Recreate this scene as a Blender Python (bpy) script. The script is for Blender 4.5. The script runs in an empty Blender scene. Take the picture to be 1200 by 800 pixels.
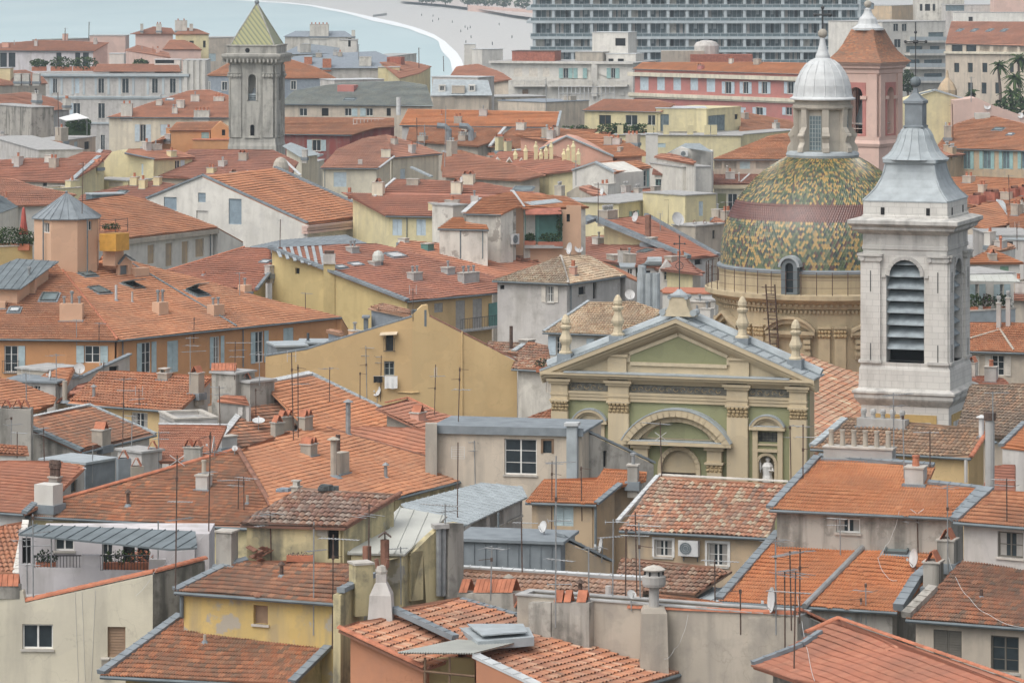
import bpy,math,random
from mathutils import Vector as V,noise as mnoise
from mathutils.geometry import tessellate_polygon
R=math.radians
rnd=random.Random(11)
S=bpy.context.scene
COL=S.collection
# ------ camera, sky, sun, exposure
F,YH,ZC=4500.0,-57.0,48.0
cd=bpy.data.cameras.new('camera');cam=bpy.data.objects.new('camera',cd);COL.objects.link(cam)
cam.location=(0,0,ZC);cam.rotation_euler=(R(90),0,0)
cd.sensor_width=36;cd.lens=F/1200*36;cd.shift_y=-(400-YH)/1200
cd.clip_start=1;cd.clip_end=40000
S.camera=cam
W=bpy.data.worlds.new('World');S.world=W;W.use_nodes=True
nt=W.node_tree;nt.nodes.clear()
sky=nt.nodes.new('ShaderNodeTexSky');sky.sky_type='NISHITA';sky.sun_disc=False
SUN_EL,SUN_AZ=58,-135
sky.sun_elevation=R(SUN_EL);sky.sun_rotation=R(SUN_AZ);sky.altitude=50
sky.air_density=1.0;sky.dust_density=4.0;sky.ozone_density=1.0
hs=nt.nodes.new('ShaderNodeHueSaturation');hs.inputs['Saturation'].default_value=.30
bg=nt.nodes.new('ShaderNodeBackground');bg.inputs['Strength'].default_value=.15
wo=nt.nodes.new('ShaderNodeOutputWorld')
nt.links.new(sky.outputs[0],hs.inputs['Color']);nt.links.new(hs.outputs[0],bg.inputs['Color'])
nt.links.new(bg.outputs[0],wo.inputs['Surface'])
sl=bpy.data.lights.new('sun','SUN');sl.energy=.8;sl.angle=R(60);sl.color=(1.0,.96,.90)
so=bpy.data.objects.new('sun',sl);COL.objects.link(so)
sdir=V((math.sin(R(SUN_AZ))*math.cos(R(SUN_EL)),math.cos(R(SUN_AZ))*math.cos(R(SUN_EL)),math.sin(R(SUN_EL))))
so.rotation_euler=sdir.to_track_quat('Z','Y').to_euler()
so.location=(0,0,300)
S.view_settings.view_transform='Standard';S.view_settings.look='None'
S.view_settings.exposure=.50;S.view_settings.gamma=1;S.view_settings.use_curve_mapping=False
# ------ pixel to place
def P(px,py,d):return V(((px-600)*d/F,d,ZC-(py-YH)*d/F))
def dz(py,z):return(ZC-z)*F/(py-YH)
def Pz(px,py,z):return P(px,py,dz(py,z))
def pp(s):
 if not isinstance(s,str):return s
 return[tuple(float(q)for q in a.split(','))for a in s.split()]
class Plane:
 def __init__(s,o,u,n):
  s.o=o;s.u=u.normalized();s.n=n.normalized();s.v=s.n.cross(s.u).normalized()
  if s.v.z<0:s.v=-s.v
 def hit(s,px,py):
  if isinstance(px,V):return px
  r=V(((px-600)/F,1,-(py-YH)/F));c=V((0,0,ZC))
  return c+r*((s.o-c).dot(s.n)/r.dot(s.n))
 def z(s,x,y):return s.o.z-(s.n.x*(x-s.o.x)+s.n.y*(y-s.o.y))/s.n.z
 def uv(s,p):q=p-s.o;return(q.dot(s.u),q.dot(s.v))
 def at(s,u,v,h=.0):return s.o+s.u*u+s.v*v+s.n*h
def level(ref,z=None,d=None):
 (ax,ay),(bx,by)=pp(ref)
 if d is None:A=Pz(ax,ay,z)
 else:A=P(ax,ay,d)
 return A,Pz(bx,by,A.z)
def slope(A,B,pitch):
 u=V((B.x-A.x,B.y-A.y,0)).normalized();up=V((-u.y,u.x,0));t=math.tan(R(pitch))
 return Plane(A,u,V((-up.x*t,-up.y*t,1)))
def vplane(p,th):
 u=V((math.cos(R(th)),-math.sin(R(th)),0));return Plane(p,u,V((-math.sin(R(th)),-math.cos(R(th)),0)))
def vp2(A,B):
 u=V((B.x-A.x,B.y-A.y,0)).normalized();return Plane(V(A),u,V((u.y,-u.x,0)))
 # ------ materials
MATS={}
def newmat(name):
 m=bpy.data.materials.new(name);m.use_nodes=True;MATS[name]=m
 n=m.node_tree.nodes;b=n['Principled BSDF']
 return m,n,m.node_tree.links,b
def nd(n,t,**k):
 x=n.new(t)
 for a,v in k.items():setattr(x,a,v)
 return x
def mixc(n,l,fac,a,b,bt='MIX'):
 x=n.new('ShaderNodeMix');x.data_type='RGBA';x.blend_type=bt
 for i,v in((0,fac),(6,a),(7,b)):
  if hasattr(v,'is_linked'):l.new(v,x.inputs[i])
  else:x.inputs[i].default_value=v if i==0 else(*v,1)
 return x.outputs[2]
def ramp(n,l,src,stops,interp='LINEAR'):
 r=n.new('ShaderNodeValToRGB');r.color_ramp.interpolation=interp
 e=r.color_ramp.elements
 while len(e)<len(stops):e.new(.5)
 for q,(p,c)in zip(e,stops):
  q.position=p;q.color=(*c,1)if isinstance(c,tuple)else(c,c,c,1)
 l.new(src,r.inputs[0]);return r.outputs[0]
def noise(n,l,scale,detail=4,vec=None,rough=.55,sz=None):
 g=n.new('ShaderNodeNewGeometry');t=n.new('ShaderNodeTexNoise')
 t.inputs['Scale'].default_value=scale;t.inputs['Detail'].default_value=detail;t.inputs['Roughness'].default_value=rough
 src=vec or g.outputs['Position']
 if sz:
  mp=n.new('ShaderNodeMapping');mp.inputs['Scale'].default_value=sz;l.new(src,mp.inputs[0]);src=mp.outputs[0]
 l.new(src,t.inputs['Vector']);return t.outputs['Fac']
def bump(n,l,b,src,st,dist=.02):
 x=n.new('ShaderNodeBump');x.inputs['Strength'].default_value=st;x.inputs['Distance'].default_value=dist
 l.new(src,x.inputs['Height']);l.new(x.outputs[0],b.inputs['Normal'])
def tile_mat(name,cols,cw,row,dirt=(.10,.085,.07),damt=.5,lich=.35,spread=1.0):
 m,n,l,b=newmat(name)
 uv=n.new('ShaderNodeUVMap');sp=n.new('ShaderNodeSeparateXYZ');l.new(uv.outputs[0],sp.inputs[0])
 def fl(o,k):
  a=nd(n,'ShaderNodeMath',operation='DIVIDE');l.new(o,a.inputs[0]);a.inputs[1].default_value=k
  f=nd(n,'ShaderNodeMath',operation='FLOOR');l.new(a.outputs[0],f.inputs[0]);return f.outputs[0]
 c=n.new('ShaderNodeCombineXYZ');l.new(fl(sp.outputs[0],cw),c.inputs[0]);l.new(fl(sp.outputs[1],row),c.inputs[1])
 oi=n.new('ShaderNodeObjectInfo');l.new(oi.outputs['Random'],c.inputs[2])
 wn=nd(n,'ShaderNodeTexWhiteNoise',noise_dimensions='3D');l.new(c.outputs[0],wn.inputs['Vector'])
 cols=[(c_[0]*.97,c_[1]*1.10+.014,c_[2]*1.05+.010)for c_ in cols]
 k=len(cols);base=ramp(n,l,wn.outputs['Value'],[((i+.0)/(k if name.startswith('t_c')else k-1),q)for i,q in enumerate(cols)],'CONSTANT' if name.startswith('t_c')else 'LINEAR')
 big=noise(n,l,.22,5)
 pt=ramp(n,l,noise(n,l,.6,3,rough=.4),[(.45,.0),(.62,.55)]);base=mixc(n,l,pt,base,tuple(sum(q[i]for q in cols)/k*(.80,.86,.95)[i]for i in range(3)))
 avg=tuple(sum(q[i]for q in cols)/k for i in range(3))
 base=mixc(n,l,1-spread,base,avg)if spread<1 else base
 dm=ramp(n,l,big,[(.42,.0),(.66,1.0)])
 mm=nd(n,'ShaderNodeMath',operation='MULTIPLY');l.new(dm,mm.inputs[0]);mm.inputs[1].default_value=damt
 base=mixc(n,l,mm.outputs[0],base,dirt)
 fine=noise(n,l,2.6,6,rough=.7)
 lm=ramp(n,l,fine,[(.52,.0),(.66,1.0)])
 m2=nd(n,'ShaderNodeMath',operation='MULTIPLY');l.new(lm,m2.inputs[0]);m2.inputs[1].default_value=lich
 base=mixc(n,l,m2.outputs[0],base,(dirt[0]*1.3,dirt[1]*1.35,dirt[2]*1.3))
 tn=nd(n,'ShaderNodeTexWhiteNoise',noise_dimensions='1D');l.new(oi.outputs['Random'],tn.inputs['W'])
 base=mixc(n,l,1.0,base,ramp(n,l,tn.outputs['Value'],[(0,(.82,.84,.88)),(.35,(1.0,1.0,1.0)),(.7,(1.06,1.02,.98)),(1,(.92,1.0,1.08))]),'MULTIPLY')
 l.new(base,b.inputs['Base Color']);b.inputs['Roughness'].default_value=.85;b.inputs['Specular IOR Level'].default_value=.25
 bump(n,l,b,noise(n,l,30,3),.25,.01)
 return m
def stucco(name,col,stain=(.25,.23,.2),amt=.35,streak=.35,peel=None,pamt=.5):
 m,n,l,b=newmat(name)
 bl=ramp(n,l,noise(n,l,.35,5),[(.3,.0),(.75,1.0)])
 c2=tuple(min(1,q*1.12)for q in col);c1=tuple(q*.9 for q in col)
 base=mixc(n,l,bl,c1,c2)
 st=ramp(n,l,noise(n,l,1.0,6,sz=(1.3,1.3,.16)),[(.47,.0),(.64,1.0)])
 a=nd(n,'ShaderNodeMath',operation='MULTIPLY');l.new(st,a.inputs[0]);a.inputs[1].default_value=streak
 base=mixc(n,l,a.outputs[0],base,stain)
 sp=ramp(n,l,noise(n,l,.9,7,rough=.65),[(.5,.0),(.66,1.0)])
 a2=nd(n,'ShaderNodeMath',operation='MULTIPLY');l.new(sp,a2.inputs[0]);a2.inputs[1].default_value=amt
 base=mixc(n,l,a2.outputs[0],base,stain)
 rp=ramp(n,l,noise(n,l,.42,3,rough=.45),[(.565,.0),(.572,.5)]);base=mixc(n,l,rp,base,tuple(q*k_ for q,k_ in zip(col,(.86,.86,.88))))
 vo=nd(n,'ShaderNodeTexVoronoi',feature='DISTANCE_TO_EDGE');vo.inputs['Scale'].default_value=.55;vo.inputs['Randomness'].default_value=1
 gp=n.new('ShaderNodeNewGeometry');wp_=nd(n,'ShaderNodeVectorMath',operation='ADD');nz=n.new('ShaderNodeTexNoise');nz.inputs['Scale'].default_value=1.6;nz.inputs['Detail'].default_value=4;l.new(gp.outputs['Position'],nz.inputs['Vector']);l.new(gp.outputs['Position'],wp_.inputs[0]);l.new(nz.outputs['Color'],wp_.inputs[1]);l.new(wp_.outputs[0],vo.inputs['Vector'])
 ck=ramp(n,l,vo.outputs['Distance'],[(.0,.3),(.011,.0)]);cm=ramp(n,l,noise(n,l,.3,2),[(.48,.0),(.56,1.0)])
 ml=nd(n,'ShaderNodeMath',operation='MULTIPLY');l.new(ck,ml.inputs[0]);l.new(cm,ml.inputs[1]);base=mixc(n,l,ml.outputs[0],base,tuple(q*.45 for q in col))
 if peel:
  pl=ramp(n,l,noise(n,l,.55,6,rough=.6),[(pamt,.0),(pamt+.03,1.0)])
  base=mixc(n,l,pl,base,peel)
 l.new(base,b.inputs['Base Color']);b.inputs['Roughness'].default_value=.9;b.inputs['Specular IOR Level'].default_value=.2
 bump(n,l,b,noise(n,l,9,5,rough=.7),.35,.02)
 return m
def plain(name,col,rough=.6,metal=0,var=.15,scale=2.0,spec=.4):
 m,n,l,b=newmat(name)
 f=ramp(n,l,noise(n,l,scale,5),[(.3,.0),(.7,1.0)])
 base=mixc(n,l,f,tuple(q*(1-var)for q in col),tuple(min(1,q*(1+var))for q in col))
 l.new(base,b.inputs['Base Color']);b.inputs['Roughness'].default_value=rough;b.inputs['Metallic'].default_value=metal
 b.inputs['Specular IOR Level'].default_value=spec
 return m
def ashlar(name,col,bw,bh,th):
 m,n,l,b=newmat(name)
 g=n.new('ShaderNodeNewGeometry');mp=n.new('ShaderNodeMapping');mp.inputs['Rotation'].default_value=(0,0,R(th));l.new(g.outputs['Position'],mp.inputs[0])
 s1=n.new('ShaderNodeSeparateXYZ');l.new(mp.outputs[0],s1.inputs[0])
 ad=nd(n,'ShaderNodeMath',operation='ADD');l.new(s1.outputs[0],ad.inputs[0]);l.new(s1.outputs[1],ad.inputs[1])
 c=n.new('ShaderNodeCombineXYZ');l.new(ad.outputs[0],c.inputs[0]);l.new(s1.outputs[2],c.inputs[1])
 br=n.new('ShaderNodeTexBrick');l.new(c.outputs[0],br.inputs['Vector'])
 br.inputs['Scale'].default_value=1;br.inputs['Brick Width'].default_value=bw;br.inputs['Row Height'].default_value=bh
 br.inputs['Mortar Size'].default_value=.018;br.inputs['Color1'].default_value=(*col,1)
 br.inputs['Color2'].default_value=(*[q*.93 for q in col],1);br.inputs['Mortar'].default_value=(*[q*.78 for q in col],1)
 st=ramp(n,l,noise(n,l,.8,7,sz=(1,1,.35),rough=.65),[(.5,.0),(.8,.55)])
 base=mixc(n,l,st,br.outputs[0],(.2,.19,.17))
 l.new(base,b.inputs['Base Color']);b.inputs['Roughness'].default_value=.88
 bump(n,l,b,br.outputs['Fac'],-.3,.02)
 return m
tile_mat('t_orange',[(.50,.178,.092),(.43,.143,.073),(.54,.215,.118),(.46,.16,.085)],.24,.42,damt=.25,lich=.3)
tile_mat('t_bright',[(.56,.19,.085),(.52,.165,.075),(.58,.21,.10)],.24,.42,damt=.15,lich=.15)
tile_mat('t_worn',[(.50,.18,.095),(.40,.135,.075),(.30,.125,.08),(.53,.21,.12),(.24,.13,.095),(.46,.165,.09)],.24,.42,damt=.45,lich=.5)
tile_mat('t_red',[(.42,.15,.10),(.38,.13,.09),(.46,.175,.12)],.24,.42,damt=.25,lich=.25)
tile_mat('t_brick',[(.48,.18,.115),(.43,.155,.10),(.51,.205,.135)],.24,.42,damt=.2,lich=.25)
tile_mat('t_old',[(.34,.15,.10),(.26,.12,.085),(.40,.17,.11),(.22,.13,.10)],.24,.42,damt=.5,lich=.5)
tile_mat('t_canal',[(.52,.215,.135),(.58,.36,.26),(.45,.175,.115),(.60,.44,.33),(.50,.195,.12),(.55,.265,.18),(.36,.20,.155),(.54,.23,.15)],.23,.42,damt=.2,lich=.35)
tile_mat('t_cred',[(.48,.17,.095),(.43,.145,.08),(.52,.21,.125),(.46,.18,.11)],.23,.42,damt=.25,lich=.3)
tile_mat('t_cpink',[(.47,.22,.145),(.43,.19,.12),(.52,.27,.185),(.46,.235,.17)],.23,.42,damt=.2,lich=.3)
tile_mat('t_cream',[(.55,.365,.26),(.48,.30,.205),(.58,.405,.30),(.42,.245,.17),(.53,.335,.24)],.23,.42,damt=.25,lich=.35)
tile_mat('t_cbrown',[(.36,.19,.125),(.30,.155,.105),(.42,.25,.175),(.26,.15,.11),(.40,.20,.13)],.23,.42,damt=.45,lich=.5)
tile_mat('t_cmix',[(.42,.19,.125),(.46,.25,.19),(.36,.14,.095),(.48,.30,.235),(.28,.15,.115),(.40,.17,.11)],.23,.42,damt=.4,lich=.55)
tile_mat('t_cpatch',[(.50,.20,.125),(.43,.155,.09),(.54,.28,.20),(.47,.175,.105),(.50,.22,.14),(.36,.14,.095),(.52,.19,.105)],.23,.42,damt=.35,lich=.45)
tile_mat('t_grey',[(.27,.25,.245),(.31,.28,.27),(.24,.225,.22)],.24,.42,damt=.3,lich=.4)
for nm,c,k in(('cream',(.66,.61,.48),dict(amt=.15,streak=.3)),('white',(.65,.625,.565),dict(amt=.2,streak=.2)),('offwhite',(.60,.575,.51),dict(amt=.5,streak=.5)),('lav',(.58,.55,.55),dict(amt=.2)),('grey',(.42,.395,.36),dict(amt=.5,streak=.5)),('greige',(.44,.39,.32),dict(amt=.5,streak=.55)),('greylt',(.53,.505,.47),dict(amt=.4,streak=.4)),('yellow',(.57,.46,.225),dict(amt=.25,streak=.25,stain=(.36,.27,.13))),('yellowlt',(.65,.575,.345),dict(amt=.2,streak=.2)),('ochre',(.58,.41,.21),dict(amt=.18,streak=.2,stain=(.40,.25,.12))),('ochre2',(.62,.455,.235),dict(amt=.18,streak=.2,stain=(.45,.30,.15))),('orange',(.57,.295,.14),dict(amt=.15,streak=.15,stain=(.42,.2,.1))),('peach',(.61,.395,.265),dict(amt=.12,streak=.12,stain=(.5,.3,.2))),('terra',(.50,.235,.135),dict(amt=.3,streak=.3,stain=(.36,.19,.13),peel=(.50,.40,.32),pamt=.66)),('pink',(.46,.19,.165),dict(amt=.15,streak=.15)),('pinklt',(.62,.44,.37),dict(amt=.15,streak=.15,stain=(.45,.35,.3))),('rosy',(.62,.35,.26),dict(amt=.15,streak=.15)),('darkred',(.25,.07,.06),{}),('tan',(.50,.38,.25),dict(amt=.4,streak=.45)),('beige',(.55,.475,.38),dict(amt=.3,streak=.4)),('peel',(.66,.63,.56),dict(peel=(.36,.33,.29),pamt=.60,amt=.4)),('peely',(.58,.43,.17),dict(peel=(.40,.36,.29),pamt=.56,amt=.5,streak=.5)),('oldyel',(.56,.48,.28),dict(peel=(.34,.32,.27),pamt=.58,amt=.7,streak=.7,stain=(.14,.135,.11))),('grime',(.40,.375,.33),dict(amt=.75,streak=.8,stain=(.12,.115,.10))),('stone',(.47,.43,.36),dict(amt=.4,streak=.5)),('green',(.265,.27,.15),dict(amt=.15,streak=.2,stain=(.28,.29,.18))),('facade',(.54,.445,.295),dict(amt=.25,streak=.3,stain=(.38,.33,.25))),('drum',(.47,.385,.25),dict(amt=.4,streak=.5,stain=(.28,.23,.16))),('concrete',(.40,.39,.37),dict(amt=.4,streak=.4)),('stoneo',(.43,.415,.37),dict(amt=.45,streak=.6,stain=(.16,.155,.14))),('stonet',(.54,.525,.485),dict(amt=.45,streak=.6,stain=(.22,.21,.20))),('hotelw',(.47,.52,.53),dict(amt=.15,streak=.1))):
 stucco(nm,c,**k)
plain('zinc',(.21,.235,.25),.65,.0,.22,1.2,.25);plain('zincd',(.15,.175,.185),.65,0,.2,1.2,.25);plain('lead',(.345,.38,.39),.6,0,.16,1.5)
plain('leadw',(.52,.535,.53),.5,0,.14,1.3);plain('shutg',(.40,.49,.50),.6);plain('shutb',(.45,.53,.57),.6);plain('shutt',(.27,.42,.40),.6);plain('shutw',(.62,.57,.49),.6)
plain('shutgr',(.22,.36,.25),.6);plain('shutold',(.13,.12,.10),.8);plain('louvre',(.22,.28,.32),.55);plain('slat',(.27,.31,.325),.6,0,.35,1.5)
plain('framew',(.72,.71,.67),.5);plain('framed',(.10,.12,.12),.5);plain('frameb',(.22,.15,.09),.6);plain('frameg',(.30,.33,.32),.55)
plain('rust',(.10,.065,.05),.8,0,.4,8);plain('steel',(.30,.31,.31),.45,.3,.2,3);plain('iron',(.055,.058,.06),.6);plain('white_paint',(.56,.56,.545),.4)
plain('clay',(.42,.16,.09),.85,0,.25,3);plain('clayd',(.22,.11,.075),.9,0,.3,3);plain('capstone',(.46,.43,.38),.9,0,.2,3);plain('poly',(.47,.475,.43),.5,0,.12,.8)
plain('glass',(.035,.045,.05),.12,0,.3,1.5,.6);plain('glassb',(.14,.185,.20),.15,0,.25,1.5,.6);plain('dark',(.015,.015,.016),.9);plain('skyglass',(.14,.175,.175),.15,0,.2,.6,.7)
plain('tanblind',(.30,.2,.13),.8);plain('timber',(.2,.13,.08),.8);plain('yelbox',(.58,.32,.06),.7);plain('parasol_red',(.42,.10,.075),.8);plain('black_cloth',(.02,.02,.022),.95);plain('white_cloth',(.72,.72,.70),.9)
plain('leaf',(.055,.085,.03),.9,0,.5,3,.1);plain('leafd',(.03,.05,.022),.9,0,.5,3,.1);plain('leafy',(.11,.16,.05),.9,0,.4,3,.1);plain('bark',(.13,.10,.08),.9)
plain('statue',(.62,.61,.58),.7);plain('timberd',(.05,.04,.03),.8);plain('carved',(.42,.32,.18),.85,0,.45,9);plain('inscr',(.16,.155,.13),.8,0,.45,5);plain('goldcream',(.52,.44,.305),.85);plain('panel',(.48,.33,.13),.9)
plain('concr',(.36,.355,.34),.85,0,.2,2);plain('slate',(.23,.26,.29),.6);plain('asphalt',(.055,.055,.055),.9);plain('pebble',(.49,.48,.455),.95,0,.1,.4);plain('prom',(.50,.44,.40),.9)
plain('foam',(.75,.77,.77),.8);plain('skin',(.5,.33,.25),.6);plain('cable',(.55,.55,.54),.6);plain('brickp',(.38,.15,.10),.9);plain('lin',(.34,.32,.29),.7)
plain('teal',(.10,.22,.19),.6);plain('awning',(.55,.46,.33),.8);plain('tarp',(.075,.085,.085),.6);plain('copperred',(.33,.12,.08),.8,0,.3,2)
def dome_tiles():
 m,n,l,b=newmat('dome_tiles')
 uv=n.new('ShaderNodeUVMap');sp=n.new('ShaderNodeSeparateXYZ');l.new(uv.outputs[0],sp.inputs[0])
 def mth(op,a,k):
  x=nd(n,'ShaderNodeMath',operation=op)
  for i,v in enumerate((a,k)):
   if v is None:continue
   if hasattr(v,'is_linked'):l.new(v,x.inputs[i])
   else:x.inputs[i].default_value=v
  return x.outputs[0]
 rw=mth('FLOOR',sp.outputs[1],None);odd=mth('MULTIPLY',mth('MODULO',rw,2.0),.5)
 cu=mth('FLOOR',mth('ADD',sp.outputs[0],odd),None)
 c=n.new('ShaderNodeCombineXYZ');l.new(cu,c.inputs[0]);l.new(rw,c.inputs[1])
 wn=nd(n,'ShaderNodeTexWhiteNoise',noise_dimensions='2D');l.new(c.outputs[0],wn.inputs['Vector'])
 col=ramp(n,l,wn.outputs['Value'],[(0,(.42,.27,.08)),(.18,(.34,.225,.075)),(.30,(.09,.12,.05)),(.52,(.045,.075,.042)),(.68,(.16,.17,.09)),(.80,(.035,.045,.04)),(.91,(.10,.05,.035))],'CONSTANT')
 attr=nd(n,'ShaderNodeAttribute',attribute_name='band');
 red=ramp(n,l,wn.outputs['Value'],[(0,(.10,.034,.024)),(1,(.15,.05,.034))])
 col=mixc(n,l,attr.outputs['Fac'],col,red)
 l.new(col,b.inputs['Base Color']);b.inputs['Roughness'].default_value=.3;b.inputs['Specular IOR Level'].default_value=.6;b.inputs['Coat Weight'].default_value=.4;b.inputs['Coat Roughness'].default_value=.25
dome_tiles()
# ------ mesh builder
class M:
 def __init__(s):s.v=[];s.f=[];s.uv=[];s.mi=[];s.mats=[];s.band=None
 def mat(s,name):
  if name not in s.mats:s.mats.append(name)
  return s.mats.index(name)
 def add(s,vs,fs,mat,uvs=None):
  k=len(s.v);s.v.extend(vs);i=s.mat(mat)
  for j,f in enumerate(fs):
   s.f.append([k+q for q in f]);s.mi.append(i);s.uv.append(uvs[j]if uvs else None)
 def ob(s,o,a,b,c,mat):
  o=V(o);p=[o,o+a,o+a+b,o+b,o+c,o+a+c,o+a+b+c,o+b+c]
  fs=[(3,2,1,0),(4,5,6,7),(0,1,5,4),(1,2,6,5),(2,3,7,6),(3,0,4,7)]
  if a.cross(b).dot(c)<0:fs=[f[::-1]for f in fs]
  s.add(p,fs,mat)
 def box(s,c,x,y,z,mat,rz=.0):
  a=V((math.cos(rz),math.sin(rz),0))*x;b=V((-math.sin(rz),math.cos(rz),0))*y
  s.ob(V(c)-a/2-b/2,a,b,V((0,0,z)),mat)
 def prism(s,poly,vec,mat):
  n=len(poly);vs=[V(p)for p in poly]+[V(p)+vec for p in poly]
  nn=V((0,0,0))
  for i in range(n):nn+=vs[i].cross(vs[(i+1)%n])
  flip=nn.dot(vec)>0
  fs=[tuple(range(n)),tuple(range(2*n-1,n-1,-1))]+[(i,i+n,(i+1)%n+n,(i+1)%n)for i in range(n)]
  if flip:fs=[f[::-1]for f in fs]
  s.add(vs,fs,mat)
 def tube(s,pts,r,mat,n=6,r2=None,caps=True):
  pts=[V(p)for p in pts];k=len(pts);vs=[];fs=[]
  for i,p in enumerate(pts):
   t=(pts[min(i+1,k-1)]-pts[max(i-1,0)]).normalized()
   a=t.cross(V((0,0,1))if abs(t.z)<.9 else V((1,0,0))).normalized();b=t.cross(a)
   rr=r if r2 is None else r+(r2-r)*i/(k-1)
   for j in range(n):
    q=2*math.pi*j/n;vs.append(p+(a*math.cos(q)+b*math.sin(q))*rr)
  for i in range(k-1):
   for j in range(n):fs.append((i*n+j,i*n+(j+1)%n,(i+1)*n+(j+1)%n,(i+1)*n+j))
  if caps:fs+=[tuple(range(n))[::-1],tuple(range((k-1)*n,k*n))]
  s.add(vs,fs,mat)
 def lathe(s,c,prof,n,mat,rot=.0,uvf=None,cap=True,sq=False):
  vs=[];fs=[];c=V(c)
  for(r,z)in prof:
   for j in range(n):
    q=rot+2*math.pi*j/n;vs.append(c+V((r*math.cos(q),r*math.sin(q),z)))
  for i in range(len(prof)-1):
   for j in range(n):fs.append((i*n+j,i*n+(j+1)%n,(i+1)*n+(j+1)%n,(i+1)*n+j))
  if cap:
   fs.append(tuple(range(n))[::-1]);fs.append(tuple(range((len(prof)-1)*n,len(prof)*n)))
  s.add(vs,fs,mat)
 def sphere(s,c,r,mat,n=10):
  s.lathe(c,[(max(r*math.sin(math.pi*i/n),.002),-r*math.cos(math.pi*i/n))for i in range(n+1)],12,mat)
 def build(s,name,parent=None,origin=V((0,0,0)),smooth=False):
  me=bpy.data.meshes.new(name)
  o=V(origin)
  me.from_pydata([(p.x-o.x,p.y-o.y,p.z-o.z)for p in s.v],[],s.f)
  for q in s.mats:me.materials.append(MATS[q])
  me.polygons.foreach_set('material_index',s.mi)
  if any(u is not None for u in s.uv):
   lay=me.uv_layers.new(name='UVMap');dat=[]
   for f,u in zip(s.f,s.uv):
    dat.extend(c for q in(u or[(0,0)]*len(f))for c in q)
   lay.data.foreach_set('uv',dat)
  if smooth:me.polygons.foreach_set('use_smooth',[True]*len(s.f))
  me.update()
  ob=bpy.data.objects.new(name,me);COL.objects.link(ob)
  if parent is not None:ob.parent=parent
  else:ob.location=o
  return ob
def tag(o,label=None,cat=None,group=None,kind=None):
 if label:o['label']=label
 if cat:o['category']=cat
 if group:o['group']=group
 if kind:o['kind']=kind
 return o
def empty(name,loc,label,cat,group=None):
 o=bpy.data.objects.new(name,None);COL.objects.link(o);o.location=loc;o.empty_display_size=.3
 return tag(o,label,cat,group)
 # ------ tiled roof surfaces
def spans(poly,v):
 xs=[];n=len(poly)
 for i in range(n):
  (a,b),(c,d)=poly[i],poly[(i+1)%n]
  if(b<=v)!=(d<=v):xs.append(a+(v-b)*(c-a)/(d-b))
 return sorted(xs)
STY={'mars':(.028,4,.056),'canal':(.10,6,.07)}
def tiles(m,pl,poly,mat):
 canal=mat.startswith('t_c');amp,ns,lift=STY['canal' if canal else 'mars']
 cw,row=(.23,.40)if canal else(.24,.42)
 c3=sum((p for p in poly),V((0,0,0)))/len(poly);far=c3.y;rr=row
 if far>420:ns=2
 if far>600:ns=0
 if far<225 and not canal:row=.33
 if far>225:lift=.075
 if far>320:row=.46;lift=.085
 if far>420:row=.60;lift=.10
 P2=[pl.uv(p)for p in poly]
 us,vs_=[p[0]for p in P2],[p[1]for p in P2]
 m.prism([p-pl.n*.015 for p in poly],pl.n*-.10,mat)
 for i in range(len(m.uv)):
  pass
 k0,k1=math.floor(min(vs_)/row),math.ceil(max(vs_)/row)
 vmin,vmax=min(vs_),max(vs_)
 for k in range(k0,k1):
  v0,v1=max(k*row,vmin),min((k+1)*row,vmax)
  if v1-v0<.02:continue
  a,b=spans(P2,v0+1e-4),spans(P2,v1-1e-4)
  if len(a)!=len(b):b=a if len(a)==2 else b
  if len(a)!=len(b):continue
  off=(k%2)*cw*.5 if not canal else 0
  for q in range(0,len(a)-1,2):
   l0,r0,l1,r1=a[q],a[q+1],b[q],b[q+1]
   lo,hi=min(l0,l1),max(r0,r1)
   if hi-lo<.05:continue
   if ns==0:su=[lo,hi]
   else:
    st=cw/ns;i0=math.floor((lo-off)/st);i1=math.ceil((hi-off)/st);su=[off+i*st for i in range(i0,i1+1)]
   vt=[];uvs=[];fs=[]
   wob=rnd.uniform(-.012,.012)
   for j,u in enumerate(su):
    ua,ub=min(max(u,l0),r0),min(max(u,l1),r1)
    slip=0
    if ns==0:wa=0
    else:
     ph=((u-off)/cw)
     if canal:w=amp*(abs(math.sin(math.pi*ph))**.8-.5)
     else:w=amp*math.cos(4*math.pi*ph)if ns>=4 else amp*math.cos(2*math.pi*ph)
     jt=(hash((math.floor(ph+.01),k,int(c3.x*7)))%100/100-.5)*(.022 if canal else.012)
     wa=w+jt
     hh=hash((math.floor(ph+.01),k,int(c3.y*5)))%1000;slip=(.10 if hh<14 else 0)if ns>=4 else 0
    sg_=.08*mnoise.noise(V((ua*.35,v0*.35,c3.x)));wv=wob+.03*mnoise.noise(V((ua*.8,k*3.1,c3.y)))
    vt.append(pl.at(ua,v0-.05+wv-slip,lift+wa+sg_));vt.append(pl.at(ub,v1,.012+max(wa,-.008)+sg_))
    uvs.append(((u,v0+.01),(u,v1-.01)))
   ff=[];uf=[]
   for j in range(len(su)-1):
    ff.append((2*j,2*j+2,2*j+3,2*j+1))
    cu=(su[j]+su[j+1])/2;cvv=k*rr+rr/2
    if ns==0:uf.append([(su[j],cvv),(su[j+1],cvv),(su[j+1],cvv),(su[j],cvv)])
    else:uf.append([(cu-off,cvv)]*4)
   m.add(vt,ff,mat,uf)
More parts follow.
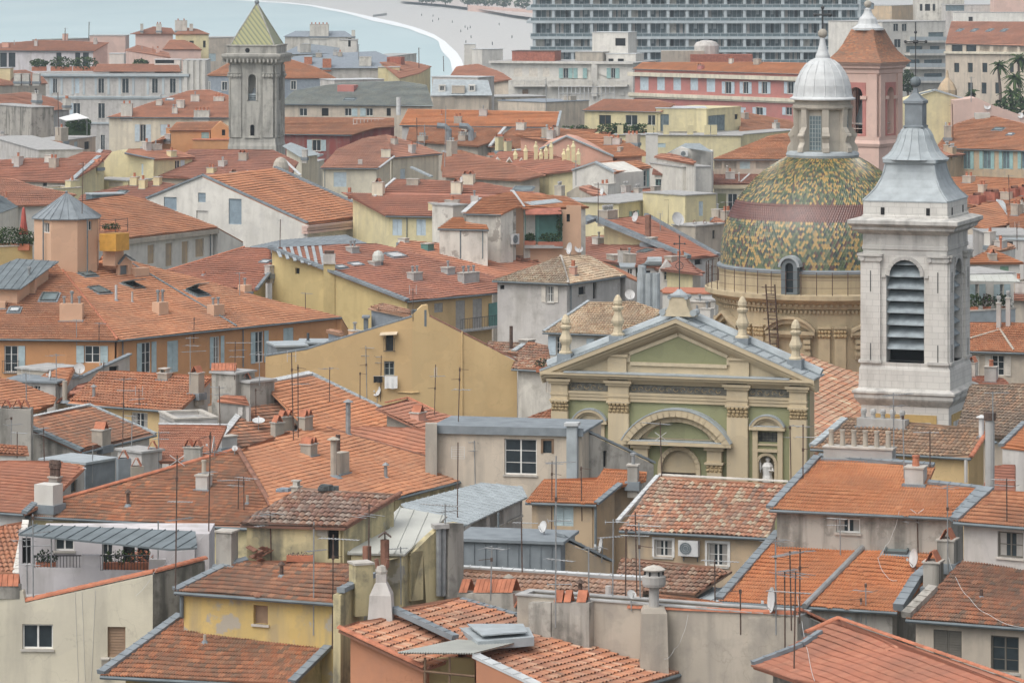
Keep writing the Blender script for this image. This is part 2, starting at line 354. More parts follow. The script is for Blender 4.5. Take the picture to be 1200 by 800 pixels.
   # ------ generic leafy mass
def leaves(m,c,rx,ry,rz,n,size,mat,mat2=None,r=None):
 r=r or rnd
 for i in range(n):
  while True:
   x,y,z=r.uniform(-1,1),r.uniform(-1,1),r.uniform(-1,1)
   q=x*x+y*y+z*z
   if q<1 and(q>.25 or r.random()<.3):break
  p=V(c)+V((x*rx,y*ry,z*rz))
  a=V((r.uniform(-1,1),r.uniform(-1,1),r.uniform(-1,1))).normalized();b=a.orthogonal().normalized()
  s=size*r.uniform(.6,1.3)
  m.add([p-a*s,p+b*s*.5,p+a*s,p-b*s*.5],[(0,1,2,3)],mat2 if(mat2 and r.random()<.4)else mat)
def inset2(poly,amt):
 n=len(poly);A=sum(poly[i].x*poly[(i+1)%n].y-poly[(i+1)%n].x*poly[i].y for i in range(n))/2
 sg=1 if A>0 else-1;L=[]
 for i in range(n):
  p,q=poly[i],poly[(i+1)%n];dx,dy=q.x-p.x,q.y-p.y;l=math.hypot(dx,dy)or 1e-6
  nx,ny=-dy/l*sg,dx/l*sg;L.append((p.x+nx*amt,p.y+ny*amt,dx/l,dy/l))
 out=[]
 for i in range(n):
  x1,y1,a1,b1=L[i-1];x2,y2,a2,b2=L[i];D=a1*b2-b1*a2
  if abs(D)<.12:out.append((x2,y2));continue
  t=((x2-x1)*b2-(y2-y1)*a2)/D;out.append((x1+a1*t,y1+b1*t))
 A2=sum(out[i][0]*out[(i+1)%n][1]-out[(i+1)%n][0]*out[i][1]for i in range(n))/2
 if A2*sg<.25*A*sg or max(math.hypot(o[0]-p.x,o[1]-p.y)for o,p in zip(out,poly))>amt*5+.3:
  c=sum(poly,V((0,0,0)))/n;out=[(p.x+(c.x-p.x)*.06,p.y+(c.y-p.y)*.06)for p in poly]
 return out
GR='houses of the old town'
def fitd(ref,pitch,px,py,y):
 """depth for the reference line so that the roof plane meets pixel (px, py) at depth y"""
 lo,hi=y-40,y+40
 for _ in range(40):
  d=(lo+hi)/2;A,Bq=level(ref,None,d)
  if slope(A,Bq,pitch).hit(px,py).y<y:lo=d
  else:hi=d
 return d
class B:
 """one building: collects walls, roof surfaces, windows, chimneys; fin() links them under one Empty"""
 def __init__(s,name,label,wall='cream',cat='house',group=GR,shut='shutg',frame='framew'):
  s.name,s.label,s.wcol,s.cat,s.group,s.shut,s.frame=name,label,wall,cat,group,shut,frame
  s.W={};s.Rf={};s.parts=[];s.blk=0;s.zincs=M();s.gut=[];s.pl=None;s.c=None;s.wp=None
 def wm(s,mat=None):
  return s.W.setdefault((mat or s.wcol,s.blk),M())
 def rm(s,mat):return s.Rf.setdefault((mat,s.blk),M())
 def roof(s,ref,z=None,d=None,pitch=17,poly=None,mat='t_orange',oh=.56,body=True,gut=None,wall=None,zb=.0):
  s.blk+=1;A,Bq=level(ref,z,d);s.pl=pl=slope(A,Bq,pitch)
  s.c=c=[pl.hit(*p)if not isinstance(p,V)else p for p in pp(poly)]
  m=s.rm(mat)
  if mat.startswith('t_'):tiles(m,pl,c,mat)
  else:s.sheet(m,pl,c,mat)
  if body:
   ins=inset2(c,oh);top=[V((x,y,pl.z(x,y)-.13))for x,y in ins]
   n=len(top);bm=s.wm(wall)
   vs=top+[V((p.x,p.y,zb))for p in top]
   A2=sum(top[i].x*top[(i+1)%n].y-top[(i+1)%n].x*top[i].y for i in range(n))
   fs=[tuple(range(n))]+[(i,i+n,(i+1)%n+n,(i+1)%n)for i in range(n)]
   if A2<0:fs=[f[::-1]for f in fs]
   bm.add(vs,fs,wall or s.wcol)
  for g in(gut or[]):s.gutter(c[g],c[(g+1)%len(c)])
  return s
 def sheet(s,m,pl,c,mat,seam=.6):
  m.prism([p for p in c],pl.n*-.08,mat)
  P2=[pl.uv(p)for p in c];u0,u1=min(p[0]for p in P2),max(p[0]for p in P2)
  T=[(q[1],q[0])for q in P2];k=math.ceil(u0/seam)
  if mat in('flat','concr'):return
  while k*seam<u1:
   sp=spans(T,k*seam+1e-4)
   for i in range(0,len(sp)-1,2):
    if sp[i+1]-sp[i]>.1:m.ob(pl.at(k*seam-.015,sp[i],-.01),pl.u*.035,pl.v*(sp[i+1]-sp[i]),pl.n*.05,mat)
   k+=1
 def back(s,i,j,w=4.0,pitch=20,mat=None,inset=.2):
  """far slope falling away behind the ridge i-j of the last roof"""
  a,b=s.c[i],s.c[j];u=V((b.x-a.x,b.y-a.y,0)).normalized();nrm=V((-u.y,u.x,0))
  if nrm.y<0:nrm=-nrm
  dn=nrm*w-V((0,0,w*math.tan(R(pitch))))
  c=[a,b,b+dn,a+dn];pl=Plane(a,u,u.cross(dn));
  if pl.n.z<0:pl.n=-pl.n
  m=s.rm(mat or 't_orange');m.prism(c,pl.n*-.1,mat or 't_orange')
  ins=[V((p.x,p.y,p.z-.14))for p in c];s.wm().add(ins+[V((p.x,p.y,0))for p in ins],[(0,1,2,3),(0,4,5,1),(1,5,6,2),(2,6,7,3),(3,7,4,0)],s.wcol)
 def gutter(s,a,b,r=.075):
  d=(b-a).normalized();o=V((d.y,-d.x,0)).normalized()
  if o.y>0:o=-o
  m=M();m.tube([a+o*.05+V((0,0,-.06)),b+o*.05+V((0,0,-.06))],r,'zincd',6);s.gut.append(('gutter',m))
 def pipe_on(s,x,y0,y1,pl=None,r=.055,mat='zincd'):
  pl=pl or s.wp;a,b=pl.hit(x,y0),pl.hit(x,y1);n=pl.n*.09
  m=M();m.tube([a+n,b+n],r,mat,6);s.gut.append(('downpipe',m))
 def skin(s,pl,tops,wins=(),th=.19,mat=None,zb=.0,proud=.0):
  """a wall skin of thickness th with real openings; tops = outline from left to right in 3-D, then straight down"""
  mat=mat or s.wcol;m=s.wm(mat);n=pl.n;s.wp=pl
  T=[((p-pl.o).dot(pl.u),p.z)for p in tops]
  if T[0][0]>T[-1][0]:T=T[::-1]
  out=[(t,max(z,zb+.1))for t,z in T]+[(T[-1][0],zb),(T[0][0],zb)]
  holes=[]
  for w in wins:
   x0,y0,x1,y1=w[:4];a=pl.hit(x0,y1);b=pl.hit(x1,y0);t0,t1=(a-pl.o).dot(pl.u),(b-pl.o).dot(pl.u)
   z0,z1=pl.hit((x0+x1)/2,y1).z,pl.hit((x0+x1)/2,y0).z
   lo,hi=min(q[0]for q in T)+.05,max(q[0]for q in T)-.05
   t0,t1=max(min(t0,t1),lo),min(max(t0,t1),hi)
   if t1-t0<.12 or z1-z0<.12:continue
   holes.append((t0,z0,t1,z1,w))
  X=lambda t,z,h=.0:V((pl.o.x+pl.u.x*t+n.x*h,pl.o.y+pl.u.y*t+n.y*h,z))
  loops=[[V((t,z,0))for t,z in out]]+[[V((a,b,0)),V((a,e,0)),V((c,e,0)),V((c,b,0))]for a,b,c,e,w in holes]
  flat=[q for l in loops for q in l]
  tri=tessellate_polygon(loops)
  fs=[]
  for t in tri:
   p,q,r=(flat[i]for i in t)
   ar=(q-p).cross(r-p).z
   f=tuple(t)if ar>0 else tuple(t)[::-1]
   if abs(ar)>1e-7:fs.append(f)
  if pl.u.cross(V((0,0,1))).dot(n)<0:fs=[f[::-1]for f in fs]
  m.add([X(q.x,q.y)for q in flat],fs,mat)
  k=len(out)
  for i in range(k):
   (a,b),(c,e)=out[i],out[(i+1)%k]
   m.add([X(a,b),X(c,e),X(c,e,-th),X(a,b,-th)],[(0,1,2,3)],mat)
  if th>.5:m.add([X(t,z,-th)for t,z in out],[tuple(range(k))],mat)
  rd=min(th,.2)
  for a,b,c,e,w in holes:
   for(p,q)in(((a,b),(a,e)),((a,e),(c,e)),((c,e),(c,b)),((c,b),(a,b))):
    m.add([X(*p),X(*q),X(*q,-rd),X(*p,-rd)],[(0,1,2,3)],mat)
   s.window(pl,X,a,b,c,e,w[4],rd,w[5]if len(w)>5 else None)
  return s
 def window(s,pl,X,a,b,c,e,code,rd,opt):
  u,n,Z=pl.u,pl.n,V((0,0,1));w,h=c-a,e-b;opt=opt or{}
  base=code[0];shut=opt.get('shut',s.shut);fr=opt.get('frame',s.frame)
  far=pl.o.y>480
  f=M();pane=M();bar=min(.065,w*.09)
  if base in 'gwt':
   y=-rd+.03
   if 's' in code:
    q=.11
    for(t,z,ww,hh)in((a-q,b,q,h+q),(c,b,q,h+q),(a,e,w,q)):f.ob(X(t,z,-.01),u*ww,n*.05,Z*hh,opt.get('sur','goldcream'))
   for(t,z,ww,hh)in((a,b,bar,h),(c-bar,b,bar,h),(a+bar,b,w-2*bar,bar),(a+bar,e-bar,w-2*bar,bar)):f.ob(X(t,z,y),u*ww,n*.05,Z*hh,fr)
   if base!='t':f.ob(X((a+c)/2-bar*.55,b+bar,y+.003),u*bar*1.1,n*.045,Z*(h-2*bar),fr)
   k=int(opt.get('rows',2 if h<1.3 else 3))
   if not far or base=='w':
    for i in range(1,k):f.ob(X(a+bar,b+h*i/k-.015,y+.006),u*(w-2*bar),n*.03,Z*.03,fr)
   pane.add([X(a,b,y+.012),X(c,b,y+.012),X(c,e,y+.012),X(a,e,y+.012)],[(0,1,2,3)],opt.get('glass','glass'))
   if 'c' in code[1:]or(rnd.random()<.3 and not far):
    for t0 in(a+bar,c-bar-w*.25):pane.add([X(t0,b,y+.016),X(t0+w*.25,b,y+.016),X(t0+w*.25,e,y+.016),X(t0,e,y+.016)],[(0,1,2,3)],'lin')
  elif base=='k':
   pane.add([X(a,b,-rd+.01),X(c,b,-rd+.01),X(c,e,-rd+.01),X(a,e,-rd+.01)],[(0,1,2,3)],opt.get('glass','dark'))  # default near-black sheet stands in for the shade of the interior
  elif base in 'cvbn':
   mt={'c':shut,'v':'louvre','b':'tanblind','n':opt.get("mat",s.wcol)}[base]
   y=-rd+(.12 if base=='c' else.05 if base!='n' else.01)
   if base=='n' or far:pane.ob(X(a,b,y),u*w,n*.02,Z*h,mt)
   else:
    for(t,ww)in((a,w/2-.01),(a+w/2+.01,w/2-.01))if base=='c' else((a,w),):s.leaf(pane,X,u,n,t,b,ww,h,y,mt)
  if 'l' in code[1:]or base in 'gwt' and 'x' not in code[1:]:f.ob(X(a-.06,b-.09,-.04),u*(w+.12),n*.12,Z*.09,opt.get('sill','capstone'))
  root=None
  nm={'c':'shuttered_window','v':'louvre','b':'blind','n':'niche','k':'opening'}.get(base,'window')
  kids=[]
  for ch,t in(('L',a),('R',c)):
   if ch in code:
    sw=opt.get('sw',max(.35,w/2));sm=M();t0=t-sw-.03 if ch=='L' else t+.03
    if far:sm.ob(X(t0,b,.02),u*sw,n*.04,Z*h,shut)
    else:s.leaf(sm,X,u,n,t0,b,sw,h,.02,shut)
    kids.append(('shutter',sm))
  if 'r' in code[1:]:
   rl=M()
   for i in range(9):rl.tube([X(a-.1+(w+.2)*i/8,b-.05,.18),X(a-.1+(w+.2)*i/8,b+.85,.18)],.012,'iron',4)
   for zz in(b,b+.85):rl.tube([X(a-.12,zz,0),X(a-.12,zz,.18),X(c+.12,zz,.18),X(c+.12,zz,0)],.018,'iron',4)
   kids.append(('railing',rl))
  main=f if f.v else pane
  s.parts.append((nm,main,[('pane',pane)]*(1 if f.v and pane.v else 0)+kids))
 def leaf(s,m,X,u,n,t,b,w,h,y,mat):
  Z=V((0,0,1));fr=min(.05,w*.12)
  m.ob(X(t,b,y),u*w,n*.015,Z*h,mat)
  for(tt,zz,ww,hh)in((t,b,fr,h),(t+w-fr,b,fr,h),(t+fr,b,w-2*fr,fr),(t+fr,b+h-fr,w-2*fr,fr),(t+fr,b+h*.48,w-2*fr,fr)):m.ob(X(tt,zz,y+.012),u*ww,n*.025,Z*hh,mat)
  k=max(4,min(22,int(h/.11)))
  for i in range(k):
   z0=b+fr+(h-2*fr)*i/k;z1=b+fr+(h-2*fr)*(i+.9)/k
   m.add([X(t+fr,z0,y+.038),X(t+w-fr,z0,y+.038),X(t+w-fr,z1,y+.014),X(t+fr,z1,y+.014)],[(0,1,2,3)],mat)
 def wall(s,idx,wins=(),mat=None,out=.25,zb=.0,drop=.12):
  """wall skin below corners idx of the last roof (left to right)"""
  out=min(out,.34);q=[s.c[i]for i in idx];a,b=q[0],q[-1]
  if a.x>b.x and abs(a.x-b.x)>.3:q=q[::-1];a,b=q[0],q[-1]
  pl=vp2(a,b)
  if pl.n.dot(V((a.x+b.x,a.y+b.y,0)))>0:pl.n=-pl.n
  ce=sum(s.c,V((0,0,0)))/len(s.c);iw=-pl.n if(ce-a).dot(-pl.n)>0 else pl.n
  if iw.dot(pl.n)>0:iw=-pl.n
  u=V((b.x-a.x,b.y-a.y,0)).normalized();off=iw*out
  tops=[V((p.x+off.x,p.y+off.y,p.z))for p in q]
  tops[0]=tops[0]+u*out;tops[-1]=tops[-1]-u*out
  for k,t in enumerate(tops):
   zz=s.pl.z(t.x,t.y)if len(q)==2 else q[k].z
   t.z=min(zz,q[k].z+.25)-drop if len(q)>2 else zz-drop
  pl=Plane(tops[0],pl.u,pl.n);s.wp=pl
  return s.skin(pl,tops,wins,mat=mat,zb=zb)
 def face(s,pl,tops,wins=(),th=.35,mat=None,zb=.0):
  return s.skin(pl,[pl.hit(*p)for p in pp(tops)],wins,th=th,mat=mat,zb=zb)
 def flat(s,ref,z=None,d=None,depth=6,mat='concr',par=.0,wall=None,cop='capstone',wins=(),th=.22,lip=.12,copt=.1):
  """box building with a flat roof; front top edge at ref"""
  s.blk+=1;A,Bq=level(ref,z,d);u=(Bq-A).normalized();up=V((-u.y,u.x,0));L=(Bq-A).length
  wl=wall or s.wcol;m=s.wm(wl)
  m.ob(V((A.x,A.y,0))+up*th,u*L,up*(depth-th),V((0,0,A.z-par-.05)),wl)
  s.skin(vp2(A,Bq),[A,Bq],wins,th=th,mat=wl)
  rf=s.rm(mat);rf.ob(A+up*(th if par else-lip)+V((0,0,-par-.05))-u*(0 if par else lip),u*(L+(0 if par else 2*lip)),up*(depth-(th if par else-2*lip)),V((0,0,.12)),mat)
  if par:
   for o,a,b in((A+up*(depth-th),u*L,up*th),(A+up*th,u*th,up*(depth-2*th)),(A+up*th+u*(L-th),u*th,up*(depth-2*th))):
    m.ob(o+V((0,0,-par-.04)),a,b,V((0,0,par+.04)),wl)
   k=M()
   e=.06
   for o,a,b in((A-u*e-up*e,u*(L+2*e),up*(th+2*e)),(A-u*e+up*(depth-th-e),u*(L+2*e),up*(th+2*e)),(A+up*(th+e)-u*e,u*(th+2*e),up*(depth-2*th-2*e)),(A+up*(th+e)+u*(L-th-e),u*(th+2*e),up*(depth-2*th-2*e))):
    k.ob(o+V((0,0,.003)),a,b,V((0,0,copt)),cop)
   s.parts.append(('coping',k,[]))
  s.pl=Plane(A+V((0,0,-par+.07)),u,V((0,0,1)));s.c=[A,Bq,Bq+up*depth,A+up*depth];s.wp=vp2(A,Bq)
  return s
 def flash(s,pts,w=.3,mat='zinc',h=.13,name='flashing',pl=None):
  w=w*.8;pl=pl or s.pl;m=M();q=[s.c[p]if isinstance(p,int)else(p if isinstance(p,V)else pl.hit(*p))for p in(pp(pts)if isinstance(pts,str)else pts)]
  for a,b in zip(q,q[1:]):
   t=(b-a).normalized();sd=t.cross(pl.n).normalized()
   m.ob(a-sd*w/2+pl.n*.01,(b-a),sd*w,pl.n*h,mat)
   L=(b-a).length;k=int(L/.45)
   for i in range(k):m.ob(a-sd*(w/2+.004)+(b-a)*(i/max(k,1))+pl.n*(h+.012),t*.03,sd*(w+.008),pl.n*.025,mat)
  s.parts.append((name,m,[]));return s
 def cap(s,pts,mat='clay',r=.13,pl=None,name='ridge_cap',lift=.06):
  pl=pl or s.pl;m=M();q=[s.c[p]if isinstance(p,int)else(p if isinstance(p,V)else pl.hit(*p))for p in(pp(pts)if isinstance(pts,str)else pts)]
  for a,b in zip(q,q[1:]):
   L=(b-a).length;k=max(1,int(L/.42));t=(b-a).normalized();side=t.cross(V((0,0,1))).normalized();upv=side.cross(t)
   for i in range(k):
    vs=[]
    for e,rr in((i/k,r),((i+1.12)/k,r*.86)):
     c=a+(b-a)*min(e,1)+upv*lift
     for j in range(7):g=math.pi*j/6;vs.append(c+side*math.cos(g)*rr+upv*math.sin(g)*rr*.8)
    m.add(vs,[(j,j+1,j+8,j+7)for j in range(6)]+[tuple(range(7))],mat,[[(i*.3,i)]*4]*6+[[(0,0)]*7])
  s.parts.append((name,m,[]));return s
 def chim(s,px,py,w,h,dep=None,mat='grey',pots='',pl=None,cap=True,rot=None,label=None):
  """chimney: base centre at pixel (px, py) on the current roof; w, h in pixels"""
  pl=pl or s.pl;b=pl.hit(px,py);k=b.y/F;W_,H_=w*k,h*k;D=dep or min(W_,.7)
  rz=math.atan2(pl.u.y,pl.u.x)if rot is None else R(rot)
  if pl.u.x<0 and rot is None:rz+=math.pi
  a=V((math.cos(rz),math.sin(rz),0));up=V((-a.y,a.x,0));c=b+up*D/2
  m=M();m.box(c-V((0,0,.7)),W_,D,H_+.7,mat,rz)
  top=c+V((0,0,H_))
  if cap:m.box(top+V((0,0,.003)),W_+.1,D+.1,.07,'capstone',rz)
  m.box(b+up*D/2+V((0,0,-.35)),W_+.22,D+.22,.42+.0,'zinc',rz)
  kids=s.pots(pots,top+V((0,0,.07 if cap else 0)),a,up,W_,D)
  s.parts.append(('chimney',m,kids,label));return s
 def pots(s,code,top,a,up,W_,D):
  kids=[];n=len(code)
  for i,ch in enumerate(code):
   x=(-.5+(i+.5)/n)*W_ if n else 0;p=top+a*x;m=M();e=min(W_/n*.85,.6)
   if ch=='t':
    q=min(.42,max(e,.3));hh=q*.95
    for sg in(-1,1):
     m.prism([p+a*sg*q*.55-up*D*.5,p+a*sg*q*.55+up*D*.5,p+a*sg*.02+up*D*.5+V((0,0,hh)),p+a*sg*.02-up*D*.5+V((0,0,hh))],a*sg*.035,'clay')
    kids.append(('chimney_tile',m))
   elif ch=='T':
    for sg in(-1,1):
     for q in range(max(1,int(W_/.22))):
      x0=-W_/2+.22*q;o=top+a*x0+up*sg*D*.5
      m.prism([o,o+a*.2,o+a*.2-up*sg*(D*.5-.02)+V((0,0,.42)),o-up*sg*(D*.5-.02)+V((0,0,.42))],up*sg*.03,'clay')
    kids.append(('chimney_tile',m));break
   elif ch in 'pP':
    r=min(.16 if ch=='p' else.12,e*.5);hh=.45 if ch=='p' else.7
    m.lathe(p,[(r,0),(r*.85,hh*.85),(r*1.05,hh*.86),(r*1.05,hh)],10,'clay' if ch=='p' else 'greige');kids.append(('chimney_pot',m))
   elif ch in 'mM':
    r=.09;hh=.55 if ch=='m' else.95
    m.lathe(p,[(r,0),(r,hh*.75),(r*1.7,hh*.78),(r*1.7,hh*.95),(r*.5,hh)],10,'steel');kids.append(('chimney_cowl',m))
   elif ch in 'dD':
    r=.12;hh=.5 if ch=='d' else.8
    m.lathe(p,[(r,0),(r,hh*.5),(r*1.5,hh*.52),(r*1.2,hh*.62),(r*1.5,hh*.64),(r*1.2,hh*.74),(r*1.5,hh*.76),(r*1.1,hh)],10,'concr' if ch=='d' else 'rust');kids.append(('chimney_cowl',m))
   elif ch=='o':
    for j in range(6):
     g0,g1=math.pi*j/6,math.pi*(j+1)/6;r=.17
     q=[p+a*math.cos(g)*r+V((0,0,math.sin(g)*.3))for g in(g0,g1)]
     m.prism([q[0]-up*D*.45,q[1]-up*D*.45,q[1]+up*D*.45,q[0]+up*D*.45],V((0,0,.03)),'clayd')
    kids.append(('chimney_tile',m))
   elif ch=='s':
    for sx in(-1,1):m.box(p+a*sx*e*.35,.06,D*.7,.22,'capstone',math.atan2(a.y,a.x))
    m.box(p+V((0,0,.22)),e,D+.08,.06,'capstone',math.atan2(a.y,a.x));kids.append(('chimney_hood',m))
  return kids
 def vent(s,px,py,h,r=.07,mat='steel',cone=True,pl=None):
  pl=pl or s.pl;b=pl.hit(px,py);H_=h*b.y/F;m=M()
  m.tube([b-V((0,0,.2)),b+V((0,0,H_))],r,mat,8);m.lathe(b+V((0,0,-.08)),[(r*3,0),(r*1.2,.16)],8,'zinc')
  if cone:m.lathe(b+V((0,0,H_+.04)),[(r*2.1,0),(r*2.1,.03),(r*.3,.16)],10,mat)
  s.parts.append(('vent_pipe',m,[]));return s
 def skyl(s,px,py,w=.8,h=1.0,up=0,frame='framed',glass='skyglass',pl=None):
  pl=pl or s.pl;c=pl.hit(px,py);u,v,n=pl.u,pl.v,pl.n;f=M();g=M();o=c-u*w/2-v*h/2
  zf=M();zf.ob(o-u*.14-v*.14-n*.02,u*(w+.28),v*(h+.28),n*.1,'zinc')
  for(p,a,b)in((o,u*.08,v*h),(o+u*(w-.08),u*.08,v*h),(o+u*.08,u*(w-.16),v*.08),(o+u*.08+v*(h-.08),u*(w-.16),v*.08)):f.ob(p+n*.081,a,b,n*.12,frame)
  if up:
   t=R(up);q=o+v*h+n*.22;dv=-v*math.cos(t)+n*math.sin(t)
   g.prism([q,q+u*w,q+u*w+dv*h,q+dv*h],V(u.cross(dv)).normalized()*.05,glass)
   g.ob(o+u*.1+v*.1+n*.09,u*(w-.2),v*(h-.2),n*.01,'dark')
  else:g.ob(o+u*.1+v*.1+n*.09,u*(w-.2),v*(h-.2),n*.05,glass)
  s.parts.append(('skylight',f,[('pane',g),('flashing',zf)]));return s
 def part(s,name,m,kids=(),label=None):s.parts.append((name,m,list(kids),label));return s
 def auto(s):
  g=random.Random(s.label);c=s.c
  for i in range(3):
   a,b=g.random(),g.random();j=g.randrange(1,len(c)-1);a,b=(a,b)if a+b<1 else(1-a,1-b)
   p=c[0]+(c[j]-c[0])*(.12+a*.76)+(c[j+1]-c[0])*(.12+b*.76)*(1-a)*.9;px,py=600+p.x*F/p.y,YH+(ZC-p.z)*F/p.y
   if abs(s.pl.z(p.x,p.y)-p.z)>1.5:continue
   k=p.y/F
   if g.random()<.75:s.chim(px,py,g.uniform(.8,1.6)/k,g.uniform(.7,1.3)/k,g.uniform(.6,.9),g.choice(['greige','offwhite','greylt',s.wcol]),g.choice(['p','pp','tt','m','dd','','o']))
   else:s.vent(px,py,g.uniform(.7,1.2)/k,.09,g.choice(['greylt','steel','clay']),g.random()<.5)
 def fin(s):
  if s.group=='houses near the sea front' and s.pl and s.pl.n.z<.995 and len(s.c)>2:s.auto()
  allv=[v for m in s.W.values()for v in m.v]or[v for m in s.Rf.values()for v in m.v]or[v for p in s.parts for v in p[1].v]
  ys=[v.y for v in allv];xs=[v.x for v in allv]
  o=V(((min(xs)+max(xs))/2,(min(ys)+max(ys))/2,0))
  root=empty(s.name,o,s.label,s.cat,s.group)
  for k,m in s.W.items():
   if m.v:m.build('wall',root,o)
  for k,m in s.Rf.items():m.build('roof',root,o)if m.v else None
  for nm,m in s.gut:m.build(nm,root,o)
  for p in s.parts:
   if not p[1].v:continue
   ob=p[1].build(p[0],root,o)
   if len(p)>3 and p[3]:ob['label']=p[3]
   for nm,km in p[2]:
    if km.v:km.build(nm,ob,o)
  s.root=root;return s
def house(label,wall='cream',name='house',**k):return B(name,label,wall,**k)
# ------ small rooftop things
def solo(name,m,label,cat,group=None,origin=None,smooth=False):
 if origin is None:
  n=len(m.v);zl=min(v.z for v in m.v);origin=V((sum(v.x for v in m.v)/n,sum(v.y for v in m.v)/n,zl))
 return tag(m.build(name,None,origin,smooth),label,cat,group)
def thing(name,o,label,cat,parts,group=None):
 r=empty(name,o,label,cat,group)
 for nm,m in parts:
  if m.v:m.build(nm,r,o)
 return r
def yagi(m,c,az,L,n,el,mat='steel',tilt=.0):
 d=V((math.cos(az),math.sin(az),tilt));sd=V((-math.sin(az),math.cos(az),0))
 m.tube([c-d*L*.35,c+d*L*.65],.017,mat,4)
 for i in range(n):
  p=c+d*L*(-.33+.96*i/max(1,n-1));e=el*(1-.35*i/n);m.tube([p-sd*e/2,p+sd*e/2],.011,mat,3)
def grid_ant(m,c,az,w,h,mat='steel'):
 sd=V((math.cos(az),math.sin(az),0));Z=V((0,0,1))
 for i in range(6):m.tube([c-sd*w/2+Z*(h*(i/5-.5)),c+sd*w/2+Z*(h*(i/5-.5))],.009,mat,3)
 for i in(-1,0,1):m.tube([c+sd*w*.5*i-Z*h/2,c+sd*w*.5*i+Z*h/2],.012,mat,3)
AER='tv aerials on the roofs'
def aerial(pl,px,y0,y1,where,kinds='y',mat='rust',r=.028,az=None,lean=.0):
 """tv aerial whose mast stands at pixel (px, y0) on plane pl (or at a depth) and reaches up to row y1"""
 b=pl.hit(px,y0)if isinstance(pl,Plane)else(pl if isinstance(pl,V)else P(px,y0,pl))
 h=(y0-y1)*b.y/F;m=M();r=max(r,b.y*1.1e-4);g=random.Random(int(px*31+y0));parts=[]
 top=b+V((lean*h,0,h));m.tube([b-V((0,0,.25)),top],r,mat,5)
 zz=.96
 for i,k in enumerate(kinds):
  c=b+(top-b)*zz;q=M();a=az if az is not None else g.uniform(-.6,.9)+(math.pi if g.random()<.4 else 0)
  if k=='y':yagi(q,c,a,g.uniform(.8,1.3),8,.42)
  elif k=='Y':yagi(q,c,a,1.6,12,.5)
  elif k=='v':yagi(q,c,a,.9,3,1.1)
  elif k=='g':grid_ant(q,c-V((0,0,.35)),a*.4,.62,.55,'white_paint')
  elif k=='x':
   for e in(-1,1):q.tube([c-V((.28*e,0,.2)),c+V((.28*e,0,.2))],.014,'white_paint',4)
  elif k=='h':
   for e in(-.22,.22):q.tube([c+V((e,0,-.3)),c+V((e,0,.3))],.014,'white_paint',4)
   q.tube([c+V((-.22,0,0)),c+V((.22,0,0))],.012,'steel',4)
  elif k=='b':q.tube([c,c+V((math.cos(a)*.5,math.sin(a)*.5,-.05))],.012,'rust',4);q.box(c+V((0,0,-.1)),.1,.08,.14,'rust')
  parts.append(('antenna',q));zz-=g.uniform(.13,.24)
 return thing('tv_aerial',b,'tv aerial, '+where,'tv aerial',[('mast',m)]+parts,AER)
def dish(c,r,az,where,el=25,pole=.5,col='white',mat='white_paint'):
 """satellite dish of radius r facing azimuth az (degrees from +x), on a short pole"""
 a=R(az);e=R(el);fw=V((math.cos(a)*math.cos(e),math.sin(a)*math.cos(e),math.sin(e)));sd=fw.cross(V((0,0,1))).normalized();up=sd.cross(fw)
 m=M();c=V(c);top=c+V((0,0,pole));n=18;vs=[top];fs=[]
 for k,(rr,dd)in enumerate(((.4,.02),(.75,.08),(1,.17))):
  for j in range(n):t=2*math.pi*j/n;vs.append(top+(sd*math.cos(t)+up*math.sin(t))*r*rr+fw*r*dd)
 fs+=[(0,1+j,1+(j+1)%n)for j in range(n)]
 for k in range(2):fs+=[(1+k*n+j,1+(k+1)*n+j,1+(k+1)*n+(j+1)%n,1+k*n+(j+1)%n)for j in range(n)]
 m.add(vs,fs,mat);k0=[v-fw*.02 for v in vs];m.add(k0,[f[::-1]for f in fs],mat)
 arm=M();f0=top+fw*r*.85-up*r*.25;arm.tube([top-up*r*.9,f0],.015,'steel',5);arm.box(f0-V((0,0,.04)),.09,.09,.1,'white_paint')
 p=M();p.tube([c-V((0,0,.3)),top-fw*.05],.025,'steel',6)
 return thing('satellite_dish',c,col+' satellite dish '+where,'satellite dish',[('reflector',m),('feed_arm',arm),('mast',p)],'satellite dishes')
def acunit(pl,px,py,w,h,label):
 """air conditioner: box centred at pixel on a wall plane, w,h in pixels"""
 c=pl.hit(px,py);k=c.y/F;w*=k;h*=k;u,n,Z=pl.u,pl.n,V((0,0,1));o=c-u*w/2-Z*h/2+n*.08
 m=M();m.ob(o,u*w,n*.32,Z*h,'white_paint')
 f=M();cc=c+n*.41-u*w*.12
 for rr in(.40,.28,.16):
  pts=[cc+(u*math.cos(t*.5236)+Z*math.sin(t*.5236))*h*rr for t in range(13)];f.tube(pts,.012,'steel',4,caps=False)
 vs=[cc-n*.004]+[cc-n*.004+(u*math.cos(t*.5236)+Z*math.sin(t*.5236))*h*.40 for t in range(12)];f.add(vs,[(0,1+t,1+(t+1)%12)for t in range(12)],'zincd')
 b=M()
 for e in(.15,.85):b.ob(o+u*w*e-n*.08-Z*.05,u*.04,n*.38,Z*.045,'zincd');b.ob(o+u*w*e-n*.075-Z*.3,u*.035,n*.03,Z*.25,'zincd')
 return thing('air_conditioner',c-Z*h/2,label,'air conditioner',[('casing',m),('fan_grille',f),('bracket',b)],'air conditioning units')
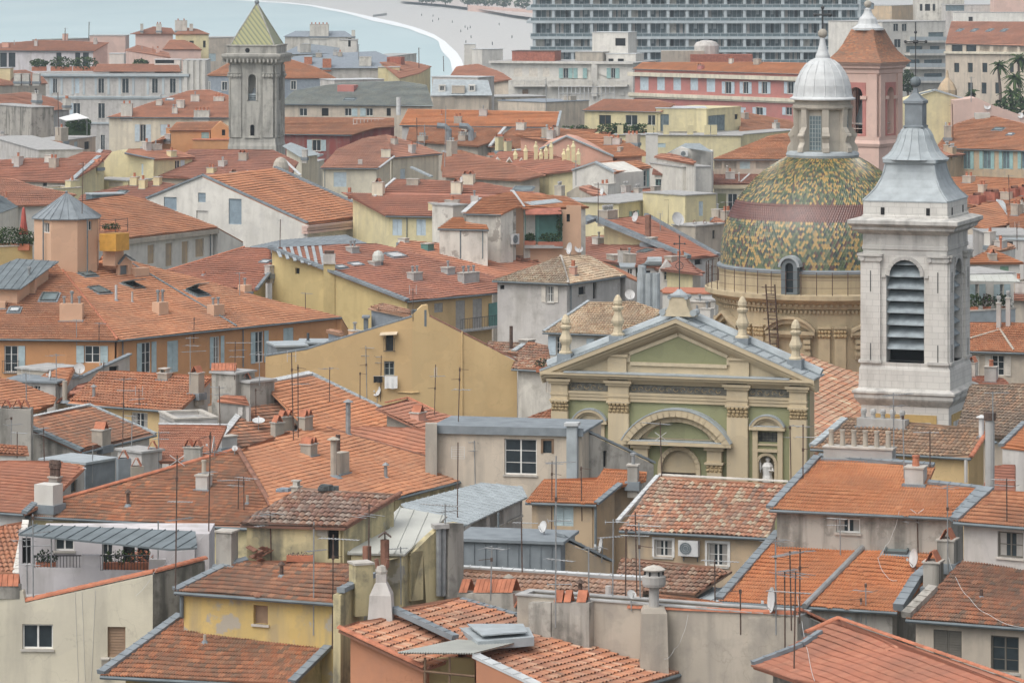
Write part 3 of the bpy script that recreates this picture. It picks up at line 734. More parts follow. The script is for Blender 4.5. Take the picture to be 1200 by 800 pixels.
 # ------ ground, sea, beach, haze
def sheet_obj(name,pts,z,mat,uvm=None):
 m=M();m.add([V((x,y,z))for x,y in pts],[tuple(range(len(pts)))],mat);o=m.build(name);return tag(o,kind='structure')
def water():
 m,n,l,b=newmat('sea_water')
 g=noise(n,l,.012,4,sz=(1,.25,1));base=mixc(n,l,ramp(n,l,g,[(.3,.0),(.7,1.0)]),(.40,.53,.54),(.48,.60,.60))
 tc=n.new('ShaderNodeNewGeometry');sp=n.new('ShaderNodeSeparateXYZ');l.new(tc.outputs['Position'],sp.inputs[0])
 l.new(base,b.inputs['Base Color']);b.inputs['Roughness'].default_value=.35;b.inputs['Specular IOR Level'].default_value=.3
 bump(n,l,b,noise(n,l,.35,5,sz=(1,.35,1)),.5,.25)
water()
def gpt(px,py,z=.3):q=Pz(px,py,z);return(q.x,q.y)
sheet_obj('sea',[(-9000,500),(9000,500),(9000,30000),(-9000,30000)],-.6,'sea_water')
coast=[gpt(px,py)for px,py in((548,90),(541,70),(536,62),(521,48),(508,40),(490,33),(465,26),(430,18.5),(400,12),(370,6.5),(340,3),(300,.5),(250,-3),(180,-8),(60,-14))]
near=[(-1500,-60),(2500,-60),(9000,-60),(9000,9000),(-600,9000)]
sheet_obj('ground',[(-2500,-80),(2500,-80),(2500,1150),(coast[0][0]+12,1250),(coast[0][0]-30,1150),(-2500,1150)],.0,'asphalt')
far=[gpt(px,py)for px,py in((-300,-30),(900,-30),(1600,-20),(1600,70))]
land=coast+far+[(1500,1100),(coast[0][0],1100)]
sheet_obj('beach',land,.12,'pebble')
fm=M();r2=random.Random(4);pts=[]
for(a,b)in zip(coast[:-3],coast[1:-2]):
 for i in range(10):t=i/10;pts.append((a[0]+(b[0]-a[0])*t,a[1]+(b[1]-a[1])*t))
edge=[]
for i,(x,y)in enumerate(pts):
 w=.5*(6.5+2.2*math.sin(i*.13)+1.2*math.sin(i*.31+1))*(y/1300)
 q,p=pts[min(i+1,len(pts)-1)],pts[max(i-1,0)];L=math.hypot(q[0]-p[0],q[1]-p[1]);edge.append((x-(q[1]-p[1])/L*w,y+(q[0]-p[0])/L*w))
fm.add([V((x,y,.18))for x,y in pts]+[V((x,y,-.4))for x,y in edge],[(i,i+1,len(pts)+i+1,len(pts)+i)for i in range(len(pts)-1)],'foam')
tag(fm.build('surf'),kind='stuff',label='white line of breaking waves along the pebble beach')
pr=[gpt(px,py,3)for px,py in((640,22),(600,17),(560,10),(520,5),(470,1),(470,-6),(700,-8),(760,5))]
sheet_obj('promenade',pr,2.6,'prom')
hz=bpy.data.materials.new('haze');hz.use_nodes=True;MATS['haze']=hz
hn=hz.node_tree;hn.nodes.clear();ho=hn.nodes.new('ShaderNodeOutputMaterial');hv=hn.nodes.new('ShaderNodeVolumePrincipled')
hv.inputs['Color'].default_value=(.78,.90,.97,1);hv.inputs['Density'].default_value=HAZE if 'HAZE' in globals()else.00014;hv.inputs['Anisotropy'].default_value=.2
hn.links.new(hv.outputs[0],ho.inputs['Volume'])
hm=M();hm.ob(V((-9500,-120,-2.0)),V((19000,0,0)),V((0,30500,0)),V((0,0,70)),'haze')
tag(hm.build('haze'),kind='stuff',label='thin sea haze over the town')
# ====== FOREGROUND
h=house('plain red tiled roof house poking in at the bottom right corner','grime')
h.roof('983,726 1178,793',z=24.3,pitch=17,poly='983,726 1215,806 1090,850 882,780',mat='t_red')
h.flash('882,779 940,757 962,742',.3,'zinc');h.cap('945,743 983,726','clay',.14);h.cap('983,726 1215,806','clay',.1)
h.fin();F1=h
h=house('grey rendered house end with thick square chimney stack and tile coping','greige')
h.flat('606,697 936,722',d=142.5,depth=1.2,mat='concr',par=.7,cop='concr',copt=.05)
pw=h.wp
h.cap([pw.hit(737,714)+V((0,.1,0)),pw.hit(937,722)+V((0,.1,0))],'clay',.17)
m=M();p0=pw.hit(770,770);n=pw.n
k=p0.y/F
for z0,z1,w0,w1 in((-.6,1.72,1.05,.92),(1.72,1.9,.92,.75)):
 vs=[]
 for z,w in((z0,w0),(z1,w1)):
  for sx,sy in((-1,-1),(1,-1),(1,1),(-1,1)):vs.append(p0+n*.3+V((sx*w/2,sy*w/2,z)))
 m.add(vs,[(0,3,2,1),(4,5,6,7),(0,1,5,4),(1,2,6,5),(2,3,7,6),(3,0,4,7)],'greige')
q=M();t=p0+n*.3+V((0,0,1.9));q.lathe(t,[(.19,0),(.18,.75)],12,'concrete')
q2=M();q2.lathe(t+V((0,0,.75)),[(.40,0),(.43,.1),(.43,.36),(.36,.40),(.30,.42),(.30,.55)],16,'concrete');q2.lathe(t+V((0,0,1.32)),[(.40,0),(.42,.05),(.26,.14),(.02,.2)],16,'capstone')
for j in range(6):a=j*math.pi/3;q2.box(t+V((math.cos(a)*.33,math.sin(a)*.33,1.1)),.06,.06,.24,'dark')
h.part('chimney',m,[('flue',q),('chimney_cowl',q2)],'square rendered chimney with round concrete cowl')
m=M()
for x0,x1,yy in((652,696,742),(625,651,733)):
 a,b=pw.hit(x0,yy),pw.hit(x1,yy);m.ob(a+n*.02-V((0,0,1.5)),b-a,n*.42,V((0,0,1.5+(yy-704)*a.y/F)),'grime')
tt=M()
for x0,x1 in((655,664),(666,674),(681,692)):
 a,b=pw.hit(x0,703),pw.hit(x1,703);u=(b-a)
 for sg in(0,1):tt.prism([a+n*(.42-.4*sg),a+u+n*(.42-.4*sg),a+u+n*.22+V((0,0,.42)),a+n*.22+V((0,0,.42))],n*.03,'clay')
h.part('chimney',m,[('chimney_tile',tt)],'low grimy chimney stack capped by leaning tiles')
m=M();a,b=pw.hit(878,815),pw.hit(936,815);m.ob(a+n*.01-V((0,0,6)),b-a,n*.14,V((0,0,6+92*a.y/F)),'greige');h.part('wall_pier',m)
h.fin();F2=h
h=house('stained dark side wall with sloping tile coping beside the red roof','grime','party_wall',cat='wall',group=None)
a,b=P(936,718,138.1),P(1005,750,141.5);pl=vp2(a,b);h.wp=pl
h.skin(pl,[a,b],th=.35,mat='grime');h.cap([a+V((0,.15,0)),b+V((0,.15,0))],'clay',.17,pl=pl)
h.fin()
h=house('old house with wide weathered roof of uneven faded tiles and zinc gutter','terra')
h.roof('757,800 817,782',d=138,pitch=11,poly='745,804 817,782 538,703 468,714 533,750 566,778 628,808',mat='t_cpatch',gut=[0])
h.flash('817,783 540,704',.34,'zinc');h.flash('462,717 533,750',.42,'zinc',.2);F3=h
a=h.pl.hit(566,772)
m=M();c=h.pl.hit(538,737);e=h.pl.hit(620,750);g=h.pl.hit(626,770);f_=h.pl.hit(560,768)
q=[c,e,g,f_];zt=max(p.z for p in q)+.12;m.prism([V((p.x,p.y,zt-.36))for p in q],V((0,0,.32)),'lead')
lid=M();cc=sum(q,V((0,0,0)))/4;lid.prism([V((cc.x+(p.x-cc.x)*.8,cc.y+(p.y-cc.y)*.8,zt+.085))for p in q],V((0,0,.05)),'lead')
h.part('roof_light',m,[('pane',lid)],'low white sheet metal roof light')
h.fin()
h=house('small terracotta rendered house with peeling base and barrel tile verge','terra')
h.roof('497,784 535,770',d=136.5,pitch=14,poly='397,737 438,725 463,719 532,751 535,770 497,784',mat='t_cpatch',zb=0)
h.wall([0,5],mat='terra',out=.3);h.cap([h.c[0],h.c[5]],'clay',.14)
h.fin();F4=h
h=house('little covered roof terrace with corrugated canopy and yellow inner wall','yellow','roof_terrace',cat='terrace',group=None)
a,b=level('497,768 556,768',d=137.2);pl=vp2(a,b)
h.wm('yellow').ob(V((a.x,a.y+.9,0)),V((b.x-a.x,0,0)),V((0,.2,0)),V((0,0,a.z-.25)),'yellow')
h.wm('grime').ob(V((a.x,a.y-2,0)),V((b.x-a.x,0,0)),V((0,2.9,0)),V((0,0,a.z-2.2)),'grime')
m=M();c=[P(466,764,136.2),P(556,765,136),P(603,753,138.6),P(537,749,139.2)]
u,v=c[1]-c[0],c[3]-c[0]
vs=[];N=60
for j in range(N+1):
 t=j/N;w=.02*math.cos(j*math.pi)
 vs+=[c[0].lerp(c[1],t)+V((0,0,w)),c[3].lerp(c[2],t)+V((0,0,w))]
m.add(vs,[(2*j,2*j+2,2*j+3,2*j+1)for j in range(N)],'poly');m.add([p-V((0,0,.03))for p in vs],[(2*j,2*j+1,2*j+3,2*j+2)for j in range(N)],'poly')
h.part('canopy',m)
m=M()
for x in(498,527):q=P(x,770,136.4);m.tube([q,V((q.x,q.y,q.z-2.2))],.05,'timber',6)
m.tube([P(497,786,136.4),P(556,792,136.3)],.05,'timber',6);h.part('post',m)
h.fin()
h=house('peeling terracotta wall pier beside the covered terrace','terra','wall_pier',cat='wall',group=None)
a,b=P(558,772,135.4),P(630,806,133.6);pl=vp2(a,b);h.skin(pl,[a,b],th=.5);h.flash([a+V((0,.25,.02)),b+V((0,.25,.02))],.55,'leadw',.1,'coping',Plane(a,b-a,V((0,0,1))));h.fin()
h=house('stepped house with two orange tile roofs and flaking yellow attic wall','peely')
h.roof('120,791 340,802',z=21,pitch=18,poly='118,791 341,803 394,750 372,738 217,728 212,723',mat='t_worn',gut=[0]);F5=h;plA=h.pl
h.flash('118,790 211,722',.42,'zinc',.14);h.flash('342,801 394,750',.4,'zinc',.14);h.wall([1,2],mat='oldyel')
d2=plA.hit(300,733).y-.1
h.roof('207,692.5 402,706',d=d2,pitch=18,poly='205,692.5 404,707 432,678 418,660 285,656 262,664',mat='t_worn',gut=[0]);plB=h.pl
h.wall([0,1],[(297,709,314,731,'kl',dict(glass='tanblind'))],mat='peely',out=.25)
h.flash('205,692 262,664 290,656',.4,'zinc',.1);h.flash('403,705 432,680',.3,'zinc',.2)
h.pipe_on(214,694,722,r=.08)
h.chim(383,755,19,42,.6,'grime','t',pl=plA)
h.chim(262,664,20,40,.6,'grime','',pl=plB);h.vent(330,675,12,.07,'rust',True,pl=plB);h.vent(240,752,9,.06,'greige',False,pl=plA)
h.fin()
m=M();q=plB.hit(352,657);m.box(q+V((0,0,.0)),1.05,.3,.22,'clay');l=M();leaves(l,q+V((0,0,.25)),.5,.12,.08,60,.05,'bark')
thing('planter',q,'long terracotta planter under the attic door on orange roof','planter',[('box',m),('dry_plants',l)])
m=M()
for i in range(14):g=rnd;p=plB.hit(286+g.uniform(0,26),659+g.uniform(-7,3));a=V((g.uniform(-1,1),g.uniform(-1,1),.25)).normalized()*.4;m.prism([p+V((0,0,.08+i*.02)),p+a+V((0,0,.1+i*.02)),p+a+V((.16,.1,.16+i*.02)),p+V((.16,.1,.14+i*.02))],V((0,0,.03)),'clayd')
solo('tile_heap',m,'heap of broken barrel tiles beside the grimy chimney','broken tiles')
h=house('stained end wall with whitewashed bottle shaped chimney','oldyel','party_wall',cat='wall',group=None)
q=plA.hit(447,729);q=V((q.x,142.6,q.z));a,b=P(399,697,142.2),P(437,678,145);pl=vp2(a,b);h.skin(pl,[a,b],th=.3,mat='oldyel');h.flash([a+V((.0,.15,.05)),b+V((.0,.15,.05))],.4,'zinc',.18,'coping',Plane(a,b-a,V((0,0,1))))
c=P(447,729,141.8);k=c.y/F
m=M();m.lathe(c-V((0,0,.5)),[(.68,0),(.66,.55),(.6,1.1),(.56,1.55),(.32,1.95),(.27,2.0),(.27,2.3)],4,'greylt',R(40));t=M();t.lathe(c+V((0,0,1.8)),[(.2,0),(.23,.1),(.19,.3)],8,'capstone')
for e in(-.12,.14):t.tube([c+V((e,0,1.95)),c+V((e*1.6,0,2.35))],.09,'clayd',6)
h.part('chimney',m,[('chimney_pot',t)],'whitewashed bottle shaped chimney')
m=M();m.box(P(423,682,143.5)-V((0,0,1.2)),.7,.7,1.9,'oldyel',.4);m.box(P(423,682,143.5)+V((0,0,.7)),.8,.8,.08,'capstone',.4);h.part('chimney',m)
h.fin()
dF6=plB.hit(330,657).y+.6
h=house('attic cabin with uneven mossy barrel tiles and mouldy cream wall','oldyel')
h.roof('282,614 403,617.5',d=dF6,pitch=15,poly='281,614.5 404,618 470,579 352,573',mat='t_cmix');F6=h
h.wall([0,1],[(384,621,397,655,'k')],mat='oldyel',out=.22);h.wall([1,2],mat='oldyel',out=.2)
h.cap([h.c[1],h.c[2]],'clayd',.12);h.fin()
m=M();q=h.pl.hit(380,578)
for i in range(5):m.box(h.pl.hit(376+i*3.4,577)+V((0,0,.1)),.22,.5,.1+.06*(i%3),'tarp',i*.4)
solo('tarpaulin',m,'crumpled black tarpaulin lying on the mixed barrel tiles','tarpaulin')
m=M()
for i in range(3):m.box(h.pl.hit(328+i*3,578.5)+V((0,0,.1)),.3,.4,.08+.03*i,'slate',i*.6)
solo('slate_patch',m,'small grey slate patch near the top of mixed barrel tiles','slates')
h=house('mouldy yellow lean-to with translucent corrugated roof and two fat pipes','oldyel','lean_to',cat='shed')
dL=dF6+.3
h.roof('408,647 474,648.5',d=dL-.8,pitch=13,poly='407,647.5 474,649 524,604 468,594',mat='poly',oh=.1)
a=P(452,657,dL-1.5);b=P(537,612,dL+.9);pl=vp2(a,b);
h.skin(pl,[pl.hit(*q)for q in pp('452,657 481,650 504,628 520,614 537,612')],[(482,646,496,703,'k',dict(glass='shutold'))],th=.3)
m=M()
for x in(511,516.5):m=M();m.tube([pl.hit(x,697)+pl.n*.16,pl.hit(x,617)+pl.n*.16],.11,'steel',8);h.part('flue_pipe',m)
m=M();m.box(pl.hit(514,618)+pl.n*.1,.6,.5,.16,'concrete',.3);h.part('flue_cap',m)
m=M();m.ob(pl.hit(520,700)+pl.n*.02-V((0,0,1)),pl.hit(537,700)-pl.hit(520,700),pl.n*.3,V((0,0,1+88*pl.hit(528,655).y/F)),'grime');h.part('pilaster',m)
h.fin();F7=h
m=M();q=P(452,652,dL-1.7)
for x,hh in((430,.5),(451,.75)):
 p=P(x,655,dL-1.8);m.lathe(p-V((0,0,.3)),[(.17,0),(.17,.3+hh)],8,'clayd')
p=P(451,655,dL-1.8)+V((0,0,.75));m.prism([p+V((-.25,-.2,.1)),p+V((-.25,.2,.1)),p+V((0,.2,.3)),p+V((0,-.2,.3))],V((.03,0,0)),'rust');m.prism([p+V((.25,-.2,.1)),p+V((.25,.2,.1)),p+V((0,.2,.3)),p+V((0,-.2,.3))],V((-.03,0,0)),'rust');m.tube([p,p+V((0,0,.25))],.03,'rust',5)
solo('flue_group',m,'two rusty flue pots one with little gabled cap by corrugated sheet','flue pots')
h=house('cream plastered house at lower left with sloping tile coped wall','cream')
dF8=149.5
a,b=P(-12,699,dF8+.6),P(179,672,dF8);pl=vplane(P(179,672,dF8),4)
h.face(pl,'-15,692 27,692 29.5,706 179,673',[(26,731,62,760,'wl',dict(rows=1)),(126,734,147,770,'bl')],th=.4)
h.cap([pl.hit(29.5,707)+V((0,.2,0)),pl.hit(180,673)+V((0,.2,0))],'clay',.19,pl=pl)
p2=vp2(pl.hit(179,673),P(252,655,dF8+3.6));h.skin(p2,[pl.hit(179,673),p2.hit(240,657)],th=.35,mat='grime')
h.cap([pl.hit(179,673)+V((0,.2,0)),p2.hit(240,657)+V((0,.2,0))],'clay',.17,pl=pl)
o=pl.hit(-15,760);h.wm('cream').ob(V((o.x,o.y+.45,0)),V((6.6,0,0)),V((0,4.6,0)),V((0,0,pl.hit(60,722).z)),'concrete')
m=M();c=pl.hit(6,692)+V((0,.25,0));m.box(c-V((0,0,.3)),1.15,.6,.5,'grime')
t=M()
for sg in(-1,1):
 for i in range(5):o=c+V((-.56+.22*i,sg*.32,.2));t.prism([o,o+V((.2,0,0)),o+V((.2,-sg*.3,.42)),o+V((0,-sg*.3,.42))],V((0,sg*.03,0)),'clay')
h.part('chimney',m,[('chimney_tile',t)])
m=M();c=pl.hit(124,772)+pl.n*.14;m.box(c-V((0,0,.6)),.26,.26,.62,'greige');m.box(c+V((0,0,.02)),.34,.32,.06,'capstone');h.part('downpipe_box',m)
for x in(88,96,112):
 m=M();m.tube([pl.hit(x,692)+pl.n*.012,pl.hit(x-(5 if x>100 else-4),800)+pl.n*.012],.008,'cable',3);h.part('wall_cable',m)
h.fin();F8=h
h=house('lavender white terrace house with zinc canopy and planted balcony railings','lav')
dF9=157
pl=vplane(P(120,660,dF9),1);
h.face(pl,'37,665 95,665 95.5,650 117,650 117.5,668 174,669 174.5,655 194,655 194.5,662 240,662',th=.25)
bp=vplane(P(120,640,dF9+1.9),1)
h.face(bp,'22,622 228,629',[(64,630,87,645,'w',dict(rows=1,frame='framew')),(120,637,132,675,'w',dict(rows=3)),(144,634,158,672,'k'),(161,634,175,672,'k'),(26,630,36,660,'k')],th=.25,mat='lav')
h.roof('22,626 200,643.5',d=dF9+.1,pitch=12,poly='21,625 200,643 231,641 229,622 39,614',mat='zincd',body=False)
h.wm().ob(V((pl.hit(37,700).x,dF9+2.1,0)),V((7.1,0,0)),V((0,3,0)),V((0,0,bp.hit(60,626).z)),'lav')
h.wm().ob(V((pl.hit(37,700).x,dF9+.26,0)),V((7.1,0,0)),V((0,1.6,0)),V((0,0,pl.hit(60,690).z)),'concrete')
for x0,x1 in((38,95),(117.5,174)):
 m=M()
 for i in range(15):x=x0+(x1-x0)*(i+.5)/15;m.tube([pl.hit(x,668)+V((0,.1,0)),pl.hit(x,651)+V((0,.1,0))],.014,'iron',4)
 m.tube([pl.hit(x0,651)+V((0,.1,0)),pl.hit(x1,651)+V((0,.1,0))],.025,'iron',5);h.part('railing',m)
m=M()
for x in(60,120,185):m.tube([pl.hit(x,668)+V((0,.05,0)),V((pl.hit(x,668).x,dF9+.1,h.pl.z(pl.hit(x,668).x,dF9+.1)-.06))],.03,'steel',5)
h.part('post',m)
h.fin();F9=h
for x,w,mt,lb in((52,.5,'leafd','dark potted plants behind left terrace railing under zinc canopy'),(137,.75,'leaf','flower boxes with reddish plants along right terrace railing'),(163,.55,'clay','reddish flowering plants beside dark terrace doors')):
 q=pl.hit(x,655)+V((0,.5,0));m=M();leaves(m,q,w,.3,.32,170,.07,mt,'leafd');b=M();b.box(q-V((0,0,.55)),w*1.6,.28,.35,'clay');thing('terrace_plants',q-V((0,0,.55)),lb,'plants',[('foliage',m),('planter',b)],'potted plants on terraces')
h=house('sliver of red barrel tile roof at the left edge by lavender terrace','greylt');h.roof('-5,676 18,675',z=21,pitch=18,poly='-12,676 17.5,675 29,612 -12,620',mat='t_cred')
h.flash('18,675 30,612',.35,'white');h.fin()
# ------ right-hand houses
h=house('bright orange roofed house with two stepped roofs and zinc verges','grime')
h.roof('845,704 1052,716.5',z=21.2,pitch=18,poly='842,704 1052,716.5 1092,672 1114,640 1122,636 912,624',mat='t_bright',gut=[0]);R1=h;pa=h.pl
h.wall([0,1],[(972,722,998,735,'cx')],mat='grime',out=.3)
h.flash('842,703 912,624',.45,'zinc',.12);h.flash('1053,716 1074,682 1092,666',.55,'zinc',.3)
m=M();m.tube([pa.hit(943,713)+pa.n*.12,pa.hit(1027,628)+pa.n*.12,pa.hit(1027,628)+V((0,0,.9))],.13,'steel',8);h.part('drain_pipe',m)
h.skyl(1052,646,1.0,.8)
h.chim(1091,690,19,30,.8,'grime','t',pl=pa);h.chim(1108,662,20,28,.8,'grime','t',pl=pa)
dU=pa.hit(1015,631).y
h.roof('903,596.5 1120,606.5',d=dU-.1,pitch=18,poly='902,596.5 1120,606.5 1150,574 1087,567 1096,546 960,535',mat='t_bright',gut=[0]);pb=h.pl
h.wall([0,1],[(980,607,1008,624,'gc',dict(rows=1))],mat='grime',out=.25)
h.flash('902,596 958,536',.42,'zinc',.12);h.flash('960,535 1095,546',.3,'zinc',.12);h.flash('1120,606 1151,573',.42,'zinc',.16);h.flash('1088,566 1150,573',.3,'zinc',.12)
h.chim(1005,540,82,14,.8,'concrete','PPPPPP',pl=pb);h.chim(1071,569,22,20,.8,'greylt','p',pl=pb)
h.flash('920,630 960,634 1000,640 1015,632',.6,'zincd',.1,pl=pa)
h.fin()
h=house('beige house at right edge with dark lichened tiles and weathered shutters','offwhite',shut='shutold',frame='shutold')
h.roof('1065,725 1215,736',z=21.4,pitch=18,poly='1062,725 1218,736.5 1218,664 1131,655',mat='t_worn',gut=[0]);pa=h.pl;R2=h
h.wall([0,1],[(1094,738,1127,771,'cl'),(1161,745,1194,787,'w')],mat='beige',out=.3)
dU=pa.hit(1160,657).y
h.roof('1120,611 1215,618.5',d=dU,pitch=18,poly='1118,611 1218,618.7 1218,578 1160,574',mat='t_orange',gut=[0])
h.wall([0,1],[(1169,623,1199,653,'w')],mat='greylt',out=.3);h.flash('1118,611 1160,574',.5,'zinc',.16)
h.flash('1062,724 1094,692',.5,'grime',.25,'verge_wall',pl=pa);h.vent(1150,700,10,.07,'rust',False,pl=pa)
h.fin()
h=house('house with pink and cream barrel tiles above two white windows','tan')
h.roof('727,621 892,629.5',z=21,pitch=17,poly='726,621 900,630 924,566 772,558.5',mat='t_canal',gut=[0]);C10=h;pa=h.pl
h.wall([0,1],[(767,632,788,652,'gs',dict(sur='framew')),(829,636,853,663,'gs',dict(sur='framew'))],mat='tan',out=.3);wpl=h.wp
h.flash('724,612 771,559',.25,'leadw',.12)
h.cap('772,558 924,566','capstone',.12)
h.fin()
acunit(wpl,809,641,24,18,'white air conditioner on tan wall between two white framed windows')
h=house('lower lean-to of mixed barrel tiles below the white windows','grime','lean_to',cat='shed');h.roof('745,692 820,697',z=20.2,pitch=15,poly='718,690 815,697 858,668 728,654',mat='t_cmix');h.fin()
h=house('flat grey zinc roof strip between barrel tiles and orange roof','concrete','zinc_roof_house');h.roof('778,697 850,704',z=20.0,pitch=5,poly='770,696 846,705 860,690 786,682',mat='lead');h.fin()
h=house('narrow orange tile strip directly behind the grey parapet wall','greige');h.roof('760,715 855,722',d=146.4,pitch=14,poly='745,715 880,724 846,705 768,695',mat='t_worn');h.fin()
h=house('long pale pink barrel tile roof with white ridge strip','greige');h.roof('536,705 752,718',d=149.6,pitch=15,poly='525,704 752,717 754,681 538,668',mat='t_cpink');h.flash('538,667 754,680',.22,'leadw',.16);C9=h
m=M();q=h.pl.hit(712,702);h.vent(713,698,12,.12,'greylt',False);h.vent(596,690,12,.1,'greige',True);h.vent(680,694,10,.08,'rust',True)
h.fin()
h=house('row of low rendered chimney walls topped by leaning clay tiles','grime','chimney_wall',cat='chimney wall',group=None)
pl=vp2(P(536,702,148),P(605,716,146.5))
h.skin(pl,[pl.hit(*q)for q in pp('536,695 601,695 602,710 628,712')],th=.7);t=M()
for x0,x1,yy in((554,600,694),(537,547,694)):
 a,b=pl.hit(x0,yy),pl.hit(x1,yy);L=(b-a).length;k=max(2,int(L/.2))
 for i in range(k):
  o=a+(b-a)*i/k;e=(b-a)/k*.92
  for sg in(0,1):t.prism([o-pl.n*(.05+.6*sg),o+e-pl.n*(.05+.6*sg),o+e-pl.n*(.32+.06*sg)+V((0,0,.48)),o-pl.n*(.32+.06*sg)+V((0,0,.48))],pl.n*.03,'clay')
a=pl.hit(613,711)
for sg in(-1,1):t.prism([a+V((sg*.3,-.1,0)),a+V((sg*.3,.5,0)),a+V((.02*sg,.5,.5)),a+V((.02*sg,-.1,.5))],V((sg*.05,0,0)),'clay')
h.part('chimney_tile',t);h.fin()
h=house('zinc clad attic shed with plain tan gable','zinc','zinc_shed',cat='shed');dS=158
h.flat('536,632 657,636',d=dS,depth=3,mat='zinc',wall='zinc',lip=.15);m=M();wp=h.wp
for i in range(9):a=wp.hit(542+i*13,690);b=wp.hit(542+i*13,634);m.ob(a+wp.n*.0,wp.u*.03,wp.n*.05,V((0,0,b.z-a.z)),'zinc')
h.part('seam',m)
a=P(657,631,dS-.1);b=P(715,660,dS+1.2);pl=vp2(a,b);h.skin(pl,[a,b],th=3.0,mat='tan');h.flash([a+V((0,.3,.03)),b+V((0,.3,.03))],.8,'zinc',.1,'coping',Plane(a,b-a,V((0,0,1))));h.fin();C8=h
h=house('tan house with small bright orange L-shaped roof and zinc verge','tan',shut='shutg')
h.roof('618,588 698,590.5',z=21.6,pitch=19,poly='616,588 699,591 727,569 757,562 758,552 708,549 698,563 638,562',mat='t_bright',gut=[0]);C7=h;pa=h.pl
h.wall([0,1],[(649,592,672,616,'c')],mat='tan',out=.25);h.wall([1,2],mat='tan',out=.2);h.flash('699,591 727,568',.35,'zinc',.12)
h.pipe_on(696,594,655,r=.07)
h.chim(741,566,12,20,.5,'grime','m');h.fin()
h=house('flat topped grey green attic block with large window and zinc fascia','greige');dC=199
h.flat('504,502 682,507',d=dC,depth=5,mat='zinc',wall='beige',wins=[(591,514,629,556,'w',dict(frame='framew')),(634,514,649,531,'k',dict(glass='glass'))],lip=.1);wp=h.wp
m=M();m.ob(wp.hit(502,507)+wp.n*.03,wp.hit(684,511)-wp.hit(502,507),wp.n*.15,V((0,0,.42)),'zinc');h.part('fascia',m)
m=M()
for(x0,x1)in((634,636.5),(646.5,649)):m.ob(wp.hit(x0,531)-wp.n*.02,wp.hit(x1,531)-wp.hit(x0,531),wp.n*.05,V((0,0,.75)),'timber')
m.ob(wp.hit(634,516)-wp.n*.018,wp.hit(649,516)-wp.hit(634,516),wp.n*.05,V((0,0,.09)),'timber');h.part('window_frame',m)
m=M();a=wp.hit(666,566);m.ob(a+wp.n*.02,wp.hit(678,566)-a,wp.n*.45,V((0,0,3.0)),'lead');m.ob(a+wp.n*.0+V((-.1,0,3.003)),wp.hit(678,566)-a+V((.2,0,0)),wp.n*.6,V((0,0,.16)),'leadw');h.part('duct',m)
m=M();m.box(wp.hit(507,540)+wp.n*.3-V((0,0,1)),.6,.6,3.0,'stone');h.part('stone_pier',m)
a,b=P(683,505,dC-.2),P(766,544,dC+1.6);pl=vp2(a,b);h.skin(pl,[a,b],[(707,528,711,547,'k')],th=3.5,mat='grime');h.flash([a+V((0,.2,.03)),b+V((0,.2,.03))],.6,'zinc',.12,'coping',Plane(a,b-a,V((0,0,1))))
h.fin();C6=h
h=house('low glazed verandah with pale ribbed zinc roof','greylt','verandah',cat='verandah');
h.roof('540,613 616,583',d=181,pitch=9,poly='505,617 548,614 618,582 612,570 565,565 470,590',mat='lead',oh=.25)
h.wall([1,2],[(552,606,570,625,'w'),(574,598,590,616,'w'),(594,590,611,607,'w')],mat='greylt',out=.2);h.fin()
h=house('pale grey wall with bent drainpipe below the zinc verandah','greylt','house');h.flat('540,640 612,640',z=20.3,depth=3,mat='concr');h.pipe_on(584,600,640);h.fin()
h=house('tan house with dark brown barrel roof and row of metal cowls','ochre2')
h.roof('1046,531 1137,536.5',z=21,pitch=17,poly='950,525.5 1138,536.5 1158,505 1066,496 990,490',mat='t_cbrown',gut=[0]);R3=h;pa=h.pl
h.wall([0,1],out=.3,mat='ochre2');h.wall([1,2],out=.2,mat='ochre2');h.cap([h.c[1],h.c[2]],'clay',.15);h.flash('952,524 990,492',.5,'lead',.16)
h.chim(1032,502,60,11,.7,'concrete','ddddd',cap=False);h.pipe_on(1130,539,565,r=.1,mat='greylt')
h.vent(1150,512,22,.14,'white_paint');h.fin()
m=M();q=P(1160,572,178);m.tube([q,P(1160,492,178)],.22,'concrete',10);m.lathe(P(1160,492,178),[(.28,0),(.28,.35)],10,'rust');solo('flue_stack',m,'tall slim concrete flue with rusty top right of tan gable','flue')
h=house('pale grey attic block at right edge with zinc verge','greylt');h.roof('1176,524 1215,528',z=21.6,pitch=17,poly='1173,523 1218,528 1218,494 1200,497',mat='t_bright');h.wall([0,1],mat='greylt',out=.2);h.flash('1173,523 1201,496',.4,'zinc',.14);h.fin()
h=house('large barrel tile roof in brown and pink right of bell tower','beige');h.roof('1128,508 1215,515',z=20.5,pitch=17,poly='1120,508 1222,515 1222,451 1137,451',mat='t_cbrown');h.flash('1128,507 1168,520',.2,'zincd',.1);h.fin()
h=house('small red tiles beside tall flue below barrel roof','greige');h.roof('1160,580 1185,582',z=20.4,pitch=17,poly='1150,579 1190,583 1190,545 1160,545',mat='t_red');h.fin()
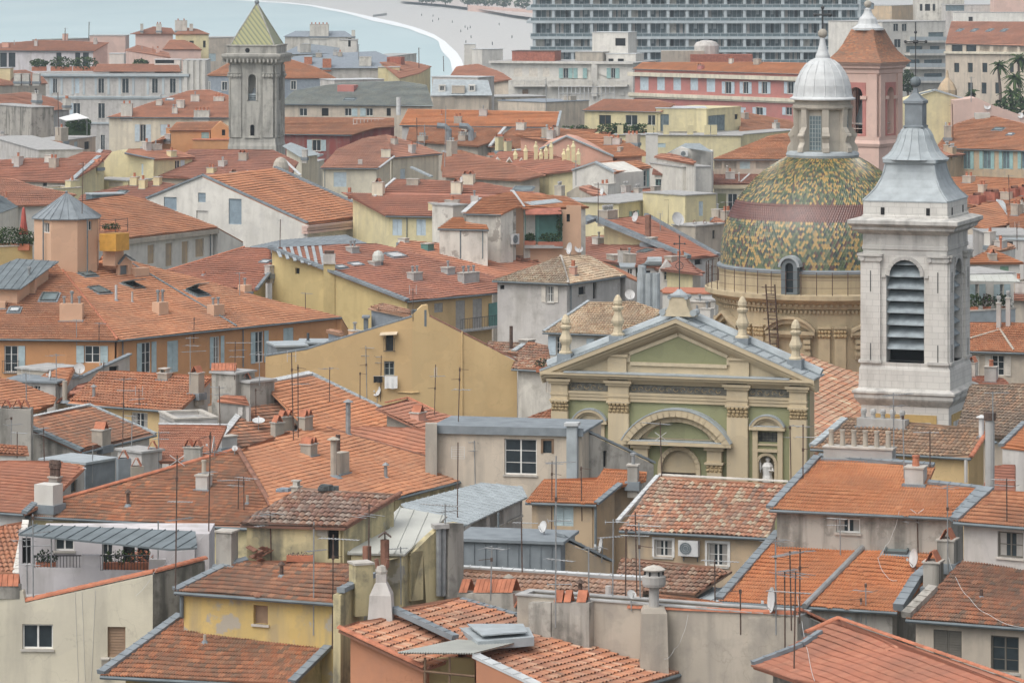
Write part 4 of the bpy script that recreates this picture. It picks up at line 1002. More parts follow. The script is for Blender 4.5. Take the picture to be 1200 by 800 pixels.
# ====== MIDDLE LEFT
h=house('wide orange roof with hip and long eave above the glazed verandah','oldyel')
h.roof('26,603.5 240,615.5',z=20.4,pitch=17,poly='25,603.5 330,620.5 312,583 279,527 57,590 40,594',mat='t_worn',gut=[0]);pa=h.pl
h.wall([0,1],mat='oldyel',out=.25);ap=h.c[3];hb=h.c[2]
h.cap([h.c[4],h.c[3]],'clay',.15);h.cap([ap,hb,h.c[1]],'clayd',.14)
h.chim(236,575,15,17,.6,'greylt','P',pl=pa)
h.roof('465,582.5 567,556',d=fitd('465,582.5 567,556',17,296,556,pa.hit(296,556).y),pitch=17,poly='420,594 465,582.5 567,556 420,513 398,505 340,506 279,527 312,583 328,616',mat='t_orange',gut=[1]);pb=h.pl
h.wall([1,2],out=.25)
h.chim(351,604,9,33,.35,'greige','s',pl=pb);h.chim(404,556,22,26,.5,'greige','',pl=pb,cap=False)
h.vent(391,558,42,.16,'greige',True,pl=pb);h.vent(408,510,38,.13,'steel',True,pl=pb);h.vent(396,545,36,.12,'rust',False,pl=pb)
h.cap('382,502 420,513 567,555','clayd',.09)
h.vent(150,592,14,.08,'rust',True,pl=pa);h.vent(290,590,10,.07,'greige',False,pl=pa);h.vent(452,560,14,.09,'steel',True,pl=pb);h.vent(500,545,10,.08,'clay',False,pl=pb);h.chim(368,535,16,14,.6,'greige','tt',pl=pb)
h.fin();R10=h;R10b_pl=pb;R10a_pl=pa
h=house('orange roof with white mortar ridge and zinc verge peaking by ochre wall','greige')
h.roof('309,450 364,439',z=21.4,pitch=17,poly='309,450 364,439 496,503.5 400,520 345,512 352,494',mat='t_orange');pc=h.pl
h.flash('309,450 364,438.5',.5,'leadw',.16);h.flash('364,438.5 496,503',.4,'lead',.14)
c0=h.c[0];h.back(0,1,4)
h.roof('254,519 335,511',d=c0.y-9,pitch=18,poly='254,519 279,527 340,508 352,494 309,450 268,502',mat='t_worn',body=True);pd=h.pl
h.flash('309,450 268,502 254,518',.45,'leadw',.16);h.cap([h.pl.hit(309,450),h.pl.hit(352,494)],'clayd',.12)
for x,y,w,hh,p in((328,513,13,17,'t'),(338,505,17,16,'tt'),(362,505,19,16,'tt')):h.chim(x,y,w,hh,.5,'greige',p,pl=pd if x<350 else pc)
h.chim(269,525,22,13,.6,'concrete','',pl=pd)
h.fin();R10c=h
h=house('small red roofs in the gap left of the ochre gable wall','greige')
h.roof('415,511 505,530',d=R10c.pl.o.y+2,pitch=17,poly='380,505 440,527 505,532 504,505 480,502 420,500',mat='t_brick',body=False)
h.roof('492,505 515,500',z=19.5,pitch=16,poly='440,478 497,505 530,500 560,497 540,490 508,482 478,468 452,474',mat='t_brick');h.cap('452,473 478,467 510,482','clay',.1)
h.chim(495,494,18,10,.6,'rosy','t');h.fin()
h=house('red roof patch with white drain line left of hipped ridge','greylt')
h.roof('192,540 245,541',z=20,pitch=17,poly='186,541 248,541 266,499 186,498',mat='t_brick');h.flash('186,498 266,499',.2,'leadw',.1);h.chim(225,541,20,16,.6,'grime','tt');h.fin();R11=h
h=house('red roofed house at left edge with white capped chimney and dormer','greylt')
h.roof('-5,599.5 28,602',z=20.6,pitch=17,poly='-12,599 28,602 62,585 99,548 70,541 -12,541',mat='t_brick',gut=[0]);L1=h
h.wall([0,1],out=.25);h.chim(51,593,26,25,.9,'white','',cap=False);h.chim(62,568,12,8,.4,'grime','DDD')
h.roof('70,560 98,551',z=21.5,pitch=14,poly='66,562 99,551 97,545 62,541',mat='t_orange',body=False)
pl=vp2(P(69,560,h.c[0].y-.2),P(99,551,h.c[1].y-.2));h.face(pl,'70,560 99,550',[(75,564,91,579,'w',dict(frame='frameb',rows=1))],th=2.0,mat='greylt');h.flash('68,561 99,550',.22,'leadw',.1)
h.flash('28,602 40,591',.35,'zinc');h.flash('-12,575 8,545',.5,'zinc',.1,pl=Plane(L1.c[0],V((1,0,0)),V((0,-.3,1))))
h.fin()
h=house('sheet metal patched roof cabin between the red and orange roofs','zinc','roof_cabin',cat='shed');h.flat('100,543 135,537',z=21.3,depth=3,mat='lead',wall='zinc');h.fin()
h=house('pair of zinc and rendered chimneys with leaning tiles','zinc','chimney_stack',cat='chimney',group=None)
m=h.wm('zinc');q=P(145,566,199);m.box(q-V((0,0,2)),.68,.6,3.3,'zinc',.3);q2=P(160,566,199);h.wm('greige').box(q2-V((0,0,2)),.68,.6,2.9,'greige',.3)
for p,z in((q,1.3),(q2,.9)):
 for nm,km in h.pots('t',p+V((0,0,z)),V((1,0,0)),V((0,1,0)),.6,.6):h.part(nm,km)
h.fin()
h=house('grey gabled house with patchy orange roof and tent tiled chimney','greylt')
h.roof('96,529.5 181,509.5',z=20,pitch=17,poly='96,529.5 182,509 104,475 38,489 33,501',mat='t_worn',gut=[0]);L2=h
h.wall([0,1],[(117,527,124,540,'k')],mat='white',out=.25);h.wall([4,0],mat='grime',out=.2);h.flash('33,501 96,529',.45,'zincd',.18);h.flash('104,475 182,509',.28,'lead',.12);h.flash('38,489 104,475',.2,'leadw',.1)
h.chim(125,523,20,19,.7,'greige','t');h.back(2,3,3);h.fin()
h=house('pale end wall and low chimney beside the grey gabled house','greylt','chimney_wall',cat='chimney wall',group=None);h.flat('166,530 190,527',z=20.6,depth=2,mat='concr',wall='greylt')
for nm,km in h.pots('t',(h.c[0]+h.c[1])/2+V((0,.5,.1)),V((1,0,0)),V((0,1,0)),.5,.6):h.part(nm,km)
h.fin()
h=house('broad soot stained chimney wall with three leaning tile caps','grime','chimney_wall',cat='chimney wall',group=None)
pl=vplane(P(18,520,214),0);h.face(pl,'-12,478 36,480',th=1.2)
t=M()
for x in(6,19,28):
 for nm,km in h.pots('t',pl.hit(x,478)+V((0,.5,0)),V((1,0,0)),V((0,1,0)),.5,.7):t.v+=km.v and[];h.part(nm,km)
h.fin()
h=house('small white chimney block roofed with three barrel tiles','white','chimney_wall',cat='chimney wall',group=None);h.roof('-5,531 33,532',z=20.7,pitch=12,poly='-10,531 34,532 32,522 -10,520',mat='t_cred',oh=.15);h.fin()
h=house('yellow house with clean orange barrel tile roof','ochre2')
h.roof('80,473 209,481.5',z=19.6,pitch=17,poly='79,472.5 210,482 232,460 250,442 200,439 118,435',mat='t_cred',gut=[0]);L3=h
h.wall([0,1],[(154,483,173,502,'gc')],mat='ochre2',out=.3);h.wall([1,3],mat='greylt',out=.15);h.back(4,5,4)
h.chim(190,446,13,8,.6,'greige','s');h.chim(227,462,13,24,.7,'greige','t');h.vent(110,466,12,.1,'steel',True);h.fin()
h=house('weathered grey chimney group with long row of leaning tiles','grime','chimney_wall',cat='chimney wall',group=None)
h.flat('248,436 276,438',z=22.3,depth=2,mat='concr',wall='grime')
for nm,km in h.pots('T',(h.c[0]+h.c[1])/2+V((0,.9,.1)),V((1,0,0)),V((0,1,0)),1.6,.9):h.part(nm,km)
h.flat('276,446 293,448',z=21.8,depth=2,mat='concr',wall='grime')
for nm,km in h.pots('pt',(h.c[0]+h.c[1])/2+V((0,.8,.1)),V((1,0,0)),V((0,1,0)),.9,.7):h.part(nm,km)
h.roof('258,470 292,473',z=20.8,pitch=14,poly='254,469 292,473 288,465 262,464',mat='t_brick',wall='greylt',oh=.15);h.wall([0,1],[(279,477,284,486,'k')],mat='greylt',out=.15);h.fin()
h=house('low rendered walls and zinc gutters left of the hipped ridge','greylt');h.flat('205,492 255,490',z=19.9,depth=4,mat='concr',par=.25);h.fin()
h=house('low cabin with flat zinc roof and strip of small white windows','greylt');h.flat('4,446 65,448',z=20.2,depth=4,mat='zinc',wall='greylt',lip=.2,wins=[(12,452,20,460,'gx'),(21,452,29,460,'gx'),(32,452,39,460,'gx'),(40,452,47,460,'gx')]);h.fin()
h=house('low orange tile roof running along under the small white windows','greige');h.roof('-5,484 62,474',z=19.4,pitch=15,poly='-12,485 38,483 63,474 66,465 45,457 20,447 -12,441',mat='t_orange');h.vent(76,470,24,.16,'greige',False);h.fin()
h=house('triangular zinc edged party wall with orange slope behind low cabin','greylt');h.roof('45,447 78,452',z=20,pitch=17,poly='44,447 78,452 88,431 60,433',mat='t_orange')
a,b=P(79,450,252),P(152,416,257);pl=vp2(a,b);h.skin(pl,[a,b],[(128,429,139,435,'k')],th=.4,mat='greylt');h.flash([a+V((0,.2,0)),b+V((0,.2,0))],.5,'zinc',.1,'coping',Plane(a,b-a,V((0,0,1))))
h.flat('20,431 56,434',z=20.6,depth=3,mat='concr',wall='greige');h.fin()
h=house('narrow red tile slope beside the zinc edged party wall','greige');h.roof('70,470 100,462',z=19.5,pitch=16,poly='66,471 104,460 118,444 90,452',mat='t_red');h.fin()
# ------ ochre gable building
h=house('tall ochre yellow gable building with laundry hanging from small window','ochre',frame='frameg')
dO=256
pl=vplane(P(483,372,dO),6)
h.face(pl,'311,418 360,410 420,391 483,372',[(452,389,461,411,'kr',dict(glass='glass')),(450,423,462,440,'gl',dict(rows=2))],th=.5,mat='ochre');plO=pl;bk=Plane(pl.o+V((0,.55,0)),pl.u,pl.n);h.face(bk,'316,435 484,388',th=5,mat='ochre')
p2=vp2(pl.hit(483,372),P(606,423,dO+1.0));h.face(p2,'483,369 495,358 501,357 503,371 606,424',th=.5,mat='ochre2');plO2=p2;bk=Plane(p2.o+V((0,.55,0)),p2.u,p2.n);h.face(bk,'485,388 503,385 604,436',th=5,mat='ochre2')  # shading by facing put into the colour: this side gets the paler ochre
h.flash([pl.hit(311,418)+V((0,.2,.02)),pl.hit(360,410)+V((0,.2,.02)),pl.hit(483,372)+V((0,.2,.02))],.5,'zinc',.1,'coping',Plane(pl.hit(311,418),V((1,0,.2)),V((-.2,0,1))))
h.cap([p2.hit(503,372)+V((0,.15,0)),p2.hit(606,424)+V((0,.15,0))],'clayd',.15,pl=p2)
m=M();m.box(p2.hit(491,372)+V((0,.3,-.6)),1.0,.5,1.1,'zincd');h.part('flashing',m)
m=M();m.tube([p2.hit(541.5,388)+p2.n*.05,p2.hit(541.5,498)+p2.n*.05],.05,'ochre2',6);m.tube([pl.hit(466,459)+pl.n*.05,pl.hit(483,460)+pl.n*.05,p2.hit(491,459)+p2.n*.05],.05,'ochre2',6);h.part('pipe',m)
m=M();a=pl.hit(446,390);b=pl.hit(466,389);m.prism([a,b,b+pl.n*.5-V((0,0,.14)),a+pl.n*.5-V((0,0,.14))],V((0,0,.04)),'awning');h.part('awning',m)
h.fin()
m=M();a,b=pl.hit(438,440),pl.hit(467,440);m.tube([a+pl.n*.3,b+pl.n*.3],.012,'cable',4)
for x in(451,463):m.tube([pl.hit(x,440),pl.hit(x,440)+pl.n*.35],.012,'iron',4)
solo('clothes_line',m,'washing line fixed under the small ochre wall window','clothes line')
for x0,x1,y1,mt,lb,nm in((438.5,449,448,'black_cloth','black garment hanging on the washing line of ochre wall','black_garment'),(451.5,466.5,455,'white_cloth','white sheet hanging on the washing line of ochre wall','white_sheet')):
 m=M();N=12;vs=[]
 for i in range(N+1):
  t=i/N;p=pl.hit(x0+(x1-x0)*t,440.3);q=pl.hit(x0+(x1-x0)*t,y1-.8*abs(math.sin(t*5)));w=.03*math.sin(t*15)
  vs+=[p+pl.n*.3,q+pl.n*(.3+w)]
 m.add(vs,[(2*i,2*i+1,2*i+3,2*i+2)for i in range(N)],mt);m.add([v-pl.n*.012 for v in vs],[(2*i,2*i+2,2*i+3,2*i+1)for i in range(N)],mt)
 solo(nm,m,lb,'laundry')
h=house('blue grey attic box with barrel tile lid behind ochre gable','slate','attic_box',cat='shed');h.roof('432,364 480,371',d=dO+9,pitch=8,poly='431,361 481,371 483,365 449,356',mat='t_cpink',wall='slate',oh=.2);h.flat('426,372 431,372',d=dO+9,depth=1,mat='zinc',wall='glassb' if 0 else 'zincd');h.fin()
h=house('small lower attic box with pink tiles and peach chimney behind zinc coping','slate','attic_box',cat='shed');h.roof('386,389 402,393',d=dO+9,pitch=8,poly='382,388 404,394 403,389 388,386',mat='t_cpink',wall='slate',oh=.15);h.chim(411,400,14,12,.6,'peach','m');h.fin()
h=house('low zinc roof lights at the left end of the ochre wall','zinc','zinc_box',cat='shed');h.flat('324,406 360,405',d=dO+8,depth=3,mat='lead',wall='zinc',lip=.1);h.flat('350,402 383,402',d=dO+11,depth=2.5,mat='lead',wall='zinc',lip=.1);h.vent(361,400,10,.1,'iron',False);h.fin()
# ------ orange building with turret
h=house('large orange building with hipped roof and grey green shutters','orange',shut='shutg')
h.roof('0,397 137,398',z=19,pitch=19,poly='-12,397 138,398.5 71,315 66,309 -12,352',mat='t_orange',gut=[0]);LE=h;pe=h.pl
h.wall([0,1],[(5,405,21,436,'gRr'),(99,405,117,425,'gLRx')],out=.3)
c1=h.c[1]
h.roof('138,398.5 399,371.5',d=c1.y,pitch=16,poly='138,398.5 400,371.5 300,346.5 197,317 150,306 71,314.5',mat='t_orange',gut=[0]);pr=h.pl
h.wall([0,1],[(166,401,177,437,'gLRx'),(196,399,209,436,'c'),(250,394,258,431,'gLRx'),(299,388,309,425,'gLRx'),(332,384,344,409,'c')],out=.3)
h.pipe_on(143,399,440);h.pipe_on(284,386,430)
h.cap('138,398.5 71,314.5','clay',.13);h.back(1,2,6);h.back(2,3,6)
m=M();m.tube([pr.hit(153,309)+pr.n*.1,pr.hit(277,383)+pr.n*.1],.07,'zincd',6);h.part('lightning_cable',m)
for x,y,u,p in((100,321,0,pr),(116,341,0,pr),(156,336,25,pr),(231,344,35,pr),(58,349,0,pe)):h.skyl(x,y,1.25,1.45,u,pl=p)
h.skyl(17,364,.8,.8,0,'zinc','leadw',pl=pe)
for x,y,w,hh,pt,p in((33,345,16,18,'M',pe),(83,377,27,21,'mMm',pe),(192,369,15,15,'MM',pr),(257,371,17,14,'mm',pr),(291,343,11,9,'m',pr),(2,362,8,8,'',pe),(167,324,22,10,'',pr)):h.chim(x,y,w,hh,.8,'peach',pt,pl=p,cap=False)
h.vent(136,352,18,.1,'leadw',False,pl=pr);h.vent(155,354,12,.08,'greylt',False,pl=pr)
h.roof('-5,338 24,338.5',d=pe.hit(10,352).y-1,pitch=17,poly='-12,338 24,338.5 69,306 20,303 -12,316',mat='zincd',body=True,wall='peach')
dd=pr.hit(140,322).y
h.roof('141,324 153,318',d=dd-.3,pitch=4,poly='113,309 140,314 147,300 122,297',mat='t_bright',body=True,wall='peach',oh=.1);h.face(vp2(P(139,322,dd-.4),P(154,318,dd+.6)),'139,310 147,300 155,307',[(141,311,150,322,'k',dict(glass='zincd'))],th=.3,mat='peach')
h.flash([P(139,310,dd-.5),P(147,299.5,dd)],.3,'zincd',.1,pl=Plane(P(139,310,dd),V((1,0,.5)),V((0,0,1))));h.flash([P(147,299.5,dd),P(158,306,dd+.5)],.3,'zincd',.1,pl=Plane(P(139,310,dd),V((1,0,.5)),V((0,0,1))))
h.fin()
h=house('peach octagonal roof turret with pointed zinc roof','peach','turret',cat='turret',group=None)
dT=pr.hit(75,313).y+1.4;ct=P(78,313,dT);k=dT/F;rT=39*k/math.cos(R(10))
zb=ct.z-4;zt=P(78,254,dT).z
for i in range(8):
 t0,t1=R(-90+45*i-20),R(-90+45*(i+1)-20)
 a=V((ct.x+rT*math.cos(t0),ct.y+rT*math.sin(t0),zt));b=V((ct.x+rT*math.cos(t1),ct.y+rT*math.sin(t1),zt))
 pl=vp2(a,b);pl=Plane(a,b-a,V((math.cos((t0+t1)/2),math.sin((t0+t1)/2),0)))
 w=[]
 if i==1:w=[(102,259,108,270,'gx',dict(rows=1))]
 if i==7:w=[(50,261,58,273,'gx',dict(rows=1))]
 if i in(1,7):h.skin(pl,[a,b],w,th=.25,zb=zb)
 else:h.skin(pl,[a,b],[],th=.25,zb=zb)
m=M();m.lathe(V((ct.x,ct.y,zt-.1)),[(rT+.2,0),(rT+.22,.08),(.05,(254-236)*k+.75)],8,'zinc',R(-110),cap=False)
for i in range(24):
 t=R(-110+15*i);rr=(rT+.22)*(1 if i%3==0 else math.cos(R(22.5))/math.cos(R(22.5-(15*(i%3)))))
 m.tube([V((ct.x+rr*math.cos(t),ct.y+rr*math.sin(t),zt+.02)),V((ct.x,ct.y,zt+(254-236)*k+.68))],.03,'zinc',4)
m.sphere(V((ct.x,ct.y,zt+(254-236)*k+.75)),.1,'zinc',6);h.part('roof',m)
m=M()
for t in(-125,-47):m.tube([V((ct.x+(rT+.07)*math.cos(R(t)),ct.y+(rT+.07)*math.sin(R(t)),z))for z in(zb+2,zt)],.06,'zincd',6);h.part('downpipe',m);m=M()
h.fin()
h=house('yellow edged roof terrace with dark hedge left of the turret','peach','roof_terrace',cat='terrace',group=None);dP=dT-.5
h.flat('-12,290 38,288',d=dP,depth=4,mat='concr',par=.3,wall='yellow',cop='capstone');h.fin();tp=h.wp
q=(tp.hit(8,285)+V((0,.7,.1)));m=M();leaves(m,q+V((0,0,.3)),2.3,.6,.85,1500,.10,'leafd','leaf');b=M();b.box(q-V((0,0,.7)),3.4,.5,.5,'clay');thing('hedge',q-V((0,0,.7)),'dark clipped hedge on the terrace left of the turret','hedge',[('foliage',m),('planter',b)])
q=tp.hit(30,287)+V((0,.6,.1));m=M();leaves(m,q+V((0,0,.1)),.6,.4,.35,400,.09,'leafy','leaf');b=M();b.box(q-V((0,0,.5)),.7,.4,.35,'clay');thing('shrub',q-V((0,0,.5)),'light green shrub in front of the closed red parasol','shrub',[('foliage',m),('planter',b)])
q=tp.hit(25,280)+V((0,1.4,-.8));k=q.y/F
m=M();pr_=[(.16,1.0),(.34,1.1),(.30,1.5),(.26,2.0),(.2,2.6),(.12,3.1),(.02,3.25)];vs=[];N=16
m.lathe(q,[(r*.9,z)for r,z in pr_],10,'parasol_red')
for j in range(10):t=j*.628;m.prism([q+V((math.cos(t)*.34,math.sin(t)*.34,1.05)),q+V((math.cos(t+.2)*.30,math.sin(t+.2)*.30,1.05)),q+V((0,0,3.2))],V((math.cos(t),math.sin(t),0))*.05,'parasol_red')
p=M();p.tube([q,q+V((0,0,3.4))],.03,'timber',6);thing('parasol',q,'closed red parasol standing on the hedge terrace','parasol',[('canopy',m),('pole',p)])
h=house('ochre yellow slatted screen box on the right of the turret','yelbox','screen_box',cat='screen',group=None)
a=P(116,272,dT-1);pl=vplane(a,25);m=h.wm('yelbox');c=[pl.hit(117,295),pl.hit(131,295)]
m.ob(P(116.5,294,dT-1.4),V((1.35,-.55,0)),V((.9,1.5,0)),V((0,0,1.35)),'yelbox')
for i in range(9):m.ob(P(116.5,294,dT-1.4)+V((-.01,-.03,.1+.14*i)),V((1.36,-.55,0)),V((.02,.03,0)),V((0,0,.05)),'yelbox')
h.wm('greige').ob(P(118,294,dT-1.2)+V((.1,.5,-1.2)),V((1.0,-.3,0)),V((.6,1.0,0)),V((0,0,1.19)),'peach')
b=P(117,272,dT-1.3)+V((0,0,.0));r=M()
for(p,q)in((b,b+V((1.3,-.5,0))),(b+V((1.3,-.5,0)),b+V((2.1,.9,0)))):
 for z in(.05,.5,1.0):r.tube([p+V((0,0,z)),q+V((0,0,z))],.018,'iron',4)
 r.tube([p,p+V((0,0,1.05))],.025,'iron',4);r.tube([q,q+V((0,0,1.05))],.025,'iron',4)
h.part('railing',r);h.fin()
q=b+V((.9,.2,.25));m=M();leaves(m,q+V((0,0,.15)),.8,.4,.3,300,.08,'leafd','leaf');bb=M();bb.box(q-V((0,0,.25)),1.1,.4,.25,'clay');thing('terrace_plants',q-V((0,0,.25)),'low green plants on top of the yellow screen box','plants',[('foliage',m),('planter',bb)],'potted plants on terraces')
h=house('dark red hipped roof between the orange building and yellow side wall','yellow');h.roof('266,337 300,339.5',z=19.5,pitch=16,poly='195,318 266,338 301,340 319,313 317,291 287,290',mat='t_red');h.flash('301,340 320,316',.4,'zinc',.18);h.cap('195,318 287,290','clay',.12);h.skyl(311,308,1,.7,0,'zinc','leadw');h.chim(313,322,8,10,.6,'greylt','');h.vent(239,322,4,.12,'clay',False);h.fin()
# ------ white warehouse gable
h=house('white rendered gable hall with blue grey louvred openings','white',shut='louvre')
h.roof('237,206.5 322,197',z=22.5,pitch=20,poly='237,206.5 322,197 447,253 360,262.5',mat='t_orange');WG=h;cc=list(h.c)
h.flash('237,206 360,262',.5,'zinc',.2);h.flash('322,197 447,253',.9,'zinc',.22)
g0,g1=cc[0],cc[3];pl=vp2(g0,g1);lf=pl.hit(172,233)
h.skin(Plane(g0,pl.u,pl.n),[lf,g0,g1+V((0,0,-.1))],[(192,231,207,247,'v'),(232,226,241,237,'v'),(268,233,283,263,'v'),(230,247,244,262,'n')],th=.4,mat='white')
lr=V((lf.x+(cc[1].x-g0.x),lf.y+(cc[1].y-g0.y),lf.z));c=[g0,cc[1],lr,lf];m=h.rm('t_orange');pl2=Plane(g0,cc[1]-g0,(cc[1]-g0).cross(lf-g0));pl2.n=pl2.n if pl2.n.z>0 else-pl2.n;m.prism(c,pl2.n*-.1,'t_orange');h.flash([lf,g0],.5,'zinc',.2,pl=pl2)
w=h.wm('white');w.add([V((p.x,p.y+.3,p.z-.2))for p in c]+[V((p.x,p.y+.3,0))for p in c],[(0,3,2,1),(0,1,5,4),(1,2,6,5),(2,3,7,6),(3,0,4,7)],'white')
m=M();a,b=cc[3]+V((0,0,-.35)),cc[2]+V((0,0,-.35))
for i,(o,hh)in enumerate(((.35,.25),(.2,.3),(.32,.25))):nrm=V((b.y-a.y,a.x-b.x,0)).normalized();m.ob(a-nrm*.5+V((0,0,-.1-.32*i))-(b-a)*.02,(b-a)*1.04,nrm*(o+.45),V((0,0,hh)),'pinklt')
h.part('cornice',m);h.fin()
m=M();q=P(329,196,cc[1].y+3);m.lathe(q-V((0,0,3)),[(.95,0),(.95,3.0),(.8,3.6),(.5,4.05),(.05,4.2)],14,'stone');solo('stone_cupola',m,'small round stone cupola behind the white gable hall','cupola')
h=house('pale wall house with tall recessed windows and broad orange roof','white')
h.roof('147,278.5 254,266.5',z=19.3,pitch=16,poly='85,286 147,279 255,266.5 172,235 146,228 90,236 70,262',mat='t_orange');h.back(2,3,5)
h.wall([1,2],[(173,287,181,309,'n',dict(mat='tan')),(194,285,202,312,'n',dict(mat='tan')),(213,283,221,309,'n',dict(mat='tan')),(229,280,239,301,'n',dict(mat='tan'))],out=.35);wp=h.wp
m=M();a,b=h.c[1],h.c[2];nrm=V((b.y-a.y,a.x-b.x,0)).normalized();m.ob(a-nrm*.45+V((0,0,-.62)),b-a,nrm*.65,V((0,0,.45)),'greige');h.part('cornice',m)
h.pipe_on(246,272,300);h.flat('108,228 145,227',z=21.3,depth=2.2,mat='lead',wall='glassb');h.fin()
h=house('long dark red roof with small skylight behind pale wall house','yellowlt');h.roof('95,235 210,238',z=19.2,pitch=15,poly='90,236 175,240 216,224 205,216 178,212 96,228',mat='t_red');h.chim(156,218,9,10,.8,'yellowlt','p');h.chim(166,222,8,11,.8,'yellowlt','p');h.chim(183,218,8,10,.8,'yellowlt','');h.skyl(143,226,1.2,1.0);h.fin()
# ------ long yellow house
h=house('long yellow house with red roof, pillar chimney and white balcony shutters','yellow',shut='lin')
h.roof('477,352.5 582,342.5',z=19,pitch=14,poly='477,353 583,343 584,326 497,300 440,285 395,287 316,291',mat='t_red',gut=[0]);LY=h;py_=h.pl
h.wall([0,1],[(509,355,519,366,'c',dict(shut='lin')),(534,352,545,387,'c',dict(shut='lin')),(554,350,565,384,'c',dict(shut='lin'))],mat='ochre',out=.35);wp=h.wp
h.wall([6,0],[(346,314,351,321,'k')],mat='yellow',out=.15);gp=h.wp
h.flash('316,291 477,353',.75,'zinc',.2)
q=gp.hit(386,352);m=M();m.box(V((q.x,q.y-.1,0)),.95,.7,gp.hit(386,309).z,'yellow',R(0));t=gp.hit(386,309);t.y-=.1;m.box(t,1.1,.95,.12,'capstone');m.box(t+V((0,0,.1)),1.0,.8,.75,'greylt');tt=M();tt.box(t+V((0,0,.86)),.8,.6,.25,'rust');h.part('chimney',m,[('chimney_hood',tt)],'tall yellow pillar chimney')
for x,y,w,hh,pt in((490,330,15,10,'mm'),(529,322,13,8,'m'),(553,333,26,13,'mmm'),(417,297,12,7,'mm'),(443,313,11,6,'')):h.chim(x,y,w,hh,.8,'concrete',pt,pl=py_)
t=py_.hit(443,312)+V((0,.4,.35));m=M();m.lathe(t,[(.42,0),(.42,.12),(.52,.14),(.5,.55),(.35,.85),(.05,.98)],12,'poly');m.lathe(t-V((0,0,.4)),[(.45,0),(.42,.4)],12,'zincd');h.part('roof_vent',m)
h.skyl(463,300,1.7,1.3,0,'zinc','leadw',pl=py_);h.skyl(417,311,1.3,.9,0,'zinc','leadw',pl=py_);h.skyl(399,314,1.1,.8,0,'zinc','leadw',pl=py_)
m=M()
for i in range(7):m.ob(py_.hit(322+i*8.5,291.5-i*.3)+py_.n*.09,py_.hit(327+i*8.5,303+i*2.2)-py_.hit(322+i*8.5,291.5-i*.3),py_.u*.35,py_.n*.05,'lead')
h.part('glazing',m)
m=M();a,b=wp.hit(533,389),wp.hit(582,383);m.ob(a+wp.n*.01,b-a,wp.n*.75,V((0,0,.16)),'concr');r=M()
for i in range(26):p=a+(b-a)*i/25+wp.n*.7+V((0,0,.16));r.tube([p,p+V((0,0,.95))],.014,'iron',4)
r.tube([a+wp.n*.7+V((0,0,1.1)),b+wp.n*.7+V((0,0,1.1))],.025,'iron',4);h.part('balcony',m,[('railing',r)])
m=M();m.ob(wp.hit(572,386)+wp.n*.05,wp.hit(582,384)-wp.hit(572,386),wp.n*.05,V((0,0,2.2)),'teal');h.part('screen',m)
h.fin()
h=house('pale zinc flat roofed strip behind the long yellow house','greylt');h.roof('310,298 440,290',z=18.8,pitch=5,poly='293,289 310,297 440,289 405,275 330,281',mat='zinc',wall='greylt');h.flash('310,297 440,289',.3,'greylt',.25);h.fin()
h=house('orange tile slope below the peeling white house with clutter','greige');h.roof('500,335 640,318',z=18.2,pitch=14,poly='455,300 582,328 660,314 680,295 640,285 560,288 470,282',mat='t_brick');h.skyl(456,296,1.2,1);h.chim(505,294,12,8,.8,'teal','');h.chim(477,285,9,5,.8,'white','');h.fin();CL=h
m=M();g=random.Random(5)
for i in range(40):p=h.pl.hit(572+g.uniform(0,30),300+g.uniform(-6,4));m.box(p+V((0,0,.05)),g.uniform(.2,.7),g.uniform(.2,.6),g.uniform(.15,.8),g.choice(['tarp','tarp','leafd','tarp']),g.uniform(0,3))
solo('tarpaulin_heap',m,'dark tarpaulins and junk heaped beside the peeling white house','tarpaulin')
m=M()
for i in range(60):p=h.pl.hit(602+g.uniform(0,30),305+g.uniform(-5,4));m.box(p+V((0,0,.05+.08*(i%4))),.45,.2,.07,g.choice(['clay','clayd']),g.uniform(-.3,.3))
solo('tile_stack',m,'loose red tiles stacked below the loggia','roof tiles')
m=M();q=h.pl.hit(586,299)
for i in range(3):m.sphere(h.pl.hit(583+3*i,301)+V((0,0,.35)),.28,'white_cloth',6)
solo('white_sacks',m,'white sacks lying among the dark tarpaulins','sacks')
# ------ peeling white house with loggia
dW=CL.pl.hit(560,302).y+.5
h=house('peeling white house with shady planted loggia and orange roof','peel',shut='shutgr')
h.roof('544,250.5 586,251.5',d=dW,pitch=15,poly='543,250.5 587,251.5 604,243 613,241.5 600,224.5 562,233',mat='t_orange',gut=[0]);h.wall([0,1],mat='peel',out=.2);h.flash('543,250 562,233',.6,'leadw',.12)
h.wall([1,2],mat='peel',out=.15);g2=h.wp
a=P(587,251,dW);b=P(613,241,dW+5);c0=P(613,243,dW+3)
pl=vplane(P(613,250,dW+2.4),-4)
h.face(pl,'604,243 615,241 616,246 664,246 664,241 681,241',[(616,247,658,283,'k',dict(glass='teal')),(664,251,668,260,'k')],th=.3,mat='peach')
h.roof('613,243 665,241',d=dW+2.2,pitch=13,poly='612,244 690,243 664,231 640,229 600,224.5',mat='t_orange',wall='peel',oh=.2)
h.flash('600,224.5 613,243',.5,'leadw',.12);h.flash('618,240 655,236',1.4,'lead',.1)
lp=pl
m=M();q0,q1=lp.hit(615,245),lp.hit(657,244);m.prism([q0,q1,q1+lp.n*1.1-V((0,0,.5)),q0+lp.n*1.1-V((0,0,.5))],V((0,0,.06)),'copperred');h.part('awning',m)
m=M()
for x in(615,630,658):m.tube([lp.hit(x,284)+lp.n*.5,lp.hit(x,248)+lp.n*.5],.05,'teal',6)
h.part('post',m)
m=M();a,b=lp.hit(614,284),lp.hit(659,284);m.ob(a-V((0,0,.5)),b-a,lp.n*.8,V((0,0,.3)),'concr');h.part('balcony',m)
